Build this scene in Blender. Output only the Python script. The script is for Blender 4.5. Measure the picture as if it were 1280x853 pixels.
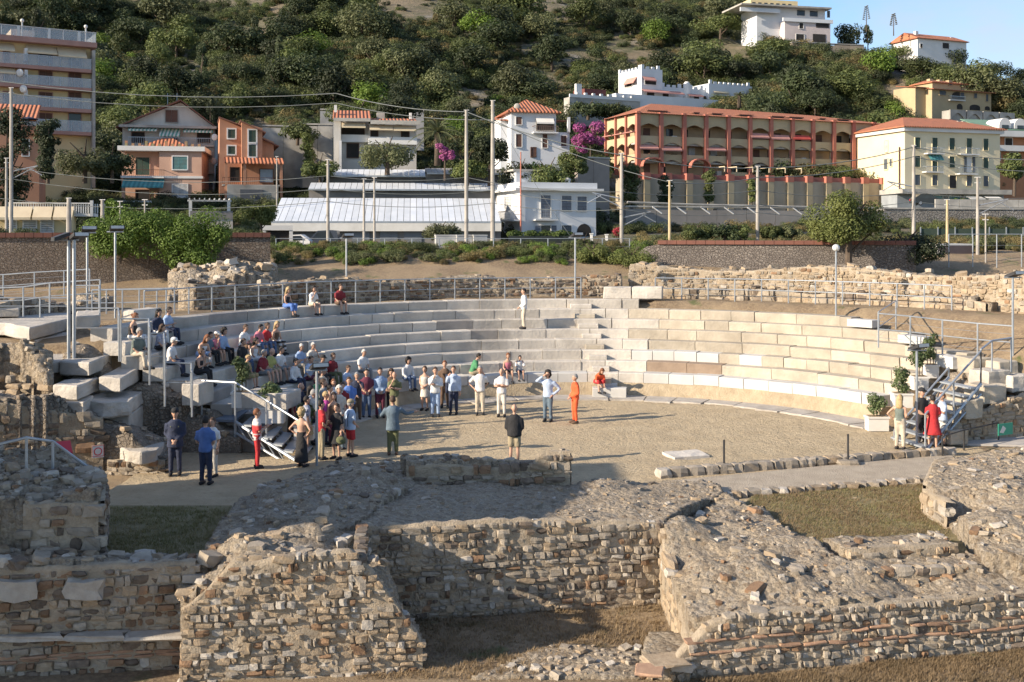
import bpy, bmesh, math, random
import numpy as np
from mathutils import Vector, Matrix, noise

for o in list(bpy.data.objects):
    bpy.data.objects.remove(o)
sc = bpy.context.scene
rnd = random.Random(11)
# ------------------------------------------------------------------ camera
FPX, YH, CAMH = 1350.0, 290.0, 6.7          # focal length and horizon in photo pixels, eye height above the orchestra
cam = bpy.data.cameras.new('camera')
cam.sensor_width = 36.0
cam.lens = 36.0 * FPX / 1280.0
cam.shift_y = -(426.5 - YH) / 1280.0
cam.clip_start = 0.5
cam.clip_end = 4000
camo = bpy.data.objects.new('camera', cam)
sc.collection.objects.link(camo)
camo.location = (0, 0, CAMH)
camo.rotation_euler = (math.radians(90), 0, 0)
sc.camera = camo
# ------------------------------------------------------------------ sky and sun
SUN_TRAVEL = Vector((0.915, 0.40, 0)).normalized()     # horizontal direction the light travels
SUN_ELEV = math.radians(22.5)
world = bpy.data.worlds.new('World')
sc.world = world
world.use_nodes = True
wn = world.node_tree
wn.nodes.clear()
w_out = wn.nodes.new('ShaderNodeOutputWorld')
w_bg = wn.nodes.new('ShaderNodeBackground')
w_sky = wn.nodes.new('ShaderNodeTexSky')
w_sky.sky_type = 'NISHITA'
w_sky.sun_disc = False
w_sky.sun_elevation = SUN_ELEV
w_sky.sun_rotation = math.atan2(-SUN_TRAVEL.x, -SUN_TRAVEL.y)
w_sky.air_density = 1.0
w_sky.dust_density = 0.5
w_sky.ozone_density = 4.0
w_bg.inputs['Strength'].default_value = 0.115
w_tc = wn.nodes.new('ShaderNodeTexCoord')
w_mp = wn.nodes.new('ShaderNodeMapping')
w_mp.inputs['Scale'].default_value = (1, 1, 2.2)
w_mp.inputs['Location'].default_value = (.37, .21, .13)
w_no = wn.nodes.new('ShaderNodeTexNoise')
w_no.inputs['Scale'].default_value = 4.2
w_no.inputs['Detail'].default_value = 7
w_no.inputs['Roughness'].default_value = .55
w_mr = wn.nodes.new('ShaderNodeMapRange')
w_mr.inputs[1].default_value = .44
w_mr.inputs[2].default_value = .70
w_mr.inputs[4].default_value = .75
w_mx = wn.nodes.new('ShaderNodeMix')
w_mx.data_type = 'RGBA'
w_mx.inputs[7].default_value = (3.3, 3.35, 3.5, 1)
wn.links.new(w_tc.outputs['Generated'], w_mp.inputs[0])
wn.links.new(w_mp.outputs[0], w_no.inputs['Vector'])
wn.links.new(w_no.outputs[0], w_mr.inputs[0])
wn.links.new(w_mr.outputs[0], w_mx.inputs[0])
wn.links.new(w_sky.outputs[0], w_mx.inputs[6])
wn.links.new(w_mx.outputs[2], w_bg.inputs['Color'])
wn.links.new(w_bg.outputs[0], w_out.inputs['Surface'])
sun = bpy.data.lights.new('sun', 'SUN')
sun.energy = 4.9
sun.angle = math.radians(0.53)
sun.color = (1.0, 0.85, 0.66)
suno = bpy.data.objects.new('sun', sun)
sc.collection.objects.link(suno)
sdir = Vector((SUN_TRAVEL.x * math.cos(SUN_ELEV), SUN_TRAVEL.y * math.cos(SUN_ELEV), -math.sin(SUN_ELEV)))
suno.rotation_euler = sdir.to_track_quat('-Z', 'Y').to_euler()
sc.view_settings.view_transform = 'Standard'
sc.view_settings.look = 'None'
sc.view_settings.exposure = 0.92
sc.view_settings.gamma = 1.0
sc.cycles.max_bounces = 6
sc.cycles.transparent_max_bounces = 6

# ------------------------------------------------------------------ helpers
COL = sc.collection
def P(px, py, d):
    return Vector(((px - 640) / FPX * d, d, CAMH - (py - YH) / FPX * d))
def G(px, py, z):
    return P(px, py, (CAMH - z) * FPX / (py - YH))
def wloc(o):
    v = Vector((0, 0, 0))
    while o is not None:
        v += o.location
        o = o.parent
    return v
def tag(o, label=None, cat=None, group=None, kind=None):
    if label: o['label'] = label
    if cat: o['category'] = cat
    if group: o['group'] = group
    if kind: o['kind'] = kind
    return o
def thing(name, label, cat, loc=(0, 0, 0), group=None):
    o = bpy.data.objects.new(name, None)
    COL.objects.link(o)
    o.location = loc
    o.empty_display_size = .2
    return tag(o, label, cat, group)
def link(name, me, parent=None, loc=None):
    o = bpy.data.objects.new(name, me)
    COL.objects.link(o)
    o.parent = parent
    if loc is not None: o.location = loc
    return o

class Frame:
    """local axes of a facade: x along it, y away from the camera side, z up"""
    def __init__(self, p0, p1):
        self.o = Vector(p0)
        d = Vector((p1[0] - p0[0], p1[1] - p0[1], 0))
        self.L = d.length
        self.ux = d.normalized()
        self.uy = Vector((-self.ux.y, self.ux.x, 0))
    def w(self, x, y, z):
        return self.o + self.ux * x + self.uy * y + Vector((0, 0, z))
    def hit(self, px, py, y=0.0):
        r = Vector(((px - 640) / FPX, 1, -(py - YH) / FPX))
        c = Vector((0, 0, CAMH))
        q = self.o + self.uy * y
        t = (q - c).dot(self.uy) / r.dot(self.uy)
        h = c + r * t - self.o
        return h.dot(self.ux), h.z
    def rect(self, x0, y0, x1, y1, y=0.0):
        a = self.hit(x0, (y0 + y1) / 2, y)[0]; b = self.hit(x1, (y0 + y1) / 2, y)[0]
        xm = (x0 + x1) / 2
        return min(a, b), max(a, b), self.hit(xm, y1, y)[1], self.hit(xm, y0, y)[1]
    def side(self, x, y0, depth):
        """frame of a wall that runs from (x, y0+depth) back to front: seen from the left"""
        return Frame(self.w(x, y0 + depth, 0), self.w(x, y0, 0))
WORLD = Frame((0, 0, 0), (1, 0, 0))

class MB:
    def __init__(self, fr=WORLD):
        self.v = []; self.f = []; self.fr = fr; self.mi = []; self.cm = 0
    def add(self, vs, fs):
        n = len(self.v)
        self.v += [tuple(p) for p in vs]
        self.f += [tuple(i + n for i in f) for f in fs]
        self.mi += [self.cm] * len(fs)
    def box(self, x0, x1, y0, y1, z0, z1):
        w = self.fr.w
        vs = [w(x0, y0, z0), w(x1, y0, z0), w(x1, y1, z0), w(x0, y1, z0), w(x0, y0, z1), w(x1, y0, z1), w(x1, y1, z1), w(x0, y1, z1)]
        self.add(vs, [(0, 3, 2, 1), (4, 5, 6, 7), (0, 1, 5, 4), (1, 2, 6, 5), (2, 3, 7, 6), (3, 0, 4, 7)])
        return self
    def prism(self, poly, y0, y1):
        """polygon of local (x, z) pulled from y0 to y1"""
        w = self.fr.w; n = len(poly)
        vs = [w(x, y0, z) for x, z in poly] + [w(x, y1, z) for x, z in poly]
        fs = [tuple(range(n)), tuple(range(2 * n - 1, n - 1, -1))]
        fs += [(i + n, (i + 1) % n + n, (i + 1) % n, i) for i in range(n)]
        self.add(vs, fs)
        return self
    def slab(self, pts, th):
        """a sheet through the world points pts with thickness th downwards"""
        n = len(pts)
        vs = [Vector(p) for p in pts] + [Vector(p) - Vector((0, 0, th)) for p in pts]
        fs = [tuple(range(n)), tuple(range(2 * n - 1, n - 1, -1))] + [(i + n, (i + 1) % n + n, (i + 1) % n, i) for i in range(n)]
        self.add(vs, fs)
        return self
    def tube(self, pts, rads, n=8, sx=1.0):
        pts = [Vector(p) for p in pts]
        if not hasattr(rads, '__len__'): rads = [rads] * len(pts)
        up = None; rings = []
        for i, p in enumerate(pts):
            a = pts[max(i - 1, 0)]; b = pts[min(i + 1, len(pts) - 1)]
            t = (b - a).normalized()
            if up is None:
                up = Vector((0, 1, 0)) if abs(t.y) < .9 else Vector((1, 0, 0))
            up = (up - t * up.dot(t))
            if up.length < 1e-5: up = t.orthogonal()
            up.normalize()
            s = t.cross(up)
            rings.append([p + (s * math.cos(k * 2 * math.pi / n) * sx + up * math.sin(k * 2 * math.pi / n)) * rads[i] for k in range(n)])
        self.loft(rings)
        return self
    def loft(self, rings, cap=True):
        n = len(rings[0]); vs = [p for r in rings for p in r]; fs = []
        for i in range(len(rings) - 1):
            for k in range(n):
                k2 = (k + 1) % n
                fs.append((i * n + k, i * n + k2, (i + 1) * n + k2, (i + 1) * n + k))
        if cap:
            fs.append(tuple(range(n - 1, -1, -1)))
            fs.append(tuple((len(rings) - 1) * n + k for k in range(n)))
        self.add(vs, fs)
        return self
    def ball(self, c, r, n=10, m=7, fn=None):
        vs = []; fs = []
        for i in range(m + 1):
            th = math.pi * i / m
            for k in range(n):
                ph = 2 * math.pi * k / n
                u = Vector((math.sin(th) * math.cos(ph), math.sin(th) * math.sin(ph), math.cos(th)))
                q = Vector((u.x * r[0], u.y * r[1], u.z * r[2]))
                if fn: q = fn(u, q)
                vs.append(Vector(c) + q)
        for i in range(m):
            for k in range(n):
                k2 = (k + 1) % n
                fs.append((i * n + k, (i + 1) * n + k, (i + 1) * n + k2, i * n + k2))
        self.add(vs, fs)
        return self
    def mesh(self, name, mats, off=(0, 0, 0), smooth=False):
        me = bpy.data.meshes.new(name)
        ox, oy, oz = off
        me.from_pydata([(x - ox, y - oy, z - oz) for x, y, z in self.v], [], self.f)
        if not isinstance(mats, (list, tuple)): mats = [mats]
        for m in mats: me.materials.append(m)
        if len(mats) > 1: me.polygons.foreach_set('material_index', self.mi)
        if smooth: me.polygons.foreach_set('use_smooth', [True] * len(me.polygons))
        me.update()
        return me
    def build(self, name, mats, parent=None, smooth=False, fix=False):
        off = wloc(parent) if parent is not None else Vector((0, 0, 0))
        me = self.mesh(name, mats, off, smooth)
        if fix:
            bm = bmesh.new(); bm.from_mesh(me)
            bmesh.ops.recalc_face_normals(bm, faces=bm.faces)
            bm.to_mesh(me); bm.free()
        return link(name, me, parent)

# ------------------------------------------------------------------ materials
MATS = {}
def newmat(name):
    m = bpy.data.materials.new(name); m.use_nodes = True
    nt = m.node_tree; b = nt.nodes['Principled BSDF']
    return m, nt, b
def nnode(nt, t, **kw):
    n = nt.nodes.new(t)
    for k, v in kw.items():
        if k in n.inputs: n.inputs[k].default_value = v
        else: setattr(n, k, v)
    return n
def mixc(nt, fac, a, b, typ='MIX'):
    n = nt.nodes.new('ShaderNodeMix'); n.data_type = 'RGBA'; n.blend_type = typ
    for sock, v in ((n.inputs[0], fac), (n.inputs[6], a), (n.inputs[7], b)):
        if hasattr(v, 'is_linked') or isinstance(v, bpy.types.NodeSocket): nt.links.new(v, sock)
        elif isinstance(v, (int, float)): sock.default_value = v
        else: sock.default_value = (*v[:3], 1)
    return n.outputs[2]
def ramp(nt, fac, lo, hi):
    n = nt.nodes.new('ShaderNodeMapRange'); n.inputs[1].default_value = lo; n.inputs[2].default_value = hi
    nt.links.new(fac, n.inputs[0])
    return n.outputs[0]
def wpos(nt, scale=(1, 1, 1)):
    g = nt.nodes.new('ShaderNodeNewGeometry')
    if scale == (1, 1, 1): return g.outputs['Position']
    mp = nt.nodes.new('ShaderNodeMapping'); mp.inputs['Scale'].default_value = scale
    nt.links.new(g.outputs['Position'], mp.inputs['Vector'])
    return mp.outputs[0]
def noi(nt, vec, scale, detail=4, rough=.6):
    n = nt.nodes.new('ShaderNodeTexNoise'); n.inputs['Scale'].default_value = scale
    n.inputs['Detail'].default_value = detail; n.inputs['Roughness'].default_value = rough
    nt.links.new(vec, n.inputs['Vector'])
    return n.outputs[0]
def bump(nt, b, h, dist, strength=1.0):
    n = nt.nodes.new('ShaderNodeBump'); n.inputs['Distance'].default_value = dist; n.inputs['Strength'].default_value = strength
    nt.links.new(h, n.inputs['Height'])
    nt.links.new(n.outputs[0], b.inputs['Normal'])
def mat(name, col, col2=None, scale=2.0, rough=.85, rv=0.0, bd=0.0, bs=12.0, metal=0.0, stain=0.0, streak=False):
    """two-tone noise material; rv = brightness spread between objects, bd = bump depth in metres"""
    if name in MATS: return MATS[name]
    m, nt, b = newmat(name)
    if col2 is None: col2 = tuple(c * .72 for c in col)
    pos = wpos(nt, (1, 1, .25) if streak else (1, 1, 1))
    f = ramp(nt, noi(nt, pos, scale, 5), .35, .68)
    c = mixc(nt, f, col, col2)
    if stain:
        f2 = ramp(nt, noi(nt, wpos(nt), scale * .23, 3), .5, .72)
        n = nt.nodes.new('ShaderNodeMath'); n.operation = 'MULTIPLY'; n.inputs[1].default_value = stain
        nt.links.new(f2, n.inputs[0])
        c = mixc(nt, n.outputs[0], c, tuple(x * .45 for x in col2))
    if rv:
        oi = nt.nodes.new('ShaderNodeObjectInfo')
        mr = nt.nodes.new('ShaderNodeMapRange'); mr.inputs[3].default_value = 1 - rv; mr.inputs[4].default_value = 1 + rv
        nt.links.new(oi.outputs['Random'], mr.inputs[0])
        hs = nt.nodes.new('ShaderNodeHueSaturation')
        nt.links.new(mr.outputs[0], hs.inputs['Value']); nt.links.new(c, hs.inputs['Color'])
        c = hs.outputs[0]
    nt.links.new(c, b.inputs['Base Color'])
    b.inputs['Roughness'].default_value = rough; b.inputs['Metallic'].default_value = metal
    if bd: bump(nt, b, noi(nt, wpos(nt), bs, 6, .65), bd)
    MATS[name] = m
    return m
def rubble_mat(name, cols, mortar, cell=.25, stretch=1.7, bd=.05, big=.35):
    """uncoursed stonework too fine to build: cells with their own colour, joints pressed in"""
    if name in MATS: return MATS[name]
    m, nt, b = newmat(name)
    vec = wpos(nt, (1 / cell, 1 / cell, stretch / cell))
    wob = nnode(nt, 'ShaderNodeTexNoise', Scale=1.3)
    nt.links.new(vec, wob.inputs['Vector'])
    vv = nt.nodes.new('ShaderNodeMix'); vv.data_type = 'RGBA'; vv.blend_type = 'ADD'; vv.inputs[0].default_value = .8
    nt.links.new(vec, vv.inputs[6]); nt.links.new(wob.outputs[1], vv.inputs[7])
    v1 = nnode(nt, 'ShaderNodeTexVoronoi', Scale=1.0); nt.links.new(vv.outputs[2], v1.inputs['Vector'])
    v2 = nnode(nt, 'ShaderNodeTexVoronoi', Scale=1.0); v2.feature = 'DISTANCE_TO_EDGE'; nt.links.new(vv.outputs[2], v2.inputs['Vector'])
    sep = nt.nodes.new('ShaderNodeSeparateColor'); nt.links.new(v1.outputs['Color'], sep.inputs[0])
    c = mixc(nt, sep.outputs[0], cols[0], cols[1])
    c = mixc(nt, ramp(nt, sep.outputs[1], .6, .95), c, cols[2])
    c = mixc(nt, ramp(nt, noi(nt, wpos(nt), big, 3), .35, .7), c, tuple(x * .62 for x in cols[1]))
    c = mixc(nt, ramp(nt, noi(nt, wpos(nt), 9, 4), .3, .8), c, mixc(nt, .5, c, cols[2]))
    e = ramp(nt, v2.outputs['Distance'], .02, .13)
    c = mixc(nt, e, mortar, c)
    nt.links.new(c, b.inputs['Base Color'])
    b.inputs['Roughness'].default_value = .92
    ad = nt.nodes.new('ShaderNodeMath'); ad.operation = 'ADD'
    mu = nt.nodes.new('ShaderNodeMath'); mu.operation = 'MULTIPLY'; mu.inputs[1].default_value = .6
    nt.links.new(noi(nt, wpos(nt), 14, 5), mu.inputs[0]); nt.links.new(e, ad.inputs[0]); nt.links.new(mu.outputs[0], ad.inputs[1])
    bump(nt, b, ad.outputs[0], bd)
    MATS[name] = m
    return m
def leaf_mat(name, c1, c2, rv=.25, scale=.9):
    if name in MATS: return MATS[name]
    m, nt, b = newmat(name)
    f = ramp(nt, noi(nt, wpos(nt), scale, 3), .35, .65)
    c = mixc(nt, f, c1, c2)
    oi = nt.nodes.new('ShaderNodeObjectInfo')
    mr = nt.nodes.new('ShaderNodeMapRange'); mr.inputs[3].default_value = 1 - rv; mr.inputs[4].default_value = 1 + rv
    nt.links.new(oi.outputs['Random'], mr.inputs[0])
    hs = nt.nodes.new('ShaderNodeHueSaturation'); nt.links.new(mr.outputs[0], hs.inputs['Value']); nt.links.new(c, hs.inputs['Color'])
    nt.links.new(hs.outputs[0], b.inputs['Base Color'])
    b.inputs['Roughness'].default_value = .7
    tr = nt.nodes.new('ShaderNodeBsdfTranslucent'); nt.links.new(hs.outputs[0], tr.inputs['Color'])
    mx = nt.nodes.new('ShaderNodeMixShader'); mx.inputs[0].default_value = .3
    nt.links.new(b.outputs[0], mx.inputs[1]); nt.links.new(tr.outputs[0], mx.inputs[2])
    nt.links.new(mx.outputs[0], nt.nodes['Material Output'].inputs['Surface'])
    MATS[name] = m
    return m
def stripe_mat(name, c1, c2, period, axis=0, bd=0.0, fr=None, rough=.8):
    """bands with a given period along a direction: roof tiles, slatted shutters, striped cloth"""
    if name in MATS: return MATS[name]
    m, nt, b = newmat(name)
    g = nt.nodes.new('ShaderNodeNewGeometry')
    dt = nt.nodes.new('ShaderNodeVectorMath'); dt.operation = 'DOT_PRODUCT'
    ax = (fr.ux if fr is not None else Vector((1, 0, 0))) if axis == 0 else Vector((0, 0, 1))
    dt.inputs[1].default_value = ax
    nt.links.new(g.outputs['Position'], dt.inputs[0])
    mu = nt.nodes.new('ShaderNodeMath'); mu.operation = 'MULTIPLY'; mu.inputs[1].default_value = 2 * math.pi / period
    nt.links.new(dt.outputs['Value'], mu.inputs[0])
    sn = nt.nodes.new('ShaderNodeMath'); sn.operation = 'SINE'; nt.links.new(mu.outputs[0], sn.inputs[0])
    f = ramp(nt, sn.outputs[0], -.3, .3)
    c = mixc(nt, f, c1, c2)
    c = mixc(nt, ramp(nt, noi(nt, wpos(nt), 1.6, 5), .35, .75), c, mixc(nt, .45, c, (0.1, .07, .05)))
    nt.links.new(c, b.inputs['Base Color']); b.inputs['Roughness'].default_value = rough
    if bd: bump(nt, b, sn.outputs[0], bd)
    MATS[name] = m
    return m

STEEL = mat('galvanised_steel', (.42, .45, .48), (.30, .33, .37), 3, .42, metal=.55)
DARKMETAL = mat('dark_metal', (.05, .05, .055), (.03, .03, .03), 4, .5, metal=.3)
CONC = mat('concrete', (.42, .40, .36), (.28, .27, .25), .8, .9, stain=.6, bd=.01, bs=8)
WHITE = mat('white_plaster', (.66, .655, .64), (.58, .575, .56), .5, .85, stain=.25)
GLASS = mat('window_glass', (.03, .04, .05), (.02, .025, .03), 1, .12)
DARK = mat('dark_interior', (.035, .03, .028), (.02, .018, .016), 1, .9)
WOOD = mat('brown_wood', (.11, .05, .03), (.07, .035, .02), 5, .6)
BARK = mat('bark', (.10, .075, .055), (.06, .045, .035), 6, .95, bd=.02)
# ------------------------------------------------------------------ terrain
TC = Vector((2.9, 33.3, 0))                     # centre of the orchestra
R0, TREAD, Z0, RISE = 10.95, .656, .94, .386
def row(k): return R0 + TREAD * k, Z0 + RISE * k
def sstep(a, b, x):
    t = min(1, max(0, (x - a) / (b - a)))
    return t * t * (3 - 2 * t)
def ground_z(x, y):
    dx, dy = x - TC.x, y - TC.y
    r = math.hypot(dx, dy); phi = math.degrees(math.atan2(dx, dy))
    z = -1.22 if y < 24.6 else -.07
    if -88.5 < phi < 92:
        if r > R0 + .3:
            z = max(0, min(3.55, Z0 + RISE * (r - R0) / TREAD - .6))
            if phi > 69 and y < 36.3: z = 0
    if y > 40 and r > 16.1: z = max(z, 3.55)
    if x < -14.8 and y > 33: z = max(z, min(3.2, (-14.8 - x) * 3))
    if phi < -76 and x < -13.1: z = min(z, 3.15)
    if y > 50: z = 3.55 + sstep(50, 62, y) * 2.05
    if y < 24.6: z += noise.noise(Vector((x * .8, y * .8, 0))) * .05
    elif z > .5: z += noise.noise(Vector((x * .6, y * .6, 3))) * .06
    return z
def sheet(name, xs, ys, zf, m, smooth=True):
    vs = [(x, y, zf(x, y)) for y in ys for x in xs]
    n = len(xs)
    fs = [(j * n + i, j * n + i + 1, (j + 1) * n + i + 1, (j + 1) * n + i) for j in range(len(ys) - 1) for i in range(n - 1)]
    b = MB(); b.add(vs, fs)
    o = b.build(name, m, smooth=smooth)
    return tag(o, kind='structure')
def frange(a, b, s):
    n = int(round((b - a) / s)); return [a + i * s for i in range(n + 1)]

def earth_material():
    m, nt, b = newmat('dry_earth')
    p = wpos(nt)
    c = mixc(nt, ramp(nt, noi(nt, p, .55, 5), .38, .62), (.27, .20, .125), (.17, .12, .075))
    c = mixc(nt, ramp(nt, noi(nt, p, 9, 5), .45, .75), c, (.33, .25, .15))
    c = mixc(nt, ramp(nt, noi(nt, p, .9, 4), .60, .70), c, (.10, .11, .04))
    nt.links.new(c, b.inputs['Base Color']); b.inputs['Roughness'].default_value = .95
    bump(nt, b, noi(nt, p, 16, 6, .7), .05)
    return m
EARTH = earth_material()
sheet('ground', frange(-40, 60, .5), frange(4, 72, .5), ground_z, EARTH)

def prof(d, dp=0):
    pts = [(66, 5.55), (100, 5.7), (118, 6.8), (dp - 1.5, 8.8), (dp + .6, 8.9), (dp + 2, 13.4), (dp + 26, 16.4), (205, 29), (225, 36.5), (300, 66), (375, 96), (520, 125)] if dp else [(66, 5.55), (112, 5.6), (122, 9.0), (140, 12.2), (160, 17), (195, 27), (225, 36.5), (300, 66), (375, 96), (520, 125)]
    for (a, za), (b, zb) in zip(pts, pts[1:]):
        if d <= b: return za + (zb - za) * max(0, d - a) / (b - a)
    return pts[-1][1]
def hill_z(x, y):
    px = 640 + x / y * FPX
    k = sstep(700, 770, px); z = prof(y) * (1 - k) + prof(y, min(174, max(141, 141 + (px - 776) / 346 * 16))) * k
    if y > 118:
        k = sstep(118, 170, y)
        z += sstep(150, 190, y) * (noise.noise(Vector((x * .016, y * .016, 1))) * 6 + noise.noise(Vector((x * .06, y * .06, 7))) * 2)
    # crest drops towards the right of the bay
    if px > 930:
        q = min(1.4, (px - 930) / 350)
        lim = 6.7 + (236 - 62 * q) / FPX * min(y, 270)
        cap = lim if y > 200 else 999
        z = min(z, cap)
        if y > 285: z -= (y - 285) * .5
    return z
def hill_material():
    m, nt, b = newmat('hillside_earth')
    p = wpos(nt)
    c = mixc(nt, ramp(nt, noi(nt, p, .05, 5), .4, .6), (.15, .12, .075), (.07, .075, .035))
    c = mixc(nt, ramp(nt, noi(nt, p, .35, 5), .45, .7), c, (.20, .16, .11))
    c = mixc(nt, ramp(nt, noi(nt, p, .11, 4), .58, .68), c, (.19, .175, .155))
    nt.links.new(c, b.inputs['Base Color']); b.inputs['Roughness'].default_value = .95
    bump(nt, b, noi(nt, p, 1.2, 6, .7), .5)
    return m
HILLM = hill_material()
sheet('hillside', frange(-330, 360, 5), frange(66, 520, 4), hill_z, HILLM)
BALLAST = mat('ballast', (.22, .19, .165), (.13, .115, .10), 6, .95, bd=.06, bs=7)
sheet('railway_bed', frange(-60, 70, 3), [64, 67, 71, 75], lambda x, y: 5.72, BALLAST)

# ------------------------------------------------------------------ stone meshes shared by every wall
def stone_mesh(name, m, seed, rough=.13):
    r = random.Random(seed)
    bm = bmesh.new()
    bmesh.ops.create_cube(bm, size=1)
    bmesh.ops.subdivide_edges(bm, edges=bm.edges[:], cuts=1, use_grid_fill=True)
    off = Vector((r.random() * 50, r.random() * 50, r.random() * 50))
    for v in bm.verts:
        c = v.co.copy()
        n = sum(1 for t in c if abs(t) > .4)
        k = {1: 1.02, 2: .955, 3: .87}.get(n, 1)
        v.co = c * k + Vector((noise.noise(c * 2 + off), noise.noise(c * 2 + off * 2), noise.noise(c * 2 - off))) * rough
    me = bpy.data.meshes.new(name); bm.to_mesh(me); bm.free()
    me.materials.append(m)
    return me
ST = {
    'grey': mat('stone_grey', (.35, .30, .24), (.25, .215, .17), 7, .95, rv=.2, bd=.02, bs=30),
    'tan': mat('stone_tan', (.37, .29, .20), (.26, .195, .13), 7, .95, rv=.2, bd=.02, bs=30),
    'rust': mat('stone_rust', (.25, .155, .09), (.17, .105, .065), 6, .95, rv=.3, bd=.02, bs=30),
    'pale': mat('stone_pale', (.45, .41, .355), (.35, .315, .27), 6, .92, rv=.15, bd=.015, bs=30),
    'brick': mat('roman_brick', (.38, .24, .155), (.29, .175, .115), 7, .92, rv=.25, bd=.01, bs=30),
    'dark': mat('stone_dark', (.19, .15, .115), (.11, .085, .065), 7, .95, rv=.3, bd=.02, bs=30),
}
STM = {k: [stone_mesh('stone_' + k, m, 10 * i + j, .19 if k != 'brick' else .07) for j in range(7)] for i, (k, m) in enumerate(ST.items())}
def core_material():
    m, nt, b = newmat('mortar_rubble')
    p = wpos(nt)
    v = nnode(nt, 'ShaderNodeTexVoronoi', Scale=9.0); nt.links.new(p, v.inputs['Vector'])
    sep = nt.nodes.new('ShaderNodeSeparateColor'); nt.links.new(v.outputs['Color'], sep.inputs[0])
    c = mixc(nt, ramp(nt, noi(nt, p, 1.3, 5), .35, .65), (.52, .435, .32), (.40, .325, .235))
    c2 = mixc(nt, sep.outputs[0], (.28, .215, .145), (.48, .42, .34))
    c = mixc(nt, ramp(nt, sep.outputs[1], .38, .55), c, c2)
    c = mixc(nt, ramp(nt, noi(nt, p, 24, 4), .4, .8), c, (.20, .16, .12))
    nt.links.new(c, b.inputs['Base Color']); b.inputs['Roughness'].default_value = .95
    a = nt.nodes.new('ShaderNodeMath'); a.operation = 'SUBTRACT'
    nt.links.new(noi(nt, p, 11, 6, .7), a.inputs[0])
    mu = nt.nodes.new('ShaderNodeMath'); mu.operation = 'MULTIPLY'; mu.inputs[1].default_value = .55
    nt.links.new(v.outputs['Distance'], mu.inputs[0]); nt.links.new(mu.outputs[0], a.inputs[1])
    bump(nt, b, a.outputs[0], .15)
    return m
CORE = core_material()

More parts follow.
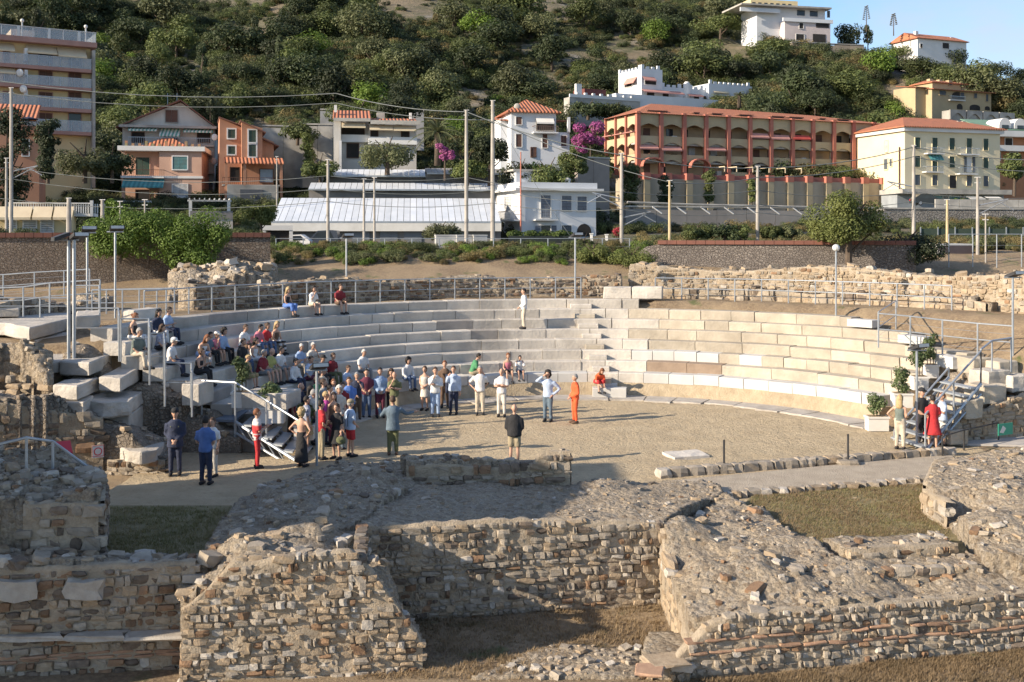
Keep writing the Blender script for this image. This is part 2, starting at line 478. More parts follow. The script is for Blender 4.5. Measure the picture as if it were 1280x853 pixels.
MORTAR = mat('mortar', (.43, .36, .27), (.31, .25, .18), 5, .95, stain=.35, bd=.05, bs=22)
class Ruin:
    """a broken masonry mass: a ragged mortar core with stones on its faces and its top"""
    def __init__(self, name, label, cat='ruined wall', loc=(0, 0, 0)):
        self.t = thing(name, label, cat, loc); self.st = []; self.loc = Vector(loc)
    def core(self, corners, zbase, res=.075, amp=.10, seed=0, extra=(), steps=None, mat_=None):
        """corners: world points of the top outline; heights between them are blended"""
        cs = [Vector(c) for c in corners]; ctl = cs + [Vector(c) for c in extra]
        xs = [c.x for c in cs]; ys = [c.y for c in cs]
        def inside(x, y):
            r = False; n = len(cs); j = n - 1
            for i in range(n):
                if (cs[i].y > y) != (cs[j].y > y) and x < (cs[j].x - cs[i].x) * (y - cs[i].y) / (cs[j].y - cs[i].y) + cs[i].x: r = not r
                j = i
            return r
        def top(x, y):
            sw = s = 0
            for c in ctl:
                d2 = (c.x - x) ** 2 + (c.y - y) ** 2 + .02
                w = 1 / (d2 ** 1.5); sw += w; s += w * c.z
            z = s / sw
            if steps: z = math.floor(z / steps + .5) * steps
            q = Vector((x, y, seed))
            return z + amp * (noise.noise(q * 1.1) * .9 + noise.noise(q * 3.1) * .5 + noise.noise(q * 7.7) * .35 + noise.noise(q * 14) * .22)
        self.top = top; self.inside = inside; self.bb = (min(xs), max(xs), min(ys), max(ys))
        nx = int((max(xs) - min(xs)) / res) + 1; ny = int((max(ys) - min(ys)) / res) + 1
        vid = {}; b = MB(); vs = []; fs = []
        def V(i, j):
            if (i, j) not in vid:
                x = min(xs) + i * res; y = min(ys) + j * res
                jx = noise.noise(Vector((x * 5, y * 5, 9))) * res * .3; jy = noise.noise(Vector((x * 5, y * 5, 19))) * res * .3
                vid[(i, j)] = len(vs); vs.append((x + jx, y + jy, top(x, y)))
            return vid[(i, j)]
        cells = {(i, j) for i in range(nx) for j in range(ny) if inside(min(xs) + (i + .5) * res, min(ys) + (j + .5) * res)}
        for i, j in cells: fs.append((V(i, j), V(i + 1, j), V(i + 1, j + 1), V(i, j + 1)))
        low = {}
        def W(i, j, lev):
            k = (i, j, lev)
            if k not in low:
                x, y, z = vs[V(i, j)]
                t = (.33, .66, 1.0)[lev]
                zz = z + (zbase - z) * t
                a = .03 if lev < 2 else .02
                q = Vector((x * 2.3, y * 2.3, zz * 2.3))
                low[k] = len(vs); vs.append((x + noise.noise(q) * a, y + noise.noise(q + Vector((9, 3, 1))) * a, zz))
            return low[k]
        for i, j in cells:
            for (di, dj), (a, c) in {(-1, 0): ((0, 1), (0, 0)), (1, 0): ((1, 0), (1, 1)), (0, -1): ((0, 0), (1, 0)), (0, 1): ((1, 1), (0, 1))}.items():
                if (i + di, j + dj) in cells: continue
                p = (i + a[0], j + a[1]); q = (i + c[0], j + c[1])
                up = (V(*p), V(*q))
                for lev in range(3):
                    dn = (W(*p, lev), W(*q, lev))
                    fs.append((up[1], up[0], dn[0], dn[1])); up = dn
        b.add(vs, fs)
        b.build('rubble_core', mat_ or CORE, self.t, smooth=True)
        return self
    def stone(self, p, size, rotz=0.0, kind='grey', tilt=.1, r=rnd):
        M = Matrix.Translation(p) @ Matrix.Rotation(rotz, 4, 'Z') @ Matrix.Rotation(r.uniform(-tilt, tilt), 4, 'X') @ Matrix.Rotation(r.uniform(-tilt, tilt), 4, 'Y') @ Matrix.Diagonal((*size, 1))
        self.st.append((size[0] * size[2], M, kind, r.randrange(7)))
    def face(self, a, b, z0, z1, ch=.17, sl=.24, mix=(('grey', 5), ('tan', 3), ('rust', 1.5), ('pale', .8), ('dark', 1)), bands=(), out=.05, gap=.02, skip=.0, zlo=None, seed=1, wander=.05, mortar=True):
        """courses of stones on the vertical face a-b (left to right as seen); z1 may be a function of the way along"""
        r = random.Random(seed)
        a = Vector((a[0], a[1], 0)); b = Vector((b[0], b[1], 0))
        L = (b - a).length; u = (b - a) / L; n = Vector((u.y, -u.x, 0)); rz = math.atan2(u.y, u.x)
        kinds = [k for k, _ in mix]; wts = [w for _, w in mix]
        zf = z1 if callable(z1) else (lambda s: z1)
        if mortar:
            ns = max(2, int(L / .11)); nz = max(2, int((max(zf(i * L / 20) for i in range(21)) - z0) / .10)); vs = []; fs = []
            for i in range(ns + 1):
                s_ = L * i / ns; zt_ = zf(s_) + .04 * noise.noise(Vector((s_ * 3, seed, 0)))
                for jz in range(nz + 2):
                    z_ = z0 - .05 + (zt_ - z0 + .05) * min(jz, nz) / nz
                    q_ = a + u * s_ + n * (.07 + .035 * noise.noise(Vector((s_ * 2.2, z_ * 2.2, seed + 3))) + .02 * noise.noise(Vector((s_ * 7, z_ * 7, seed))))
                    if jz > nz: q_ = a + u * s_ - n * .16; z_ += -.02 + .09 * noise.noise(Vector((s_ * 4, seed, 5)))
                    vs.append((q_.x, q_.y, z_))
            for i in range(ns):
                for jz in range(nz + 1):
                    k_ = i * (nz + 2) + jz; fs.append((k_, k_ + nz + 2, k_ + nz + 3, k_ + 1))
            mb_ = MB(); mb_.add(vs, fs); mb_.build('mortar_bed', MORTAR, self.t, smooth=True)
        zb = zlo if callable(zlo) else (lambda s: z0)
        z = z0; zmax = max(zf(i * L / 20) for i in range(21)); ci = 0
        while z < zmax - .03:
            h = ch * r.uniform(.7, 1.4)
            brick = any(abs(z - bz) < .045 for bz in bands)
            if brick: h = .065
            s = -r.random() * sl * .6
            while s < L:
                l = sl * r.uniform(.45, 1.5) * (1.5 if r.random() < .12 else 1)
                if brick: l = r.uniform(.3, .55)
                m = s + l / 2
                mz = z + wander * noise.noise(Vector((m * .7, z, seed)))
                if 0 <= m <= L and mz + h * .6 <= zf(m) and mz >= zb(m) - .05 and r.random() > skip:
                    k = 'brick' if brick else r.choices(kinds, wts)[0]
                    p = a + u * m + n * (out * r.uniform(-.7, .9) - (.004 if mortar else .05))
                    p.z = mz + h / 2 + r.uniform(-.012, .012)
                    hh = (h - gap * r.uniform(.3, 1.2)) * (1 if brick else r.uniform(.7, 1.12))
                    self.stone(p, (max(.05, l - gap * r.uniform(.5, 1.6)), .22, max(.045, hh)), rz + r.uniform(-.05, .05), k, .07, r)
                s += l
            z += h; ci += 1
        return self
    def scatter(self, n, smin=.08, smax=.28, mix=(('grey', 5), ('tan', 3), ('pale', 1.6), ('rust', 1), ('dark', 1)), seed=5, sink=.3, where=None, flat=.6):
        r = random.Random(seed); x0, x1, y0, y1 = self.bb
        kinds = [k for k, _ in mix]; wts = [w for _, w in mix]; c = 0
        for _ in range(n * 8):
            if c >= n: break
            x = r.uniform(x0, x1); y = r.uniform(y0, y1)
            if not self.inside(x, y) or (where and not where(x, y)): continue
            if noise.noise(Vector((x * 1.3, y * 1.3, seed))) < -.25 and r.random() < .7: continue
            s = smin + (smax - smin) * r.random() ** 2.6
            sz = (s * r.uniform(.8, 1.4), s * r.uniform(.7, 1.1), s * flat * r.uniform(.7, 1.2))
            self.stone(Vector((x, y, self.top(x, y) + sz[2] * (.5 - sink) * .8)), sz, r.uniform(0, 6.3), r.choices(kinds, wts)[0], .25, r)
            c += 1
        return self
    def done(self, most=290):
        self.st.sort(key=lambda t: -t[0])
        inv = Matrix.Translation(-self.loc)
        for _, M, k, i in self.st[:most]:
            o = link('stone' if k != 'brick' else 'brick', STM[k][i], self.t)
            o.matrix_local = inv @ M
        rest = self.st[most:]
        if rest:
            kinds = sorted({k for _, _, k, _ in rest}); b = MB()
            for _, M, k, i in rest:
                me = STM[k][i]; b.cm = kinds.index(k)
                b.add([M @ v.co for v in me.vertices], [tuple(p.vertices) for p in me.polygons])
            o = b.build('small_stones', [ST[k] for k in kinds], self.t)
            o['kind'] = 'stuff'
        return self

# ------------------------------------------------------------------ orchestra floor and paving
def sand_material():
    m, nt, b = newmat('orchestra_sand')
    p = wpos(nt)
    c = mixc(nt, ramp(nt, noi(nt, p, 1.1, 5), .35, .65), (.52, .42, .275), (.42, .33, .21))
    c = mixc(nt, ramp(nt, noi(nt, p, 6, 5), .55, .85), c, (.29, .215, .135))
    c = mixc(nt, ramp(nt, noi(nt, p, 26, 3), .5, .8), c, (.47, .39, .27))
    nt.links.new(c, b.inputs['Base Color']); b.inputs['Roughness'].default_value = .95
    bump(nt, b, noi(nt, p, 5.5, 6, .72), .16)
    return m
SAND = sand_material()
PAVE = mat('worn_paving', (.43, .40, .36), (.33, .30, .265), 2.2, .9, stain=.5, bd=.02, bs=10)
def orch_z(x, y): return .0 + .035 * noise.noise(Vector((x * 1.6, y * 1.6, 2))) + .02 * noise.noise(Vector((x * 4.5, y * 4.5, 5)))
b = MB(); vs = []; fs = []; ids = {}
for j, y in enumerate(frange(24.9, 44.4, .2)):
    for i, x in enumerate(frange(-16, 24, .2)):
        if math.hypot(x - TC.x, y - TC.y) < 10.95 or (y < TC.y + .8 and x > -10.4 and x < 22):
            ids[(i, j)] = len(vs); vs.append((x, y, orch_z(x, y)))
for (i, j), a in ids.items():
    q = [(i, j), (i + 1, j), (i + 1, j + 1), (i, j + 1)]
    if all(t in ids for t in q): fs.append(tuple(ids[t] for t in q))
b.add(vs, fs)
tag(b.build('orchestra_floor', SAND, smooth=True), kind='structure')
# worn ring of paving slabs along the podium
ring = thing('paving_ring', 'curved band of worn pale paving slabs round the sand floor', 'paving')
r2 = random.Random(3); ph = -80.0
while ph < 70:
    st = r2.uniform(4.5, 8.5); e = min(70, ph + st - .25); m = MB()
    n = 4; a = [math.radians(ph + (e - ph) * t / n) for t in range(n + 1)]
    ri = 9.75 + r2.uniform(-.25, .15); ro = 10.72; zt = .05 + r2.uniform(-.006, .012)
    ins = [Vector((TC.x + ri * math.sin(t) + r2.uniform(-.05, .05), TC.y + ri * math.cos(t), zt)) for t in a]; outs = [Vector((TC.x + ro * math.sin(t), TC.y + ro * math.cos(t), zt + .01)) for t in a]
    m.slab(ins + outs[::-1], .16)
    m.build('slab', PAVE, ring, fix=True)
    ph += st

# ------------------------------------------------------------------ the seating tiers
SEATS = {
    'old': mat('seat_limestone', (.55, .51, .45), (.44, .405, .36), 1.7, .85, rv=.16, stain=.6, bd=.03, bs=9),
    'warm': mat('seat_sun_warm', (.44, .39, .315), (.36, .315, .25), 1.9, .88, rv=.17, stain=.5, bd=.03, bs=9),  # sun's warmth on the right rows put into the stone colour
    'new': mat('seat_new_marble', (.53, .52, .495), (.46, .45, .43), 1.2, .75, rv=.05),
    'dark': mat('seat_weathered', (.30, .275, .25), (.23, .21, .19), 2.2, .9, rv=.15, bd=.015, bs=14),
    'brown': mat('seat_brownstone', (.30, .225, .165), (.23, .17, .125), 2.0, .9, rv=.1, bd=.012, bs=14),
}
def arc_block(parent, r0, r1, z0, z1, p0, p1, m, name='seat_block', nose=.03):
    n = max(2, int((p1 - p0) / 2.2) + 1)
    prof_ = [(r0 + nose, z0), (r0 + .008, z1 - .16), (r0, z1 - .03), (r0 + .03, z1), (r1, z1), (r1, z0)]
    rings = []
    for i in range(n + 1):
        t = math.radians(p0 + (p1 - p0) * i / n)
        rings.append([Vector((TC.x + r * math.sin(t), TC.y + r * math.cos(t), z)) for r, z in prof_])
    b = MB(); b.loft(rings)
    return b.build(name, m, parent, fix=True)
ORD = ['lowest', 'second lowest', 'third', 'fourth', 'fifth', 'sixth', 'seventh', 'topmost']
LEFT = [-86, -88, -88, -89, -90, -90, -89, -87]
RIGHT = [65.5, 68, 69.5, 70.5, 72, 58.5, 46.5, 10.4]
def phi_at(px, k, off=0.0):
    """angle on row k under photo column px"""
    R, z = row(k); R += off
    a = (px - 640) / FPX
    A = a * a + 1; B = -2 * (a * TC.x + TC.y); C = TC.x ** 2 + TC.y ** 2 - R * R
    D = B * B - 4 * A * C
    d = (-B + math.sqrt(max(D, 0))) / 2 / A
    return math.degrees(math.atan2(a * d - TC.x, d - TC.y)), Vector((a * d, d, z))
tiers = []
for k in range(8):
    R, z = row(k)
    zb = z - RISE - .02 if k else .55
    t = thing('seating_tier', ORD[k] + ' curved row of stone seat blocks' + (', right half rebuilt in white marble' if k == 0 else ' round the orchestra'), 'seating row', group='curved seating rows')
    tiers.append(t)
    r2 = random.Random(40 + k); p = LEFT[k]
    while p < RIGHT[k] - .3:
        L = r2.uniform(.95, 2.1)
        if k == 0: L = 1.02 if p > 10 else r2.uniform(1.0, 1.6)
        if k == 2 and p > 5: L = r2.uniform(.85, 1.0)
        e = min(RIGHT[k], p + math.degrees(L / R))
        if RIGHT[k] - e < 1.2: e = RIGHT[k]
        mid = (p + e) / 2
        m = 'old' if mid < 12 else 'warm'  # right rows get the sun-warmed tone
        if r2.random() < .04: m = 'dark'
        if k == 0 and mid > 13: m = 'new'
        if k == 2 and 8.5 < mid < 35: m = 'new' if r2.random() < .85 else 'warm'
        if k == 1 and 17 < mid < 31: m = 'brown'
        if k == 0 and mid < 13 and r2.random() < .2: m = 'new'
        dz = r2.uniform(-.02, .012)
        arc_block(t, R + r2.uniform(-.02, .035), R + TREAD + .06, zb + dz, z + dz, p + .06 * r2.random(), e - math.degrees(.018 / R), SEATS[m])
        p = e
# podium under the lowest row
b = MB(); rings = []
for i in range(60):
    t = math.radians(-87 + 153 * i / 59)
    j = .05 * noise.noise(Vector((i * .7, 1, 1)))
    rings.append([Vector((TC.x + r * math.sin(t), TC.y + r * math.cos(t), z)) for r, z in ((10.72 + j, -.05), (10.86 + j, .26 + j), (11.02, .56), (11.5, .56), (11.5, -.05))])
b.loft(rings)
tag(b.build('podium_wall', mat('podium_earth', (.44, .36, .25), (.34, .27, .18), 3.5, .95, stain=.3, bd=.06, bs=14), fix=True), 'low rubble footing under the lowest curved seat row', 'low wall')
# radial flight of half steps
fl = thing('stone_steps', 'narrow radial flight of small stone steps cut through the curved rows', 'steps')
for k in range(8):
    R, z = row(k); cph = 4.4 - .52 * k
    w = 1.75
    arc_block(fl, R - TREAD * .5, R + .02, z - RISE - (.02 if k else .5), z - RISE * .5, cph - w, cph + w, SEATS['old' if k % 3 else 'warm'], 'step')
arc_block(fl, R0 - .85, R0 - .34, 0, .42, 2.0, 9.5, SEATS['new'], 'step')
arc_block(fl, R0 - .338, R0 - .02, 0, .54, 3.2, 7.4, SEATS['new'], 'step')
def loose_block(label, c, size, yaw, m, name='stone_block', tilt=0.0, rough=.0, cat='stone block', group=None):
    bm = bmesh.new(); bmesh.ops.create_cube(bm, size=1)
    for v in bm.verts: v.co = Vector((v.co.x * size[0], v.co.y * size[1], v.co.z * size[2]))
    bmesh.ops.bevel(bm, geom=bm.edges[:], offset=min(size) * .05, segments=1, affect='EDGES')
    if rough:
        bmesh.ops.subdivide_edges(bm, edges=[e for e in bm.edges if e.calc_length() > .25], cuts=3, use_grid_fill=True)
        bm.normal_update()
        for v in bm.verts:
            v.co += v.normal * rough * (noise.noise(v.co * 2.5 + Vector(c)) + .5 * noise.noise(v.co * 7 + Vector(c)))
    me = bpy.data.meshes.new(name); bm.to_mesh(me); bm.free(); me.materials.append(m)
    o = link(name, me); o.location = c; o.rotation_euler = (tilt, 0, yaw)
    return tag(o, label, cat, group)
def on_row(k, ph, off, size, m, label, dz=0.0, rough=.02):
    R, z = row(k); t = math.radians(ph)
    c = Vector((TC.x + (R + off) * math.sin(t), TC.y + (R + off) * math.cos(t), z + size[2] / 2 + dz))
    return loose_block(label, c, size, -t, m, rough=rough)
# loose blocks at the ends of the upper rows
on_row(5, 49.2, .35, (1.1, .6, .30), SEATS['new'], 'new white marble block at the broken end of the seventh row', .06, .0)
on_row(4, 60.5, .35, (1.2, .6, .30), SEATS['new'], 'new white marble block at the broken end of the sixth row', .06, .0)
on_row(7, 6.8, .95, (1.25, .7, .52), SEATS['old'], 'large weathered stone block standing on the back path, beside its twin', 0, .04)
on_row(7, 11.6, .95, (1.35, .7, .55), SEATS['old'], 'large cracked stone block under the lamp post by the end of the topmost row', 0, .04)
on_row(7, -74.3, .9, (1.5, .55, .36), SEATS['old'], 'pale stone block below the ramp railing at the left of the topmost row', 0, .02)
# ------------------------------------------------------------------ foreground ruins of the stage building
def xy(v): return (v.x, v.y)
def lin(*pts):
    """height along a face from (share of length, z) pairs"""
    def f(L):
        def g(s):
            t = s / L
            for (a, za), (b_, zb) in zip(pts, pts[1:]):
                if t <= b_: return za + (zb - za) * (t - a) / max(1e-6, b_ - a)
            return pts[-1][1]
        return g
    return f
ZG = -1.22
# back wall of the recess and the slab behind it
nl, nr = P(452, 657, 21.9), P(829, 652, 23.1)
A = Ruin('stage_wall', 'long masonry wall at the back of the recess, its broad broken top behind it', loc=(nl.x, nl.y, ZG))
A.core([nl, P(560, 657, 22.25), P(700, 655, 22.7), nr, G(905, 612, .25), G(880, 598, .1), G(700, 606, .5), G(520, 606, .6), G(400, 615, .75), G(330, 650, .9)], ZG, amp=.10, seed=2)
La = (Vector((nr.x, nr.y, 0)) - Vector((nl.x, nl.y, 0))).length
A.face((nl.x, nl.y - .03), (nr.x, nr.y - .03), ZG + .02, lin((0, nl.z), (.5, .74), (1, nr.z))(La), .135, .20, bands=(-.72,), seed=3, mix=(('grey', 6), ('tan', 2), ('rust', 1), ('pale', .5), ('dark', 2)))
A.scatter(90, .04, .20, seed=4, sink=.5)
A.scatter(200, .03, .11, seed=104, sink=.42, flat=.7, mix=(('tan', 5), ('grey', 4), ('pale', 2)))
A.done(298)
# low wall on the stage front
w0, w1 = G(508, 604, .58), G(712, 603, .5)
W = Ruin('pulpitum_wall', 'low rough wall stump along the stage edge with a taller lump at its end', loc=(w0.x, w0.y, .4))
W.core([w0 + Vector((0, 0, .55)), (w0 + w1) / 2 + Vector((0, 0, .50)), w1 - Vector((1.0, 0, -.35)), w1 + Vector((0, 0, .72)), w1 + Vector((0, .55, .7)), (w0 + w1) / 2 + Vector((0, .6, .45)), w0 + Vector((-.2, .6, .5)), w0 + Vector((-.1, .3, .5))], .2, res=.09, amp=.10, seed=5)
W.face((w0.x, w0.y - .02), (w1.x, w1.y - .02), .45, lambda s: .98 + .06 * math.sin(s * 2) + (.24 if s > 3.2 else 0), .17, .24, seed=6, mix=(('dark', 4), ('grey', 4), ('tan', 2), ('rust', 1)), skip=.08)
W.scatter(40, .08, .24, seed=7)
W.done()
# rubble slope left of it
g = [G(255, 690, .75), G(300, 690, .8), P(452, 657, 21.9) + Vector((-.1, -.0, 0)), G(520, 606, .62), G(512, 580, .72), G(430, 574, .62), G(392, 590, .55), G(330, 605, .5), G(285, 640, .6)]
S = Ruin('rubble_slope', 'broad heap of loose rubble and mortar between the pit and the stage wall', 'rubble heap', loc=(g[0].x, g[0].y, .2))
S.core(g, -.2, res=.075, amp=.15, seed=8, extra=[G(400, 610, .95), G(470, 590, .95), G(380, 640, .9)])
S.scatter(170, .04, .26, seed=9, sink=.46, mix=(('grey', 6), ('pale', 1.5), ('tan', 2), ('rust', .7), ('dark', 1)))
S.scatter(260, .03, .13, seed=109, sink=.3, flat=.8)
S.done(295)
# right mass: left cheek, sloping broken top, front wall
b0, b1, b2, b3 = G(838, 848, ZG), G(980, 836, ZG), G(1137, 821, ZG), G(1300, 808, ZG)
B = Ruin('front_wall', 'right hand front wall of small squared stones with brick courses, sloping broken top', loc=(b0.x, b0.y, ZG))
bc = [P(829, 652, 23.1), G(905, 618, .25), G(960, 640, .15), G(1000, 668, .3), P(1060, 700, 21.6), P(1220, 690, 22.2), G(1300, 700, .1), Vector((b3.x, b3.y, -.16)), Vector((b2.x, b2.y, -.16)), Vector((b1.x, b1.y, -.16)), Vector((b0.x + 1.05, b0.y + .25, -.20)), Vector((b0.x + .45, b0.y + .55, -.34)), P(838, 720, 21.6)]
B.core(bc, ZG, amp=.13, seed=11, extra=[P(940, 700, 21.2), P(980, 720, 20.8), P(1180, 742, 20.6), P(880, 700, 21.4)])
LB = (b3 - b0).length
zt = lin((0, -.95), (.05, -.6), (.11, -.24), (.2, -.14), (1, -.14))(LB)
B.face(xy(b0), xy(b3), ZG + .02, zt, .135, .17, bands=(-.80, -.62), seed=12, mix=(('grey', 7), ('tan', 2), ('pale', 1.2), ('rust', .5), ('dark', .8)))
cl, cr = P(829, 652, 23.1), Vector((b0.x + .5, b0.y + .6, 0))
B.face((cl.x - .02, cl.y), (cr.x - .02, cr.y), ZG + .05, lambda s: .45 - .42 * s, .28, .42, seed=13, mix=(('tan', 6), ('pale', 2), ('grey', 1)), out=.02, gap=.05, skip=.25)
B.scatter(80, .04, .30, seed=14, sink=.5, mix=(('tan', 5), ('grey', 5), ('pale', 1.2), ('rust', 1.6), ('dark', .8)))
B.scatter(220, .03, .12, seed=114, sink=.35, flat=.8, mix=(('tan', 5), ('grey', 5), ('pale', 1.2), ('rust', 1.2)))
B.done(298)
# two stepped ledges behind the front wall
for i, (x0, x1, yb, yt, d, nm) in enumerate([(1040, 1225, 742, 716, 20.95, 'lower ledge of squared stones stepping back above the front wall'), (1062, 1195, 708, 688, 21.75, 'upper ledge of squared stones stepping back above the front wall')]):
    a = P(x0, yb, d); c = P(x1, yb - 10, d + .45)
    L = Ruin('stepped_ledge', nm, loc=(a.x, a.y, a.z))
    zt_ = CAMH - (yt - YH) / FPX * d
    L.core([Vector((a.x, a.y, zt_)), Vector((c.x, c.y, zt_)), Vector((c.x, c.y + .85, zt_ - .03)), Vector((a.x - .3, a.y + .8, zt_ + .02))], a.z - .5, res=.09, amp=.06, seed=20 + i)
    L.face(xy(a), xy(c), a.z - .06, zt_ + .03, .15, .2, seed=21 + i, mix=(('rust', 2), ('tan', 4), ('grey', 5), ('dark', 1)))
    L.scatter(30, .07, .2, seed=22 + i)
    L.done()
# step block at the foot of the right mass
F0 = Ruin('stepped_footing', 'low tile-topped footing stone at the mouth of the recess', loc=G(800, 846, ZG))
f = [G(800, 846, ZG), G(862, 850, ZG), G(880, 812, ZG), G(812, 808, ZG)]
F0.core([v + Vector((0, 0, .30)) for v in f], ZG - .1, res=.08, amp=.03, seed=25)
F0.face(xy(f[0]), xy(f[1]), ZG, ZG + .29, .13, .2, seed=26)
F0.stone(G(832, 826, ZG + .34), (.75, .6, .07), .35, 'tan', .05)
F0.stone(G(812, 838, ZG + .34), (.5, .5, .06), -.2, 'brick', .05)
F0.done()
# far right mass
c = [G(1172, 573, .75), G(1158, 604, .75), P(1188, 655, 24.3), G(1232, 690, .35), G(1310, 700, .3), G(1310, 556, .85)]
C = Ruin('corner_ruin', 'big rubble ruin block by the path, flat crazed top and sunlit yellow side', loc=(c[0].x, c[0].y, 0))
C.core(c, -.3, amp=.11, seed=30, extra=[G(1230, 600, .85), G(1240, 640, .7)])
C.face(xy(c[0]) if False else (c[0].x - .02, c[0].y), (c[1].x - .02, c[1].y), -.1, .72, .24, .38, seed=31, mix=(('tan', 6), ('pale', 2)), out=.03, gap=.05, skip=.15)
C.face((c[1].x - .02, c[1].y), (c[2].x - .02, c[2].y), -.1, .62, .24, .34, seed=32, mix=(('tan', 6), ('pale', 2), ('grey', 1)), out=.03, gap=.05, skip=.15)
C.scatter(120, .04, .26, seed=33, sink=.5, flat=.4, mix=(('grey', 6), ('tan', 3), ('pale', 2), ('rust', 1)))
for q in [(1150, 698), (1166, 700), (1180, 697), (1192, 694)]:
    C.stone(P(q[0], q[1], 23.2), (.34, .3, .26), rnd.random() * 3, 'pale', .2)
C.scatter(260, .03, .11, seed=133, sink=.42, flat=.7, mix=(('tan', 5), ('grey', 4), ('pale', 2)))
C.done(298)
# left pier with the sunlit face
e0, e1 = P(228, 760, 19.0), P(528, 800, 19.6)
D = Ruin('broken_pier', 'tall broken pier with sunlit courses of rounded stones at the left of the recess', loc=(e0.x, e0.y, ZG))
D.core([Vector((e0.x, e0.y+.05, .25)), P(262, 722, 19.12), P(300, 698, 19.2), P(380, 694, 19.35), P(446, 690, 19.5), P(480, 740, 19.58), Vector((e1.x, e1.y+.05, -.85)), P(520, 780, 20.3), P(470, 700, 20.9), P(455, 660, 21.9), P(380, 650, 21.4), P(300, 668, 20.4), P(228, 735, 19.7)], -1.75, amp=.10, seed=40)
LD = math.hypot(e1.x - e0.x, e1.y - e0.y)
D.face(xy(e0), xy(e1), -1.7, lin((0, .1), (.1, .42), (.2, .85), (.70, 1.0), (.76, .72), (.88, .05), (1, -.75))(LD), .135, .18, seed=41, mix=(('tan', 6), ('grey', 3), ('pale', 2.4), ('rust', 1)), bands=(-1.35,), out=.06)
D.face((P(449, 690, 19.35).x + .03, 19.4), (P(456, 660, 21.9).x + .03, 21.8), -1.1, .85, .2, .3, seed=42, mix=(('dark', 3), ('grey', 3), ('rust', 1)), skip=.25, mortar=False)
D.scatter(120, .06, .28, seed=43, sink=.42, mix=(('tan', 4), ('grey', 4), ('pale', 2)))
D.done(298)
# left front wall
h0, h1 = P(-60, 705, 19.2), P(245, 705, 19.75)
E_ = Ruin('front_wall', 'left front wall of brown stones and brick courses with two big white blocks', loc=(h0.x, h0.y, ZG))
E_.core([h0, P(60, 702, 19.4), h1, P(300, 690, 20.1), P(200, 692, 20.9), P(130, 690, 20.6), P(-60, 690, 20.6)], -1.9, amp=.08, seed=50)
E_.face(xy(h0), xy(h1), -1.85, lin((0, .72), (1, .70))((h1 - h0).length), .14, .22, seed=51, mix=(('rust', 3), ('grey', 5), ('tan', 2.5), ('dark', 2), ('pale', .6)), bands=(-.12, -.95), out=.05)
E_.stone(P(22, 737, 19.25), (.78, .3, .36), .05, 'pale', .02)
E_.stone(P(108, 736, 19.4), (.70, .3, .36), .05, 'pale', .02)
for q, wdt in ((30, 1.5), (120, 1.1), (200, 1.3)): E_.stone(P(q, 795, 19.3), (wdt, .34, .10), .04, 'pale', .03)
E_.scatter(110, .08, .34, seed=52, sink=.3)
E_.done(298)
# left upper block
k = [P(-60, 640, 20.6), P(30, 640, 20.2), P(124, 606, 20.4), P(126, 590, 22.6), P(60, 575, 23.0), P(-60, 560, 23.0)]
k = [Vector((v.x, v.y, z)) for v, z in zip(k, (2.0, 1.85, 1.75, 1.75, 2.05, 2.2))]
U = Ruin('rubble_block', 'large grey rubble block with pebbly top below the slanting handrail', loc=(k[0].x, k[0].y, .5))
U.core(k, .2, amp=.14, seed=60, extra=[P(40, 640, 20.3) * 1.0])
U.face((k[1].x, k[1].y), (k[2].x, k[2].y), .5, lambda s: 1.62, .2, .28, seed=61, mix=(('dark', 3), ('grey', 5), ('rust', 1)), skip=.3)
U.face((k[2].x + .03, k[2].y), (k[3].x + .03, k[3].y), .3, lambda s: 1.62, .2, .28, seed=62, mix=(('dark', 3), ('grey', 4), ('rust', 1)), skip=.2)
U.scatter(230, .05, .34, seed=63, sink=.46, mix=(('grey', 6), ('pale', 1), ('dark', 2), ('tan', 1)))
U.scatter(380, .03, .13, seed=163, sink=.3, flat=.8)
U.done(298)
# the pit with dry grass, the grass plot on the right
GRASS = mat('dry_grass_ground', (.27, .225, .12), (.19, .16, .08), 3.2, .95, bd=.06, bs=25, stain=.3)
def patch(name, pts, m, z):
    b = MB(); b.slab([Vector((p.x, p.y, z)) for p in pts], .06)
    return tag(b.build(name, m, fix=True), kind='structure')
patch('grass_pit', [G(118, 700, .2), G(300, 700, .2), G(290, 632, .2), G(118, 632, .2)], GRASS, .2)
patch('grass_plot', [G(870, 700, -.02), G(1215, 700, -.02), G(1160, 604, -.02), G(945, 616, -.02)], GRASS, .02)
patch('stage_path', [G(860, 618, .0), G(1170, 606, 0), G(1192, 572, 0), G(1180, 570, 0), G(830, 604, 0)], mat('gravel_path', (.42, .36, .28), (.33, .275, .21), 2.5, .95, stain=.2, bd=.04, bs=18), .05)
patch('side_path', [G(1120, 556, 0), G(1300, 560, 0), G(1300, 538, 0), G(1200, 543, 0)], mat('path_concrete', (.46, .43, .40), (.38, .355, .33), 1.5, .9, stain=.3), .075)
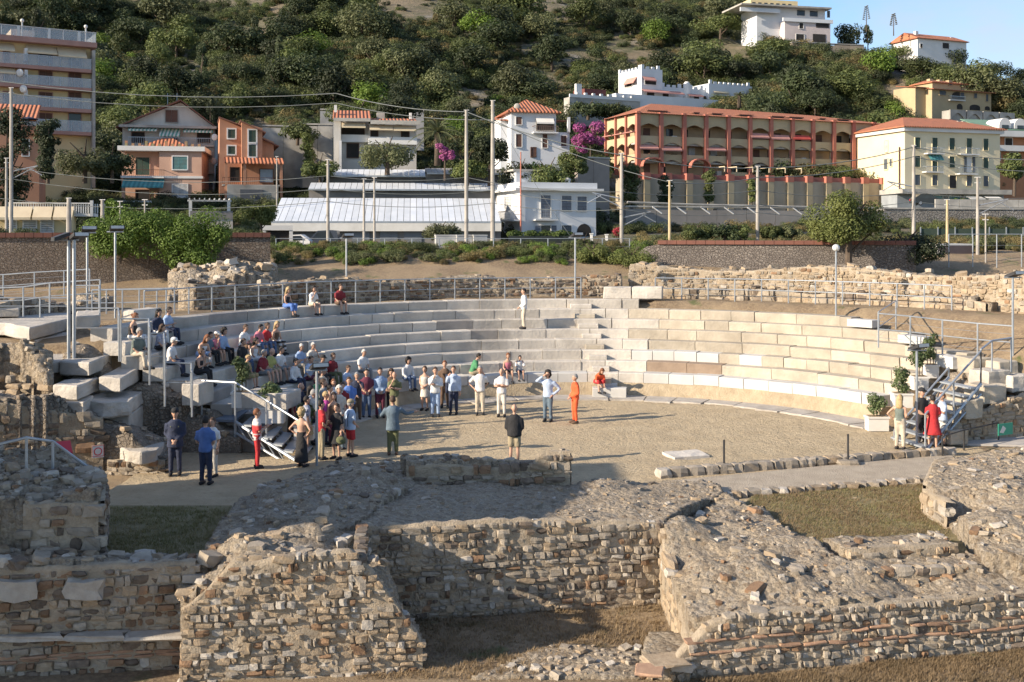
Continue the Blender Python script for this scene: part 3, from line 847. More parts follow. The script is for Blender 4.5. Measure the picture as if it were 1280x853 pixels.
def tufts(name, pts, n, h, m, seed, z, label):
    r = random.Random(seed); b = MB()
    x0, x1 = min(p.x for p in pts), max(p.x for p in pts); y0, y1 = min(p.y for p in pts), max(p.y for p in pts)
    c = 0
    def ins(x, y):
        s = False; j = len(pts) - 1
        for i in range(len(pts)):
            if (pts[i].y > y) != (pts[j].y > y) and x < (pts[j].x - pts[i].x) * (y - pts[i].y) / (pts[j].y - pts[i].y) + pts[i].x: s = not s
            j = i
        return s
    for _ in range(n * 4):
        x, y = r.uniform(x0, x1), r.uniform(y0, y1)
        if not ins(x, y) or (noise.noise(Vector((x * 1.2, y * 1.2, seed))) < -.1 and r.random() < .6): continue
        zz = z(x, y) if callable(z) else z
        for _k in range(4):
            a = r.uniform(0, 6.3); l = h * r.uniform(.4, 1.3); w = h * .09
            px_, py_ = x + r.uniform(-.06, .06), y + r.uniform(-.06, .06)
            dx, dy = math.cos(a) * l * .7, math.sin(a) * l * .7
            b.add([(px_ - w * math.sin(a), py_ + w * math.cos(a), zz), (px_ + w * math.sin(a), py_ - w * math.cos(a), zz), (px_ + dx, py_ + dy, zz + l * .8)], [(0, 1, 2)])
        c += 1
        if c >= n: break
    o = b.build(name, m); tag(o, label, 'grass', kind='stuff')
DRY = leaf_mat('dry_grass', (.30, .215, .12), (.20, .145, .08), .1)
GRN = leaf_mat('green_grass', (.17, .165, .06), (.28, .235, .11), .1)
gp = [G(905, 660, 0), G(1180, 662, 0), G(1160, 604, 0), G(945, 616, 0)]
tufts('grass', [G(895, 685, 0), G(1195, 690, 0)] + gp[2:], 5200, .06, GRN, 1, .02, 'thin yellow green grass growing in the sunken plot')
tufts('straw', [G(895, 690, 0), G(1195, 695, 0)] + gp[2:], 6500, .07, DRY, 7, .02, 'dry straw lying among the grass of the sunken plot')
gp = [G(120, 698, .2), G(298, 698, .2), G(288, 634, .2), G(120, 634, .2)]
tufts('grass', gp, 2600, .08, GRN, 2, .2, 'scrubby grass on the floor of the shaded pit')
gp = [G(450, 850, ZG), G(830, 850, ZG), G(830, 756, ZG), G(460, 780, ZG)]
tufts('grass', gp, 3600, .09, DRY, 3, ground_z, 'dry straw and weeds on the floor of the recess')
gp = [G(830, 853, ZG), G(1290, 853, ZG), G(1290, 812, ZG), G(1000, 838, ZG)]
tufts('grass', gp, 3600, .08, DRY, 4, ground_z, 'dry grass along the foot of the right front wall')
# loose stones on the recess floor
PB = Ruin('rubble_patch', 'patch of broken pale stones on the recess floor', 'rubble heap', loc=G(720, 835, ZG))
PB.core([v + Vector((0, 0, .06)) for v in (G(590, 850, ZG), G(800, 850, ZG), G(800, 815, ZG), G(690, 808, ZG))], ZG - .2, res=.1, amp=.06, seed=70)
PB.scatter(90, .05, .2, seed=71, sink=.45, mix=(('pale', 1), ('grey', 5), ('tan', 2)))
PB.done()
# kerb of squared stones along the stage edge
kb = thing('stone_kerb', 'line of small squared kerb stones along the edge of the sand floor', 'kerb', G(1000, 583, 0))
k0, k1 = G(822, 597, 0), G(1192, 569, 0)
L = (k1 - k0).length; s = 0; r2 = random.Random(9); u = (k1 - k0) / L
while s < L - .1:
    l = min(r2.uniform(.22, .55), L - s)
    o = link('stone', STM[r2.choice(['grey', 'tan', 'pale', 'grey'])][r2.randrange(7)], kb)
    o.location = k0 + u * (s + l / 2) + Vector((0, 0, .09)) - kb.location; o.scale = (l * .98, .34, .3); o.rotation_euler = (0, 0, math.atan2(u.y, u.x) + r2.uniform(-.08, .08))
    s += l
# second, older line of stones in front of the path
kb = thing('stone_kerb', 'irregular line of low edge stones between the path and the grass plot', 'kerb', G(1000, 615, 0))
k0, k1 = G(905, 622, 0), G(1160, 603, 0)
L = (k1 - k0).length; s = 0; u = (k1 - k0) / L
while s < L - .1:
    l = min(r2.uniform(.15, .4), L - s)
    o = link('stone', STM[r2.choice(['grey', 'tan', 'pale'])][r2.randrange(7)], kb)
    o.location = k0 + u * (s + l / 2) + Vector((0, r2.uniform(-.06, .06), .05)) - kb.location; o.scale = (l, .28, .2); o.rotation_euler = (0, 0, r2.uniform(-.3, .3))
    s += l
loose_block('worn flat slab lying in the sand near the kerb', G(857, 569, .03) , (1.15, .9, .10), .3, SEATS['old'], 'paving_slab', rough=.03)
# ------------------------------------------------------------------ left entrance: wall, pier and big seat blocks
V_ = Ruin('passage_wall', 'dark mortared wall beside the left entrance, carrying the big seat blocks', loc=P(-60, 600, 29))
top = [(P(-60, 500, 29.0), 2.4), (P(60, 500, 29.6), 2.25), (P(104, 520, 30.1), 1.75), (P(132, 530, 30.2), 1.2), (P(210, 575, 30.1), .42), (P(205, 560, 32.5), .4), (P(120, 520, 33), 1.9), (P(-60, 420, 33.0), 2.5)]
V_.core([Vector((a.x, a.y, z)) for a, z in top], -.3, res=.08, amp=.10, seed=80, mat_=rubble_mat('passage_mortar', [(.25, .21, .165), (.19, .155, .12), (.33, .29, .24)], (.23, .19, .15), .14, 1.1, .04))
V_.face((P(-60, 600, 29).x, 28.97), (P(130, 600, 30.2).x, 30.15), .1, lambda s: 2.35 - .22 * s, .24, .34, seed=81, mix=(('dark', 4), ('grey', 5), ('rust', 1)), skip=.5, out=.05)
V_.face((P(136, 600, 30.15).x, 30.1), (P(208, 600, 30.1).x, 30.05), -.05, .36, .13, .24, seed=82, mix=(('dark', 3), ('rust', 2), ('grey', 3)), out=.04)
V_.scatter(110, .1, .34, seed=83, mix=(('grey', 5), ('tan', 2), ('dark', 2)))
V_.done(298)
r0 = [(P(-60, 404, 31.2), 3.55), (P(24, 406, 31.4), 3.5), (P(40, 428, 31.2), 3.2), (P(52, 462, 30.6), 2.75), (P(64, 470, 30.4), 2.2), (P(64, 470, 33), 2.3), (P(-60, 404, 34), 3.6)]
r0 = [Vector((v.x, v.y, z)) for v, z in r0]
V2 = Ruin('rubble_mass', 'ragged rubble mass under the topmost big slab at the left', loc=(r0[0].x, r0[0].y, 1))
V2.core(r0, .5, res=.1, amp=.15, seed=84)
V2.scatter(120, .08, .34, seed=85, mix=(('grey', 5), ('tan', 3), ('pale', 1)))
V2.face((r0[0].x, r0[0].y - .05), (r0[4].x, r0[4].y - .05), .6, lambda s: 3.6 - .42 * s, .24, .3, seed=86, mix=(('grey', 5), ('tan', 3), ('dark', 1)), out=.2, skip=.35, mortar=False)
V2.done()
BIG = mat('big_limestone', (.48, .445, .40), (.37, .34, .30), 1.6, .88, stain=.5, bd=.04, bs=9)
def topblock(label, poly, z, th, rough=.03, m=None, name='stone_block'):
    """block given by the photo outline of its top face, the height of that face and its thickness"""
    pts = [G(x, y, z) for x, y in poly]; c = sum(pts, Vector()) / len(pts) - Vector((0, 0, th / 2))
    b = MB(); b.slab([p - c for p in pts], th); me = b.mesh(name, m or BIG)
    bm = bmesh.new(); bm.from_mesh(me); bmesh.ops.recalc_face_normals(bm, faces=bm.faces)
    bmesh.ops.bevel(bm, geom=bm.edges[:], offset=.03, segments=1, affect='EDGES')
    bmesh.ops.triangulate(bm, faces=[f for f in bm.faces if len(f.verts) > 4])
    bmesh.ops.subdivide_edges(bm, edges=[e for e in bm.edges if e.calc_length() > .3], cuts=3, use_grid_fill=True)
    bm.normal_update()
    for v in bm.verts: v.co += v.normal * rough * (noise.noise(v.co * 2.2 + c) + .6 * noise.noise(v.co * 6 + c))
    bm.to_mesh(me); bm.free()
    o = link(name, me); o.location = c
    return tag(o, label, 'stone block')
topblock('huge flat slab bridging the square opening at the far left', [(-60, 402), (6, 404), (37, 410), (86, 398), (86, 391), (-60, 391)], 3.66, .42, .03, None, 'stone_slab')
topblock('upright stone jamb under the huge flat slab', [(30, 424), (45, 426), (58, 420), (44, 419)], 3.22, .55)
topblock('second stone jamb at the inner side of the square opening', [(76, 417), (85, 416), (86, 409), (78, 410)], 3.22, .5)
topblock('back slab closing the square opening', [(44, 424), (84, 418), (84, 414), (48, 417)], 3.2, .5)
topblock('long seat block just below the square opening', [(75, 452), (112, 454), (148, 438.5), (99, 438)], 2.87, .40)
topblock('flat paving slab in front of the square opening', [(40, 455), (74, 452), (98, 438.5), (62, 440)], 2.86, .34)
topblock('long overhanging seat block beside the handrail cage', [(123, 471.5), (151, 473), (185, 454), (157, 454)], 2.48, .40)
topblock('blunt squared block resting on the passage wall', [(66, 481), (97, 483), (123, 472), (93, 470)], 2.40, .40, .04)
topblock('small squared block wedged under the blunt block', [(72, 502), (105, 503), (118, 494), (84, 494)], 1.98, .40, .04)
topblock('rough capital block crowning the stone pier', [(103, 500), (130, 503), (162, 501), (180, 487), (136, 487)], 1.90, .42, .08)
topblock('tall squared middle block of the stone pier', [(129, 519), (162, 519.5), (181, 505), (146, 504)], 1.46, .80, .04)
topblock('rounded base slab of the stone pier', [(138, 556), (160, 563), (176, 565), (197, 562), (208, 551), (200, 544), (180, 541), (152, 544)], .66, .36, .05)
topblock('pale stone slab on the ground beyond the left railing', [(-60, 388), (24, 386), (24, 380), (-60, 381)], 4.0, .3)
topblock('low step slab on the tread behind the twin lamp poles', [(94, 396), (125, 394), (125, 388), (96, 389)], 4.05, .40)
def pxblock(label, x0, y0, x1, y1, d, depth, yaw, rough=.03, m=None, name='stone_block', tilt=0.0):
    """block whose front face spans that photo rectangle at distance d"""
    s = FPX / d; w = (x1 - x0) / s; h = (y1 - y0) / s
    c = P((x0 + x1) / 2, (y0 + y1) / 2, d)
    c = c + Vector((-math.sin(yaw), math.cos(yaw), 0)) * (depth / 2)
    return loose_block(label, c, (w, depth, h), yaw, m or BIG, name, tilt, rough)
YW = math.radians(-24)
TE = Ruin('tier_end_wall', 'sloping rubble end wall under the left ends of the seating rows', loc=(-13.4, 32.6, 0))
TE.core([Vector((-13.6, 32.7, 3.0)), Vector((-11.2, 32.7, 1.9)), Vector((-9.6, 32.7, 1.0)), Vector((-8.2, 32.7, .45)), Vector((-8.0, 33.6, .5)), Vector((-9.6, 33.6, 1.2)), Vector((-11.2, 33.6, 2.1)), Vector((-13.6, 33.6, 3.2))], -.2, res=.1, amp=.08, seed=88, mat_=rubble_mat('end_rubble', [(.30, .25, .19), (.22, .175, .13), (.36, .31, .25)], (.24, .195, .15), .11, 1.2, .04))
TE.scatter(60, .08, .25, seed=89)
TE.done()
# left end of the rows: cut blocks behind the landing
topblock('white end block on the landing by the metal stair', [(214, 514), (262, 516), (297, 506), (248, 502)], .98, .42, .02)
pxblock('squared end block of the second row by the planters', 300, 492, 360, 512, 33.2, 1.2, YW * .4, .02)
pxblock('upright end block of the third row inside the handrail', 226, 480, 250, 508, 32.4, 1.0, YW * .4, .02)
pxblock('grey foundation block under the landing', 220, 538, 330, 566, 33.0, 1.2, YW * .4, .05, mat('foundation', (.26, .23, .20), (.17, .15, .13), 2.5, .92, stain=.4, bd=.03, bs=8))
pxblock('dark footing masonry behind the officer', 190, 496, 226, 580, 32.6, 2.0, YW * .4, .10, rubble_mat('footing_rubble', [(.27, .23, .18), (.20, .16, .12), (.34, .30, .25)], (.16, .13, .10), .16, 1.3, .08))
# ------------------------------------------------------------------ foliage
def leafset(b, centres, n, size, r, up=.3, squash=.8, out=True):
    """leaf faces on and inside lobes (centre, radius): an uneven crown with gaps"""
    tot = sum(c[1] ** 2 for c in centres)
    for c, rad in centres:
        m = max(6, int(n * rad * rad / tot))
        for _ in range(m):
            v = Vector((r.gauss(0, 1), r.gauss(0, 1), r.gauss(0, 1))).normalized()
            q = c + Vector((v.x, v.y, v.z * squash)) * rad * (1 - .45 * r.random() ** 2)
            nn = (v + Vector((r.uniform(-.8, .8), r.uniform(-.8, .8), r.uniform(-.4, .9) + up))).normalized()
            t = nn.orthogonal().normalized(); t.rotate(Matrix.Rotation(r.uniform(0, 6.3), 3, nn)); s = nn.cross(t)
            a = size * r.uniform(.6, 1.35); w = a * r.uniform(.35, .6)
            b.add([q - t * a, q + s * w + nn * a * .12, q + t * a, q - s * w], [(0, 1, 2, 3)])
def lobes(kind, r, n=14):
    out = []
    for i in range(n):
        if kind == 'pine':
            a = r.uniform(0, 6.3); q = math.sqrt(r.random()) * .40
            out.append((Vector((math.cos(a) * q, math.sin(a) * q, .72 + r.uniform(-.08, .12) - q * .25)), r.uniform(.13, .22)))
        elif kind == 'tall':
            h = r.uniform(.18, .95); q = (1 - h) * .28 + .03
            a = r.uniform(0, 6.3)
            out.append((Vector((math.cos(a) * q, math.sin(a) * q, h)), r.uniform(.08, .15)))
        elif kind == 'shrub':
            a = r.uniform(0, 6.3); q = math.sqrt(r.random()) * .42
            out.append((Vector((math.cos(a) * q, math.sin(a) * q, .2 + r.uniform(0, .4) * (1 - q))), r.uniform(.15, .27)))
        elif kind == 'column':
            a = r.uniform(0, 6.3); q = r.uniform(0, .24)
            out.append((Vector((math.cos(a) * q, math.sin(a) * q, r.uniform(.05, .92))), r.uniform(.16, .28)))
        else:
            v = Vector((r.gauss(0, 1), r.gauss(0, 1), r.gauss(0, 1))).normalized() * r.random() ** .4
            out.append((Vector((v.x * .34, v.y * .34, .60 + v.z * .26)), r.uniform(.13, .24)))
    return out
LEAFM = {
    'dark': leaf_mat('leaf_dark', (.03, .046, .018), (.055, .072, .026), .4),
    'mid': leaf_mat('leaf_mid', (.062, .088, .026), (.12, .14, .042), .4),
    'olive': leaf_mat('leaf_olive', (.085, .10, .042), (.135, .145, .065), .3),
    'bright': leaf_mat('leaf_bright', (.10, .17, .02), (.15, .22, .035), .2),
    'dry': leaf_mat('leaf_dry', (.20, .155, .06), (.14, .12, .05), .3),
}
def trunk_mesh(kind, r, name):
    b = MB()
    h = {'pine': .66, 'tall': .8, 'shrub': .25, 'round': .5}[kind]
    w = Vector((r.uniform(-.04, .04), r.uniform(-.04, .04), 0))
    b.tube([(0, 0, -.08), w * .5 + Vector((0, 0, h * .5)), w + Vector((0, 0, h))], [.032, .025, .012], 7)
    for _ in range(4 if kind != 'shrub' else 3):
        a = r.uniform(0, 6.3); z = h * r.uniform(.45, .85); q = r.uniform(.15, .3)
        b.tube([w * (z / h) + Vector((0, 0, z)), w + Vector((math.cos(a) * q * .6, math.sin(a) * q * .6, z + .10)), w + Vector((math.cos(a) * q, math.sin(a) * q, z + .2))], [.013, .010, .005], 5)
    return b.mesh(name, BARK, smooth=True)
TREES = {}
def tree_proto(kind, col, seed, n=2400, size=.026, nl=16):
    r = random.Random(seed)
    b = MB(); leafset(b, lobes(kind, r, nl), n, size, r)
    return b.mesh('crown', LEAFM[col]), trunk_mesh(kind, r, 'trunk')
for i, (kd, cl) in enumerate([('round', 'dark'), ('round', 'mid'), ('round', 'olive'), ('pine', 'mid'), ('pine', 'dark'), ('tall', 'dark'), ('shrub', 'mid'), ('shrub', 'olive'), ('shrub', 'dark'), ('round', 'bright'), ('shrub', 'bright'), ('shrub', 'dry')]):
    for v in range(3):
        TREES[(kd, cl, v)] = tree_proto(kd, cl, 100 + i * 10 + v, 2600 if kd != 'shrub' else 1500, .028 if kd != 'shrub' else .035, 18 if kd != 'shrub' else 12)
def tree(name, label, cat, loc, h, w, kind, col, v=0, group=None, rot=None):
    t = thing(name, label, cat, loc, group)
    cr, tk = TREES[(kind, col, v % 3)]
    rot = rnd.uniform(0, 6.3) if rot is None else rot
    for nm, me in (('crown', cr), ('trunk', tk)):
        o = link(nm, me, t); o.scale = (w, w, h); o.rotation_euler = (0, 0, rot)
    return t
def on_hill(px, d):
    x = (px - 640) / FPX * d
    return Vector((x, d, hill_z(x, d)))
def hill_d(px, py, lo=112, hi=330):
    """distance at which the sight line of that photo point meets the hillside"""
    d = lo
    while d < hi:
        x = (px - 640) / FPX * d
        if hill_z(x, d) >= CAMH - (py - YH) / FPX * d: return d
        d += 1.5
    return None
BLD = []          # photo rectangles kept clear of woodland: (x0, y0, x1, y1, distance)
BLD += [(0, 30, 128, 200, 130), (140, 120, 290, 275, 128), (268, 145, 360, 270, 126), (408, 128, 530, 215, 128), (625, 130, 720, 200, 126), (750, 125, 1125, 255, 150), (775, 85, 945, 132, 205), (1095, 150, 1260, 250, 150), (1145, 95, 1245, 155, 200), (930, 0, 1045, 58, 255), (1140, 38, 1215, 75, 262), (1225, 140, 1290, 220, 160), (340, 210, 760, 320, 112), (712, 95, 790, 140, 200)]
def clear(px, py, d, hpx):
    for x0, y0, x1, y1, bd in BLD:
        if d < bd + 6 and x0 - 6 < px < x1 + 6 and py > y0 and py - hpx < y1: return False
    return True
EARTHP = [(765, 78, 62, 26), (300, 52, 40, 15), (905, 68, 46, 16), (1112, 74, 34, 14), (1130, 118, 22, 26), (560, 8, 30, 8), (690, 118, 46, 9), (40, 18, 30, 10)]
def bare(px, py): return any(((px - a) / w) ** 2 + ((py - b_) / h_) ** 2 < 1 for a, b_, w, h_ in EARTHP)
# trees one can tell apart on the slope
named = [
    (1118, 58, 'pine', 'mid', 30, 52, 'umbrella pine with a flat bright crown on the skyline by the white gabled house'),
    (1152, 108, 'pine', 'mid', 38, 54, 'round topped umbrella pine left of the yellow hillside villa'),
    (1192, 78, 'round', 'dark', 40, 40, 'dark bushy tree in front of the white gabled house'),
    (1240, 85, 'pine', 'dark', 32, 42, 'dark umbrella pine standing alone on the skyline slope'),
    (1275, 95, 'round', 'dark', 30, 34, 'dark round tree at the end of the skyline slope'),
    (1062, 40, 'round', 'dark', 50, 44, 'tall dark tree beside the terraced white villa on the crest'),
    (1085, 52, 'tall', 'dark', 46, 26, 'narrow dark tree on the crest beside a tall agave stalk'),
    (1060, 140, 'pine', 'mid', 46, 62, 'large lit pine above the long terracotta apartment building'),
    (1000, 130, 'round', 'dark', 50, 60, 'deep green tree above the middle of the terracotta roof'),
    (1080, 150, 'round', 'mid', 34, 50, 'pale lit tree between the terracotta building and the yellow house'),
    (1205, 140, 'round', 'olive', 34, 50, 'grey green tree below the yellow hillside villa'),
    (960, 90, 'pine', 'mid', 40, 56, 'dense pine on the slope right of the white castle villa'),
    (900, 55, 'pine', 'mid', 40, 60, 'broad pine high on the slope below the crest villa'),
    (880, 126, 'round', 'mid', 22, 22, 'small tree in front of the white castle villa'),
    (640, 48, 'round', 'mid', 46, 60, 'lit rounded tree in the middle of the wooded slope'),
    (600, 60, 'round', 'bright', 44, 56, 'yellowish green tree beside the lit rounded tree'),
    (690, 90, 'round', 'dark', 46, 60, 'very dark holm oak above the white hip roofed house'),
    (752, 128, 'round', 'dark', 40, 58, 'dark tree left of the terracotta apartment building'),
    (575, 160, 'round', 'olive', 40, 36, 'silvery olive tree above the long greenhouses'),
    (440, 110, 'round', 'olive', 40, 50, 'feathery pale tree above the red roofed villa'),
    (370, 105, 'round', 'olive', 34, 46, 'feathery grey green tree above the orange house'),
    (172, 80, 'shrub', 'bright', 24, 28, 'vivid green bush in a clearing above the gabled house'),
    (180, 110, 'round', 'dark', 30, 40, 'dark tree right of the apartment block'),
    (620, 140, 'round', 'bright', 22, 34, 'bright tree behind the hip roofed white house'),
    (655, 215, 'round', 'dark', 40, 46, 'dark leafy tree below the hip roofed white house'),
    (700, 205, 'round', 'mid', 40, 54, 'broad tree beside the bougainvillea'),
    (590, 210, 'round', 'mid', 40, 40, 'green tree beside the garden wall of the hip roofed white house'),
]
for i, (px, py, kd, cl, hp, wp, lab) in enumerate(named):
    d = hill_d(px, py + 2) or 268
    p = on_hill(px, d); s = d / FPX
    tree('pine_tree' if kd == 'pine' else ('bush' if kd == 'shrub' else 'tree'), lab, 'tree' if kd != 'shrub' else 'bush', p - Vector((0, 0, .4)), hp * s * 1.15, wp * s * 1.1, kd, cl, i)
# the wood on the slope
r2 = random.Random(77); cnt = 0
LABS = {'dark': 'dark green evergreen tree in the dense hillside wood', 'mid': 'leafy mid green tree in the dense hillside wood', 'olive': 'grey green tree among the hillside wood', 'bright': 'fresh yellow green tree among the hillside wood'}
tries = 0
while cnt < 255 and tries < 6000:
    tries += 1
    px = r2.uniform(-20, 1300); py = r2.uniform(-10, 225)
    d = hill_d(px, py)
    if d is None or d > 300: continue
    nz = noise.noise(Vector((px * .011, py * .02, 4)))
    if nz < -.26 or bare(px, py): continue                      # bare earth and scrub
    hp = r2.uniform(30, 66) * (140 / d) ** .25
    if not clear(px, py, d, hp): continue
    kd = r2.choices(['round', 'pine', 'tall'], [7, 1.6 if px > 700 else .5, .5])[0]
    cl = r2.choices(['dark', 'mid', 'olive', 'bright'], [5.5, 3, 2, .8])[0]
    if kd == 'pine': cl = r2.choice(['mid', 'dark'])
    if kd == 'tall': cl = 'dark'
    if kd == 'round' and cl == 'bright' and r2.random() < .3: cl = 'mid'
    p = on_hill(px, d); s = d / FPX
    tree('pine_tree' if kd == 'pine' else 'tree', ('umbrella pine in the dense hillside wood' if kd == 'pine' else 'slim upright dark tree in the dense hillside wood' if kd == 'tall' else LABS[cl]), 'tree', p - Vector((0, 0, hp * s * .18)), hp * s * 1.25, hp * s * r2.uniform(1.1, 1.6) * (.5 if kd == 'tall' else 1), kd, cl, r2.randrange(3), 'trees of the hillside wood')
    cnt += 1
# undergrowth: instanced scrub over the slope, one mass
def scrub(name, label, protos, pts, kind='stuff'):
    """points carry a scale; a geometry node group puts bushes on them"""
    me = bpy.data.meshes.new(name); me.from_pydata([p[0] for p in pts], [], [])
    at = me.attributes.new('sc', 'FLOAT', 'POINT'); at.data.foreach_set('value', [p[1] for p in pts])
    o = link(name, me); tag(o, label, 'scrub', kind='stuff')
    src = bpy.data.collections.new(name + '_source')
    for mm in protos:
        q = bpy.data.objects.new('bush_source', mm); src.objects.link(q)
    ng = bpy.data.node_groups.new(name, 'GeometryNodeTree')
    ng.interface.new_socket('Geometry', in_out='INPUT', socket_type='NodeSocketGeometry')
    ng.interface.new_socket('Geometry', in_out='OUTPUT', socket_type='NodeSocketGeometry')
    N = ng.nodes; i_ = N.new('NodeGroupInput'); o_ = N.new('NodeGroupOutput')
    ci = N.new('GeometryNodeCollectionInfo'); ci.inputs['Collection'].default_value = src; ci.inputs['Separate Children'].default_value = True
    ip = N.new('GeometryNodeInstanceOnPoints'); ip.inputs['Pick Instance'].default_value = True
    rv_ = N.new('FunctionNodeRandomValue'); rv_.data_type = 'FLOAT_VECTOR'; rv_.inputs[1].default_value = (.2, .2, 6.28)
    na = N.new('GeometryNodeInputNamedAttribute'); na.data_type = 'FLOAT'; na.inputs[0].default_value = 'sc'
    ng.links.new(i_.outputs[0], ip.inputs['Points']); ng.links.new(ci.outputs[0], ip.inputs['Instance'])
    ng.links.new(rv_.outputs[0], ip.inputs['Rotation']); ng.links.new(na.outputs[0], ip.inputs['Scale'])
    ng.links.new(ip.outputs[0], o_.inputs[0])
    md = o.modifiers.new('scatter', 'NODES'); md.node_group = ng
    return o
pts = []; r2 = random.Random(5); tries = 0
while len(pts) < 12500 and tries < 60000:
    tries += 1
    px = r2.uniform(-40, 1320); py = r2.uniform(-25, 245)
    d = hill_d(px, py)
    if d is None: continue
    d += r2.uniform(0, 6)
    nz = noise.noise(Vector((px * .011, py * .02, 4))) + .5 * noise.noise(Vector((px * .035, py * .05, 8)))
    if nz < -.38 and r2.random() < .8: continue
    if not clear(px, py, d, 8) or (bare(px, py) and r2.random() < .82): continue
    p = on_hill(px, d)
    pts.append(((p.x, p.y, p.z - .3), r2.uniform(2.0, 5.6) * (1.0 if nz > -.1 else .5)))
scrub('hillside_scrub', 'continuous scrub and bushes covering the hillside between the trees', [TREES[('shrub', c, v)][0] for c in ('mid', 'mid', 'olive', 'dark', 'dark') for v in range(2)] + [TREES[('shrub', 'dry', v)][0] for v in range(2)] + [TREES[('shrub', 'dark', 2)][0]], pts)
# ------------------------------------------------------------------ houses on the slope
TILE_C = ((.46, .17, .085), (.33, .11, .055))
SLAT = {c: stripe_mat('shutter_' + c, v, tuple(x * .45 for x in v), .16, 1) for c, v in {'green': (.03, .085, .065), 'brown': (.15, .07, .05), 'grey': (.20, .23, .28), 'teal': (.10, .26, .27), 'white': (.62, .63, .63), 'slate': (.10, .13, .16)}.items()}
CREAM = mat('cream_cloth', (.62, .52, .36), (.55, .45, .31), 1.5, .9)
AWN = {'cream': CREAM, 'pink': mat('pink_cloth', (.50, .25, .21), (.42, .20, .17), 1.5, .9), 'red': mat('red_cloth', (.50, .08, .06), (.42, .06, .05), 1.5, .9), 'white': mat('white_cloth', (.70, .68, .64), (.6, .58, .55), 1.5, .9)}
AWN['stripe'] = stripe_mat('striped_cloth', (.66, .68, .62), (.12, .33, .27), .42, 0)
AWN['teal'] = stripe_mat('teal_cloth', (.10, .34, .34), (.05, .22, .24), .5, 0)
def panel_mat():
    m, nt, b = newmat('balcony_panel')
    b.inputs['Base Color'].default_value = (.50, .55, .60, 1); b.inputs['Roughness'].default_value = .15
    n = noi(nt, wpos(nt), 2.5, 2); nt.links.new(mixc(nt, n, (.42, .47, .52), (.56, .60, .64)), b.inputs['Base Color'])
    tr = nt.nodes.new('ShaderNodeBsdfTransparent'); mx = nt.nodes.new('ShaderNodeMixShader'); mx.inputs[0].default_value = .62
    nt.links.new(b.outputs[0], mx.inputs[1]); nt.links.new(tr.outputs[0], mx.inputs[2])
    nt.links.new(mx.outputs[0], nt.nodes['Material Output'].inputs['Surface'])
    return m
PANEL = panel_mat()
def part(name, m, parent, fr, *boxes):
    b = MB(fr)
    for bx in boxes: b.box(*bx)
    return b.build(name, m, parent)
def window(par, fr, x0, y0, x1, y1, pane=None, trim=WHITE, y=0.0, shut=None, tw=.09, nm='window'):
    """a window or glazed door over a photo rectangle of the facade; shut='green' closes it, 'open:green' folds the leaves back"""
    a, b_, z0, z1 = fr.rect(x0, y0, x1, y1, y)
    w = part(nm, trim, par, fr, (a - tw, a, y - .10, y, z0 - tw, z1 + tw), (b_, b_ + tw, y - .10, y, z0 - tw, z1 + tw), (a, b_, y - .10, y, z1, z1 + tw), (a, b_, y - .16, y, z0 - tw, z0))
    if shut and not shut.startswith('open:'):
        mid = (a + b_) / 2
        part('shutter', SLAT[shut], w, fr, (a, mid - .015, y - .06, y - .004, z0, z1)); part('shutter', SLAT[shut], w, fr, (mid + .015, b_, y - .06, y - .004, z0, z1))
    else:
        part('pane', pane or GLASS, w, fr, (a, b_, y - .03, y - .004, z0, z1))
        if shut:
            c = shut[5:]; hw = (b_ - a) / 2
            part('shutter', SLAT[c], w, fr, (a - tw - hw, a - tw, y - .16, y - .11, z0, z1)); part('shutter', SLAT[c], w, fr, (b_ + tw, b_ + tw + hw, y - .16, y - .11, z0, z1))
    return w
def balcony(par, fr, x0, yr, x1, ys, out=1.1, m=None, rail=STEEL, solid=None, y=0.0, th=.16):
    a, b_, z0, z1 = fr.rect(x0, yr, x1, ys, y - out)
    s = part('balcony', m or CONC, par, fr, (a, b_, y - out, y, z0 - th, z0))
    h = max(.7, z1 - z0)
    if solid is not None:
        part('railing', solid, s, fr, (a, b_, y - out - .05, y - out, z0 - th, z0 + h), (a - .05, a, y - out, y, z0 - th, z0 + h), (b_, b_ + .05, y - out, y, z0 - th, z0 + h))
    else:
        bx = [(a, b_, y - out, y - out + .05, z0 + h - .06, z0 + h)]
        n = max(2, int((b_ - a) / .22))
        bx += [(a + (b_ - a - .03) * i / n, a + (b_ - a - .03) * i / n + .03, y - out + .01, y - out + .04, z0, z0 + h - .06) for i in range(n + 1)]
        bx += [(q, q + .04, y - out + .05, y, z0 + h - .06, z0 + h) for q in (a, b_ - .04)]
        part('railing', rail, s, fr, *bx)
    return s
def awning(par, fr, x0, y0, x1, y1, out=1.0, m=CREAM, y=0.0):
    a, b_, z0, z1 = fr.rect(x0, y0, x1, y1, y - out)
    q = MB(fr)
    q.prism([(a, z0), (b_, z0), (b_, z0 + .04), (a, z0 + .04)], y - out, y - out + .03)
    w = fr.w
    q.slab([w(a, y, z1), w(b_, y, z1), w(b_, y - out, z0 + .18), w(a, y - out, z0 + .18)], .03)
    q.box(a, b_, y - out - .02, y - out, z0, z0 + .18)
    return q.build('awning', m, par, fix=True)
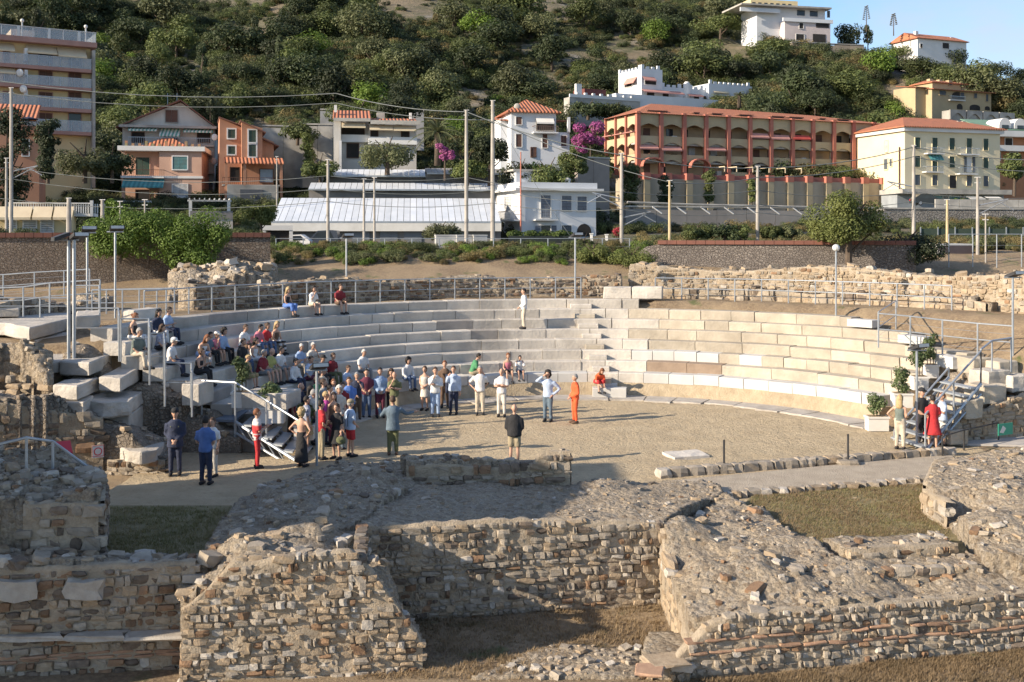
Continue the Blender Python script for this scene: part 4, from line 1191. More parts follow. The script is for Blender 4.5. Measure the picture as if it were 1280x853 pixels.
def hip_roof(par, fr, x0, x1, y0, y1, z, h, over=.5, inset=None, m=None, name='roof', th=.14):
    x0 -= over; x1 += over; y0 -= over; y1 += over
    ins = (y1 - y0) / 2 if inset is None else inset
    w = fr.w; ym = (y0 + y1) / 2
    b = MB(fr); lo = [w(x0, y0, z), w(x1, y0, z), w(x1, y1, z), w(x0, y1, z)]; ri = [w(x0 + ins, ym, z + h), w(x1 - ins, ym, z + h)]
    b.add(lo + ri, [(0, 1, 5, 4), (1, 2, 5), (2, 3, 4, 5), (3, 0, 4)])
    b.add([p - Vector((0, 0, th)) for p in lo] + lo, [(0, 3, 2, 1), (0, 1, 5, 4), (1, 2, 6, 5), (2, 3, 7, 6), (3, 0, 4, 7)])
    return b.build(name, m, par)
def slope_roof(par, fr, poly, y0, y1, m, name='roof', th=.14):
    """roof surface along local x given by (x, z) points, extruded y0..y1"""
    pts = list(poly) + [(x, z - th) for x, z in reversed(poly)]
    b = MB(fr); b.prism(pts, y0, y1)
    return b.build(name, m, par, fix=True)
def shed_roof(par, fr, x0, x1, y0, z0, y1, z1, m, name='roof', th=.12):
    w = fr.w; b = MB(fr)
    b.slab([w(x0, y0, z0), w(x1, y0, z0), w(x1, y1, z1), w(x0, y1, z1)], th)
    return b.build(name, m, par, fix=True)
def TILES(fr, nm): return stripe_mat('roof_tiles_' + nm, TILE_C[0], TILE_C[1], .42, 0, .05, fr)
def fpx(x0, y0, d0, x1, d1): return Frame(P(x0, y0, d0), P(x1, y0, d1))
def house(name, label, fr, cat='house'):
    return thing(name, label, cat, fr.o)

# --- apartment block on the left
fr = fpx(-40, 205, 123.5, 113, 130.5)
h = house('apartment_block', 'tall cream apartment block with pink balcony slabs and glass railings', fr, 'building')
YEL = mat('pale_yellow_plaster', (.66, .54, .31), (.58, .46, .26), .5, .9, stain=.2)
PINKC = mat('pink_concrete', (.40, .23, .19), (.33, .19, .16), .8, .9, stain=.2)
zt = fr.hit(60, 57)[1]
part('wall', YEL, h, fr, (0, fr.L, 0, 13, -6, zt))
part('side_wall', CONC, h, fr, (fr.L + .002, fr.L + .35, -1.2, 12.9, -6, zt - .3))
rf = part('roof', PINKC, h, fr, (-.2, fr.L + .5, -1.4, 13.2, zt + .002, zt + .6))
zr = zt + .6
part('parapet_panel', PANEL, rf, fr, (0, fr.L + .4, -1.3, -1.26, zr, zr + 1.15)); part('parapet_panel', PANEL, rf, fr, (fr.L + .36, fr.L + .40, -1.26, 12, zr, zr + 1.15))
bx = []
for i in range(9): bx.append((fr.L * i / 8, fr.L * i / 8 + .3 if i % 2 else fr.L * i / 8 + .08, -1.34, -1.30, zr, zr + 1.2))
bx.append((0, fr.L + .45, -1.34, -1.22, zr + 1.151, zr + 1.22))
part('parapet_posts', WHITE, rf, fr, *bx)
for px in (26, 105):
    x = fr.hit(px, 55)[0]; l = MB(fr); l.box(x - .07, x + .07, -1.2, -1.06, zr, zr + 1.7); l.ball(fr.w(x, -1.13, zr + 1.85), (.22, .22, .22)); l.build('globe_lamp', WHITE, rf)
part('roof_room', CREAM, rf, fr, (fr.hit(18, 50)[0], fr.hit(48, 50)[0], 3, 8, zr, zr + 1.5))
for yr, ys in ((70.5, 83), (96, 107), (121, 134), (150, 163)):
    zs = fr.hit(60, ys, -1.2)[1]; zz = fr.hit(60, yr, -1.2)[1]
    s = part('balcony', PINKC, h, fr, (0, fr.L - .1, -1.25, -.002, zs - .42, zs))
    part('railing', PANEL, s, fr, (0, fr.L - .1, -1.2, -1.17, zs, zz))
    bx = [(0, fr.L - .1, -1.22, -1.15, zz, zz + .06)] + [(fr.L * i / 11, fr.L * i / 11 + .05, -1.24, -1.205, zs, zz) for i in range(11)]
    part('handrail', STEEL, s, fr, *bx)
for y0, y1, kinds in ((89.5, 105, ('brown', 'brown')), (116, 132, ('brown', 'brown')), (142, 161, ('brown', None)), (63, 80, (None, None))):
    for (x0, x1), kd in zip(((49, 65), (86, 101)), kinds):
        window(h, fr, x0, y0, x1, y1 + (x0 - 49) * .07, shut=kd, trim=PINKC, nm='balcony_door')
    window(h, fr, 4, y0 - 1, 12, y1 - 2, shut='brown', trim=PINKC, nm='balcony_door')
for q in ((34, 55, 72, 67.5), (73, 58, 109, 72), (-5, 52, 19, 64), (-5, 80, 20, 92)): awning(h, fr, *q, out=1.3)
part('divider', WHITE, h, fr, *[(fr.hit(29, y)[0], fr.hit(33, y)[0], -1.15, 0, fr.hit(31, y + 8)[1], fr.hit(31, y - 8)[1]) for y in (70, 97, 122)])
for px, py in ((22.5, 93), (27, 113)):
    b = MB(fr); x, z = fr.hit(px, py); b.ball(fr.w(x, -1.4, z), (.45, .12, .45), 12, 6); b.build('satellite_dish', WHITE, h, True)
# --- orange house with a tiled roof in front of the block
fr = fpx(-30, 215, 112, 49, 114)
h = house('terrace_house', 'small orange house with red tiled roof and a dark parasol on its terrace', fr)
OR = mat('orange_plaster', (.48, .245, .15), (.40, .20, .125), .7, .9, stain=.25)
z1 = fr.hit(20, 152)[1]; part('wall', OR, h, fr, (0, fr.L, 0, 9, -5, fr.hit(30, 157)[1]))
part('upper_wall', OR, h, fr, (0, fr.hit(27, 150)[0], .6, 8, fr.hit(30, 157)[1], z1))
shed_roof(h, fr, -1, fr.hit(46, 150)[0], -.3, fr.hit(20, 150)[1], 6, fr.hit(20, 130)[1] + .6, TILES(fr, 'a'))
balcony(h, fr, 33, 152, 49, 165, .9, OR, WOOD)
b = MB(fr); x, z = fr.hit(36, 146, -.4); b.tube([fr.w(x, -.4, z - 1.6), fr.w(x, -.4, z)], .03, 5); b.loft([[fr.w(x + r * math.cos(k * .785), -.4 + r * math.sin(k * .785), z - dz) for k in range(8)] for r, dz in ((.05, 0), (.9, .22), (.92, .3))]); b.build('parasol', mat('navy_cloth', (.02, .025, .06), (.015, .02, .05), 2, .9), h, fix=True)
window(h, fr, 28, 175, 36, 195, shut='brown')
# --- gabled house behind the pink one
fr = fpx(153, 230, 133, 268, 135.5)
h = house('gabled_house', 'old white gabled house with striped green awnings and satellite dishes', fr)
GW = mat('grey_white_plaster', (.56, .54, .50), (.43, .41, .38), .6, .9, stain=.45, streak=True)
L = fr.L; ze = fr.hit(210, 158)[1]; za = fr.hit(226, 128)[1]; xa = fr.hit(226, 128)[0]
part('wall', GW, h, fr, (0, L, 0, 11, -6, ze))
b = MB(fr); b.prism([(0, ze), (L, ze), (xa, za)], .02, 10.9); gb = b.build('gable', GW, h, fix=True)
T = TILES(fr, 'b')
slope_roof(h, fr, [(-.7, ze - .25), (xa, za + .25)], -.9, 11.5, mat('dark_tiles', (.22, .10, .07), (.14, .065, .05), 3, .9)); slope_roof(h, fr, [(xa, za + .25), (L + .5, ze - .2)], -.9, 11.5, MATS['dark_tiles'])
window(gb, fr, 207, 138, 222, 153, shut='brown', trim=CONC)
part('eaves_band', CONC, h, fr, (-.3, L + .3, -1.2, -.002, ze - .3, ze))
for q in ((160, 157, 196, 164), (199, 158, 225, 171), (229, 159, 266, 166)): awning(h, fr, *q, out=1.2, m=AWN['stripe'])
for q in ((165, 166, 180, 178), (205, 172, 222, 180), (247, 165, 262, 178)): window(h, fr, *q, pane=DARK, trim=WOOD)
balcony(h, fr, 160, 172, 268, 181, 1.1, CONC)
balcony(h, fr, 250, 205, 268, 216, .9, CONC); window(h, fr, 254, 187, 266, 200, shut='white'); window(h, fr, 254, 226, 266, 240, shut='slate')
for px, py in ((269, 173), (268, 203)):
    b = MB(fr); x, z = fr.hit(px, py); b.ball(fr.w(x, -1.5, z), (.42, .12, .42), 12, 6); b.build('satellite_dish', WHITE, h, True)
for px in (207, 219):
    b = MB(fr); x, z = fr.hit(px, 135); b.tube([fr.w(x, 3, z - 1), fr.w(x, 3, z + 2.2)], .03, 4); b.tube([fr.w(x - .5, 3, z + 1.9), fr.w(x + .5, 3, z + 1.9)], .02, 4); b.build('antenna', STEEL, h)
# --- pink house
fr = fpx(152, 262, 126, 252, 127.5)
h = house('pink_house', 'pink two storey house with teal awning, white bands and a loggia', fr)
PK = mat('pink_plaster', (.56, .35, .255), (.48, .295, .215), .5, .9, stain=.2)
zc = fr.hit(200, 189)[1]; xl = fr.hit(199, 200)[0]; L = fr.L
zb1 = fr.hit(200, 222)[1]
part('wall', PK, h, fr, (xl, L, 0, 9, -5, zc)); part('loggia_wall', PK, h, fr, (0, xl - .002, 1.5, 8.9, -5, zc))
part('corner_pillar', PK, h, fr, (0, .35, 0, .4, -5, zc))
part('cornice', WHITE, h, fr, (-.4, L + .4, -.4, 9.2, zc + .002, zc + .55))
part('floor_band', WHITE, h, fr, (-.1, L + .15, -.12, 1.49, zb1 - .1, zb1 + .18))
hip_roof(h, fr, fr.hit(172, 187)[0], fr.hit(232, 187)[0], 2, 7.5, zc + .56, 1.35, .3, 2.4, T)
window(h, fr, 170, 197, 187, 219, y=1.5, shut='green', trim=PK); window(h, fr, 216, 196, 234, 212, shut='teal', tw=.12)
window(h, fr, 216, 231, 234, 247, shut='white', tw=.12); window(h, fr, 170, 238, 187, 252, y=1.5, pane=DARK, trim=WOOD)
balcony(h, fr, 152, 212, 205, 221, .5, WHITE, WOOD, y=0); awning(h, fr, 152, 223, 204, 235, 1.1, AWN['teal'])
part('terrace_wall', mat('red_brown_plaster', (.20, .08, .06), (.14, .06, .05), 1, .9), h, fr, (-.5, L + .3, -2.6, -2.3, -5, fr.hit(200, 257, -2.5)[1]))
part('canopy', WHITE, h, fr, (-.3, fr.hit(205, 254)[0], -2.4, -.01, fr.hit(180, 254, -1)[1], fr.hit(180, 251.5, -1)[1]))
bx = []
for i in range(12):
    x = .3 + i * .75; bx.append((x, x + .3, .3, .6, zc + .55, zc + .55 + .35 + .3 * (i % 3 == 0)))
part('terrace_pots', mat('terracotta_pots', (.35, .16, .10), (.2, .2, .1), 2, .9), h, fr, *bx)
# --- orange house with sloped roofs
fr = fpx(276, 235, 126.5, 352, 128.5)
h = house('orange_house', 'orange house with split sloping roofs, green shutters and a tiled porch', fr)
X = lambda px, py=190: fr.hit(px, py)[0]
Z = lambda py, px=310: fr.hit(px, py)[1]
b = MB(fr); b.prism([(X(274), -5), (X(302), -5), (X(302), Z(158)), (X(275), Z(147))], 1.2, 9); b.build('wall', OR, h, fix=True)
b = MB(fr); b.prism([(X(302) + .003, -5), (X(328), -5), (X(328), Z(160)), (X(302) + .003, Z(153))], 0, 9); b.build('wall', OR, h, fix=True)
b = MB(fr); b.prism([(X(328) + .003, -5), (X(343), -5), (X(343), Z(176)), (X(328) + .003, Z(170))], 1.0, 8); b.build('wall', OR, h, fix=True)
RT = MATS['dark_tiles']
slope_roof(h, fr, [(X(274), Z(146)), (X(302.5), Z(155.5))], .8, 9.4, RT); slope_roof(h, fr, [(X(300), Z(151)), (X(332), Z(165))], -.5, 9.4, RT); slope_roof(h, fr, [(X(324), Z(170)), (X(349), Z(181))], .4, 8.5, RT)
for q, yy in (((285, 162, 294, 173), 1.2), ((285, 183, 294, 193), 1.2), ((311, 163, 320, 178), 0), ((311, 181, 320, 196), 0)): window(h, fr, *q, y=yy, shut='green', tw=.16)
shed_roof(h, fr, X(280), X(353), -2.2, Z(205), 0, Z(197), TILES(fr, 'c'))
for px in (282, 305, 350): part('porch_post', OR, h, fr, (X(px) - .15, X(px) + .15, -2.0, -1.7, -2, Z(206)))
window(h, fr, 288, 210, 299, 226, pane=DARK, trim=WOOD); window(h, fr, 325, 212, 341, 228, pane=mat('blue_grey_curtain', (.25, .33, .42), (.2, .27, .36), 2, .5), trim=WOOD)  # right pane in a plain blue grey
balcony(h, fr, 278, 222, 352, 231, 2.0, CONC, WOOD)
part('garage_wall', CONC, h, fr, (X(283), X(346), -2.3, -2.02, -5, Z(233)))
part('garage_door', mat('garage_slate', (.10, .105, .12), (.075, .08, .09), 2, .6), h, fr, (X(299), X(327), -2.42, -2.31, -5, Z(238)))
# --- villa with red roofs
fr = fpx(416, 212, 126, 523, 127.5)
h = house('red_roofed_villa', 'low white villa with two red tiled roofs and cream awnings', fr)
X = lambda px, py=170: fr.hit(px, py)[0]
Z = lambda py, px=460: fr.hit(px, py)[1]
part('wall', GW, h, fr, (X(417), X(426), 0, 8, -4, Z(150)), (X(426), X(461), 1.6, 8, -4, Z(150)))
part('wall', GW, h, fr, (X(461), X(521), .8, 8, -4, Z(155)))
T2 = TILES(fr, 'd')
shed_roof(h, fr, X(416), X(463.5), -.8, Z(149), 5, Z(136) + .3, T2); part('fascia', CONC, h, fr, (X(417), X(463), -.82, -.6, Z(153), Z(149)))
shed_roof(h, fr, X(464), X(521.5), -.5, Z(152), 3.5, Z(146) + .2, T2); part('fascia', CONC, h, fr, (X(463), X(525), -.8, -.55, Z(156), Z(151)))
part('chimney', WHITE, h, fr, (X(417.5), X(421), 1, 1.8, Z(140), Z(131))); part('chimney', CONC, h, fr, (X(472), X(482), 3, 4.5, Z(146), Z(137))); part('chimney', WHITE, h, fr, (X(513), X(516), 2, 2.6, Z(146), Z(138)))
awning(h, fr, 427, 153, 457, 160, .5); awning(h, fr, 462, 156, 491, 163, .5); awning(h, fr, 492, 157, 520, 164, .5)
balcony(h, fr, 424, 169, 461, 176, .6, WHITE, None, solid=WHITE, y=1.6)
balcony(h, fr, 461, 173, 521, 179, .6, WHITE, None, solid=WHITE, y=.8)
for q, yy in (((428, 160, 455, 169), 1.6), ((464, 163, 472, 172), .8), ((502, 164, 511, 173), .8)): window(h, fr, *q, y=yy, pane=DARK, trim=WOOD)
window(h, fr, 434, 180, 448, 197, y=1.6, pane=DARK, trim=WOOD); window(h, fr, 500, 184, 511, 198, y=.8, shut='slate')
part('pillar', WHITE, h, fr, (X(424), X(427), -.6, -.2, -4, Z(177)))
# --- greenhouses
def glasshouse(label, x0, d0, x1, d1, yf, yb, dep, wall_y, m):
    fr = fpx(x0, wall_y, d0, x1, d1)
    h = house('greenhouse', label, fr, 'greenhouse')
    zf = fr.hit((x0 + x1) / 2, yf)[1]; zb = fr.hit((x0 + x1) / 2, yb, dep)[1]
    w = fr.w
    n = max(4, int(fr.L / .62)); 
    for i in range(n):
        a, c = fr.L * i / n, fr.L * (i + 1) / n - .045
        b = MB(fr); b.slab([w(a, -.5, zf), w(c, -.5, zf), w(c, dep, zb), w(a, dep, zb)], .06); b.build('roof_panel', m, h, fix=True)
    part('wall', mat('greenhouse_wall', (.20, .19, .18), (.13, .125, .12), .6, .7, stain=.3), h, fr, (0, fr.L, 0, dep, -1.5, zf - .1))
    part('ridge_beam', STEEL, h, fr, (0, fr.L, -.56, -.5, zf - .16, zf + .02))
    return h, fr, zf
WHT = mat('whitewashed_glass', (.66, .69, .73), (.55, .59, .64), .7, .35, rv=.08)
h, fr, zf = glasshouse('long white glazed greenhouse roof behind the parked cars', 340, 104, 626, 106, 277, 248, 7.5, 306, WHT)
part('eaves_panel', mat('eaves_white', (.62, .61, .58), (.52, .51, .48), .8, .8, stain=.2), h, fr, (0, fr.L, -.56, -.45, zf - .95, zf - .17))
for px in (440, 475, 505, 560): part('door', mat('door_slate', (.16, .18, .20), (.12, .13, .15), 1, .5), h, fr, (fr.hit(px, 295)[0], fr.hit(px + 22, 295)[0], -.1, -.003, -1, fr.hit(px, 290)[1]))
glasshouse('second white greenhouse roof stepping up behind the long one', 386, 116, 630, 118, 237, 229, 2.6, 250, WHT)
glasshouse('small topmost white greenhouse roof under the red roofed villa', 412, 121, 532, 122, 220, 212, 2.0, 228, WHT)
glasshouse('grey weathered shed roof beside the topmost greenhouse', 533, 121, 660, 123, 217, 211, 2.0, 226, mat('weathered_sheet', (.30, .29, .28), (.20, .19, .18), .8, .7, rv=.1))
# --- white villa
fr = fpx(650, 308, 110, 745, 112.5)
h = house('white_villa', 'square white villa with flat roof, grey shutters and small balconies', fr)
X = lambda px, py=260: fr.hit(px, py)[0]
Z = lambda py, px=700: fr.hit(px, py)[1]
VW = mat('villa_white', (.62, .635, .655), (.56, .575, .595), .5, .85, stain=.12)
dep = 9.0
part('wall', VW, h, fr, (0, fr.L, 0, dep, -2, Z(238)))
part('cornice', WHITE, h, fr, (-.7, fr.L + .6, -.7, dep + .5, Z(239) + .01, Z(237.2) + .1)); part('parapet', VW, h, fr, (-.1, fr.L + .1, -.1, dep + .1, Z(237.2) + .101, Z(228.5)))
part('roof_room', VW, h, fr, (X(653, 222) + .6, X(703, 222) + .2, 4, 7.5, Z(229), Z(217) + .4)); part('roof_slab', CONC, h, fr, (X(653, 222) + .2, X(703, 222) + .6, 3.7, 7.8, Z(217) + .401, Z(217) + .6))
for a, c in ((669, 679), (692, 701)): window(h, fr, a, 222, c, 229.5, y=4.0, shut='slate')
b = MB(fr); x = X(722); b.tube([fr.w(x, 3, Z(230)), fr.w(x, 3, Z(224)), fr.w(x, 3, Z(223)), fr.w(x, 3, Z(220))], [.3, .3, .42, .12], 10); b.build('chimney', WHITE, h)
window(h, fr, 676, 244.5, 688, 272.5, shut='grey', nm='balcony_door'); window(h, fr, 702, 245, 714, 263, shut='grey'); window(h, fr, 721.5, 246, 733, 263.6, shut='grey')
window(h, fr, 676, 282, 688, 292, shut='open:grey'); window(h, fr, 702, 282, 714, 292, shut='slate')
balcony(h, fr, 669.5, 262.5, 698, 274, .9, WHITE)
a_, b2, z0, z1 = fr.rect(721, 280, 739, 296)
arc = [(a_, z0)] + [((a_ + b2) / 2 - (b2 - a_) / 2 * math.cos(t * math.pi / 8), z0 + (z1 - z0) * (.35 + .65 * math.sin(t * math.pi / 8))) for t in range(9)] + [(b2, z0)]
b = MB(fr); b.prism(arc, -.05, -.004); b.build('arched_door', DARK, h, fix=True)
sd = Frame(fr.w(0, dep, 0), fr.w(0, 0, 0))
window(h, sd, 632, 246, 638.5, 272.5, shut='white'); balcony(h, sd, 622, 264, 643, 275, .8, WHITE); window(h, sd, 634, 284, 638, 298, shut='white')
b = MB(fr); b.tube([fr.w(.1, -.12, -2), fr.w(.1, -.12, Z(240))], .07, 6); b.build('downpipe', WHITE, h)
fw = fpx(608, 312, 104, 724, 105.5)
gw = house('garden_wall', 'low white garden wall with dark fence in front of the white villa', fw, 'wall')
part('wall', WHITE, gw, fw, (0, fw.L, 0, .25, -.6, fw.hit(660, 305)[1]))
part('fence_panel', mat('dark_green_fence', (.02, .03, .025), (.015, .02, .02), 2, .7), gw, fw, (fw.hit(636, 300)[0], fw.L, .06, .14, fw.hit(660, 305)[1], fw.hit(660, 295)[1]))
r2 = random.Random(8); b = MB()
cs = [(fw.w(fw.hit(640, 295)[0] + i * .42, .5 + .15 * math.sin(i), fw.hit(660, 293)[1] + .1 * math.sin(i * 1.7)), .42) for i in range(15)]
leafset(b, cs, 3200, .11, r2); tag(b.build('hedge', leaf_mat('hedge_leaf', (.06, .10, .02), (.10, .14, .03), .1)), 'clipped green hedge along the garden wall of the white villa', 'hedge')
for x0, x1, y0, y1, lab in ((738, 741, 293, 312, 'white gate pillar beside the villa hedge'), (757, 760, 294, 312, 'white gate pillar at the foot of the lane')):
    q = fpx(x0, y1, 103, x1, 103); t = house('gate_pillar', lab, q, 'pillar'); part('shaft', WHITE, t, q, (0, q.L, 0, .3, -.3, q.hit(x0, y0)[1])); part('cap', WHITE, t, q, (-.06, q.L + .06, -.06, .36, q.hit(x0, y0)[1] + .001, q.hit(x0, y0)[1] + .08))
# --- white house with hip roof
fr = fpx(639, 205, 124, 712, 125.5)
h = house('hip_roofed_house', 'white house with red hip roof and brown shuttered doors', fr)
X = lambda px, py=160: fr.hit(px, py)[0]
Z = lambda py, px=670: fr.hit(px, py)[1]
part('wall', VW, h, fr, (0, X(695), 0, 8, -4, Z(140))); part('lower_wall', VW, h, fr, (X(695) + .002, fr.L, 0, 8, -4, Z(165)))
hip_roof(h, fr, 0, X(695), 0, 8, Z(140) + .002, 1.9, .5, 3.2, T)
part('side_wing', VW, h, fr, (X(630), -.002, 2, 7, -4, Z(147))); shed_roof(h, fr, X(629), .3, 1.4, Z(149), 7, Z(141), T)
shed_roof(h, fr, X(695), fr.L + .4, 1.5, Z(148), 8, Z(143), T); part('pillar', WHITE, h, fr, (fr.L - .3, fr.L, -.3, .1, Z(165), Z(146)))
window(h, fr, 645, 146.5, 652, 156, shut='brown')
for q in ((645, 168, 652, 184), (678, 168, 684, 185), (701, 170, 708, 183)): window(h, fr, *q, shut='brown')
window(h, fr, 664, 185, 669.5, 196, shut='brown', trim=WOOD)
window(h, fr, 671, 150, 692, 163, pane=DARK, trim=CONC); awning(h, fr, 671, 145, 693, 155, .6, AWN['white'])
balcony(h, fr, 667.5, 158.5, 698, 165, .9, WHITE, mat('rail_brown', (.18, .11, .09), (.12, .08, .07), 2, .7))
b = MB(fr); x, z = fr.hit(651, 133); b.ball(fr.w(x - .3, .5, z), (.4, .14, .4), 12, 6); b.build('satellite_dish', CONC, h, True)
# --- bougainvillea and palm
def bloom(label, px, py, d, w, hh, seed, m, n=1500, sz=.14, name='bougainvillea', base=None):
    r = random.Random(seed); t = thing(name, label, 'flowering shrub', P(px, py + hh / 2, d))
    s = d / FPX; b = MB()
    cs = [(P(px + r.uniform(-.4, .4) * w, py + r.uniform(-.4, .4) * hh, d + r.uniform(-.6, .6)), r.uniform(.14, .28) * w * s) for _ in range(10)]
    leafset(b, cs, n, sz, r); b.build('blossom', m, t)
    g_ = MB(); leafset(g_, [(c + Vector((0, .4, -.3)), q) for c, q in cs[:5]], n // 3, sz, r); g_.build('foliage', LEAFM['mid'], t)
    b = MB(); c = P(px, py + hh * (base or .9), d); b.tube([c - Vector((0, 0, 1.5)), P(px, py, d)], [.12, .05], 6); b.build('stem', BARK, t)
    return t
PURP = leaf_mat('bougainvillea_petal', (.36, .07, .26), (.30, .09, .20), .15)
bloom('large purple bougainvillea beside the terracotta building', 738, 174, 124, 42, 38, 1, PURP, 2600)
bloom('hanging magenta bougainvillea under the palm', 556, 190, 112, 22, 20, 2, PURP, 1100)
bloom('red flowering shrub by the lane gate', 772, 290, 100, 16, 8, 3, leaf_mat('red_petal', (.45, .05, .07), (.35, .04, .06), .1), 500, .1)
def palm(label, px, py, d, hp, fronds=26, rp=30, seed=1):
    r = random.Random(seed); s = d / FPX; base = P(px, py, d); t = thing('palm_tree', label, 'palm tree', base)
    topv = base + Vector((0, 0, hp * s)); b = MB(); b.tube([base - Vector((0, 0, 1)), (base + topv) / 2, topv], [.38, .32, .36], 10); b.build('trunk', BARK, t, True)
    for i in range(fronds):
        a = i * 2.4; el = 1.25 - 1.5 * (i / fronds); l = rp * s * r.uniform(.85, 1.1)
        pts = []; 
        for j in range(7):
            q = j / 6; rr = l * q; zz = math.sin(el) * rr - .55 * l * q * q * (1.1 - .3 * math.sin(el))
            pts.append(topv + Vector((math.cos(a) * math.cos(el) * rr, math.sin(a) * math.cos(el) * rr, zz)))
        b = MB(); b.tube(pts, [.05, .045, .04, .035, .03, .02, .01], 4)
        sv = Vector((-math.sin(a), math.cos(a), 0))
        for j in range(1, 7):
            for k in range(3):
                c = pts[j - 1].lerp(pts[j], k / 3); fw_ = (pts[j] - pts[j - 1]).normalized()
                for sg in (-1, 1):
                    tip = c + sv * sg * l * .20 * (1.15 - j / 7) + fw_ * l * .12 - Vector((0, 0, l * .05))
                    b.add([c - fw_ * .05, c + fw_ * .07, tip], [(0, 1, 2)])
        b.build('frond', LEAFM['olive'], t)
    return t
palm('date palm with arching fronds beside the red roofed villa', 547, 196, 118, 30, 26, 36, 3)
palm('small palm in front of the castle villa', 924, 128, 190, 8, 14, 12, 4)
# --- long terracotta apartment building
fr = fpx(797, 214, 148, 1105, 163.5)
h = house('terraced_apartments', 'long apartment building with terracotta roof, red pilasters and rows of arched loggias', fr, 'building')
YB = mat('ochre_plaster', (.47, .385, .245), (.40, .325, .205), .5, .9, stain=.2)
RP = mat('red_pilaster', (.42, .155, .11), (.35, .125, .09), .8, .85)
X = lambda px, py=190: fr.hit(px, py)[0]
Z = lambda py, px=811: fr.hit(px, py)[1]
L = fr.L
zlev = {'top': Z(142.5), 'c3': Z(154.5), 's3': Z(158.5), 'b3': Z(169.8), 'c2': Z(177.7), 's2': Z(182), 'b2': Z(192.6), 'c1': Z(199.5), 's1': Z(203.5), 'b1': Z(213)}
dep = 9.5
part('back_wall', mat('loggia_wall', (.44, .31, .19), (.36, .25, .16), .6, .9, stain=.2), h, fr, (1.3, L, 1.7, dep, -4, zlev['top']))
for zz in ('b3', 'b2', 'b1'): part('floor_slab', CONC, h, fr, (-.1, L, .23, 1.69, zlev[zz] - 1.2, zlev[zz] - .95))
pil = [797, 825.8, 854.6, 882, 910, 937, 963.2, 990, 1015.6, 1041.6, 1066, 1091.5]
xs = [X(p) for p in pil]
for x in xs: part('pilaster', RP, h, fr, (x - .28, x + .28, -.35, .25, -.4, zlev['top'] + .25))
def arch_panel(par, fr_, a, c, zt, zs, zc, y0=0.0, y1=.22, nm='arch'):
    n = 8
    pts = [(a, zt), (a, zs)] + [(a + (c - a) * (.06 + .88 * i / n), zs + (zc - zs) * (1 - abs(2 * i / n - 1) ** 1.7)) for i in range(n + 1)] + [(c, zs), (c, zt)]
    b = MB(fr_); b.prism(pts, y0, y1)
    return b.build(nm, YB, par, fix=True)
r2 = random.Random(12)
bays = [(xs[i] + .28, xs[i + 1] - .28) for i in range(11)] + [(xs[11] + .28, L - .05)]
for i, (a, c) in enumerate(bays):
    for lev, (zt, zs, zc, zb, zn) in enumerate(((zlev['top'], zlev['s3'], zlev['c3'], zlev['b3'], zlev['s2']), (None, zlev['s2'], zlev['c2'], zlev['b2'], zlev['s1']), (None, zlev['s1'], zlev['c1'], zlev['b1'], None))):
        if lev == 0: arch_panel(h, fr, a, c, zt, zs, zc)
        # parapet with the arch of the loggia below
        if zn is not None:
            nxt = (zlev['c2'], zlev['c1'])[lev]
            arch_panel(h, fr, a, c, zb, zn, nxt, nm='parapet')
        elif i > 3: part('parapet', YB, h, fr, (a, c, 0, .2, zb - .9, zb))
        dw = (c - a) * .34; off = (c - a) * r2.choice([.12, .5])
        b = MB(fr); b.box(a + off, a + off + dw, 1.62, 1.698, zb - .95, zb + 1.2); b.build('balcony_door', r2.choice([DARK, DARK, SLAT['brown'], SLAT['white'], GLASS]), h)
        if r2.random() < .4:
            b = MB(fr); b.box(a + (c - a) * .62, a + (c - a) * .85, .5, .9, zb - .95, zb + .15); b.build('terrace_furniture', r2.choice([WHITE, WOOD, CONC]), h)
for px0, px1, y0, y1, m in ((800, 824, 181, 187, 'pink'), (828, 853, 183, 189, 'pink'), (884, 908, 184, 189, 'pink'), (939, 962, 166.5, 173, 'pink'), (965, 988, 168.5, 175, 'pink'), (992, 1014, 169, 175, 'red')):
    awning(h, fr, px0, y0, px1, y1, .5, AWN[m])
for k, (px0, px1) in enumerate(((799, 826), (859, 883))):
    a, c = X(px0), X(px1); n = 8; o_ = []
    for i in range(n + 1):
        t = math.pi * i / n; o_.append(((a + c) / 2 - (c - a) / 2 * math.cos(t), Z(207) + 1.1 * math.sin(t)))
    b = MB(fr); b.prism(o_ + [(x, z - .2) for x, z in reversed(o_)], -1.2, -.36); b.build('arched_canopy', RP, h, fix=True)
for px in (893, 908, 928, 948, 968, 988, 1010, 1030): part('pergola_arm', CREAM, h, fr, (X(px), X(px) + .12, -2.6, -.36, Z(208), Z(207)), (X(px), X(px) + .12, -2.6, -2.5, Z(214), Z(208)))
T3 = TILES(fr, 'e'); w = fr.w
zr = zlev['top'] + .02
b = MB(fr); lo = [w(-.6, -.5, zr), w(L + .4, -.5, zr), w(L + .4, dep, zr), w(-.6, dep, zr)]; ri = [w(5, dep * .55, zr + 2.1), w(L - 9, dep * .55, zr + 1.5)]
b.add(lo + ri, [(0, 1, 5, 4), (1, 2, 5), (2, 3, 4, 5), (3, 0, 4)]); rf = b.build('roof', T3, h)
for px0, px1 in ((812, 838), (870, 878), (893, 907), (927, 945), (968, 985), (990, 1008), (1028, 1036), (1050, 1066)):
    a, c = X(px0), X(px1); b = MB(fr); z_ = zr + .3; b.slab([w(a, .6, z_ + .3), w(c, .6, z_ + .3), w(c, 2.6, z_ + .5), w(a, 2.6, z_ + .5)], .12); b.build('dormer', MATS['dark_tiles'], rf, fix=True)
    part('dormer_opening', DARK, rf, fr, (a + .2, c - .2, .65, 2.4, zr, z_ + .16))
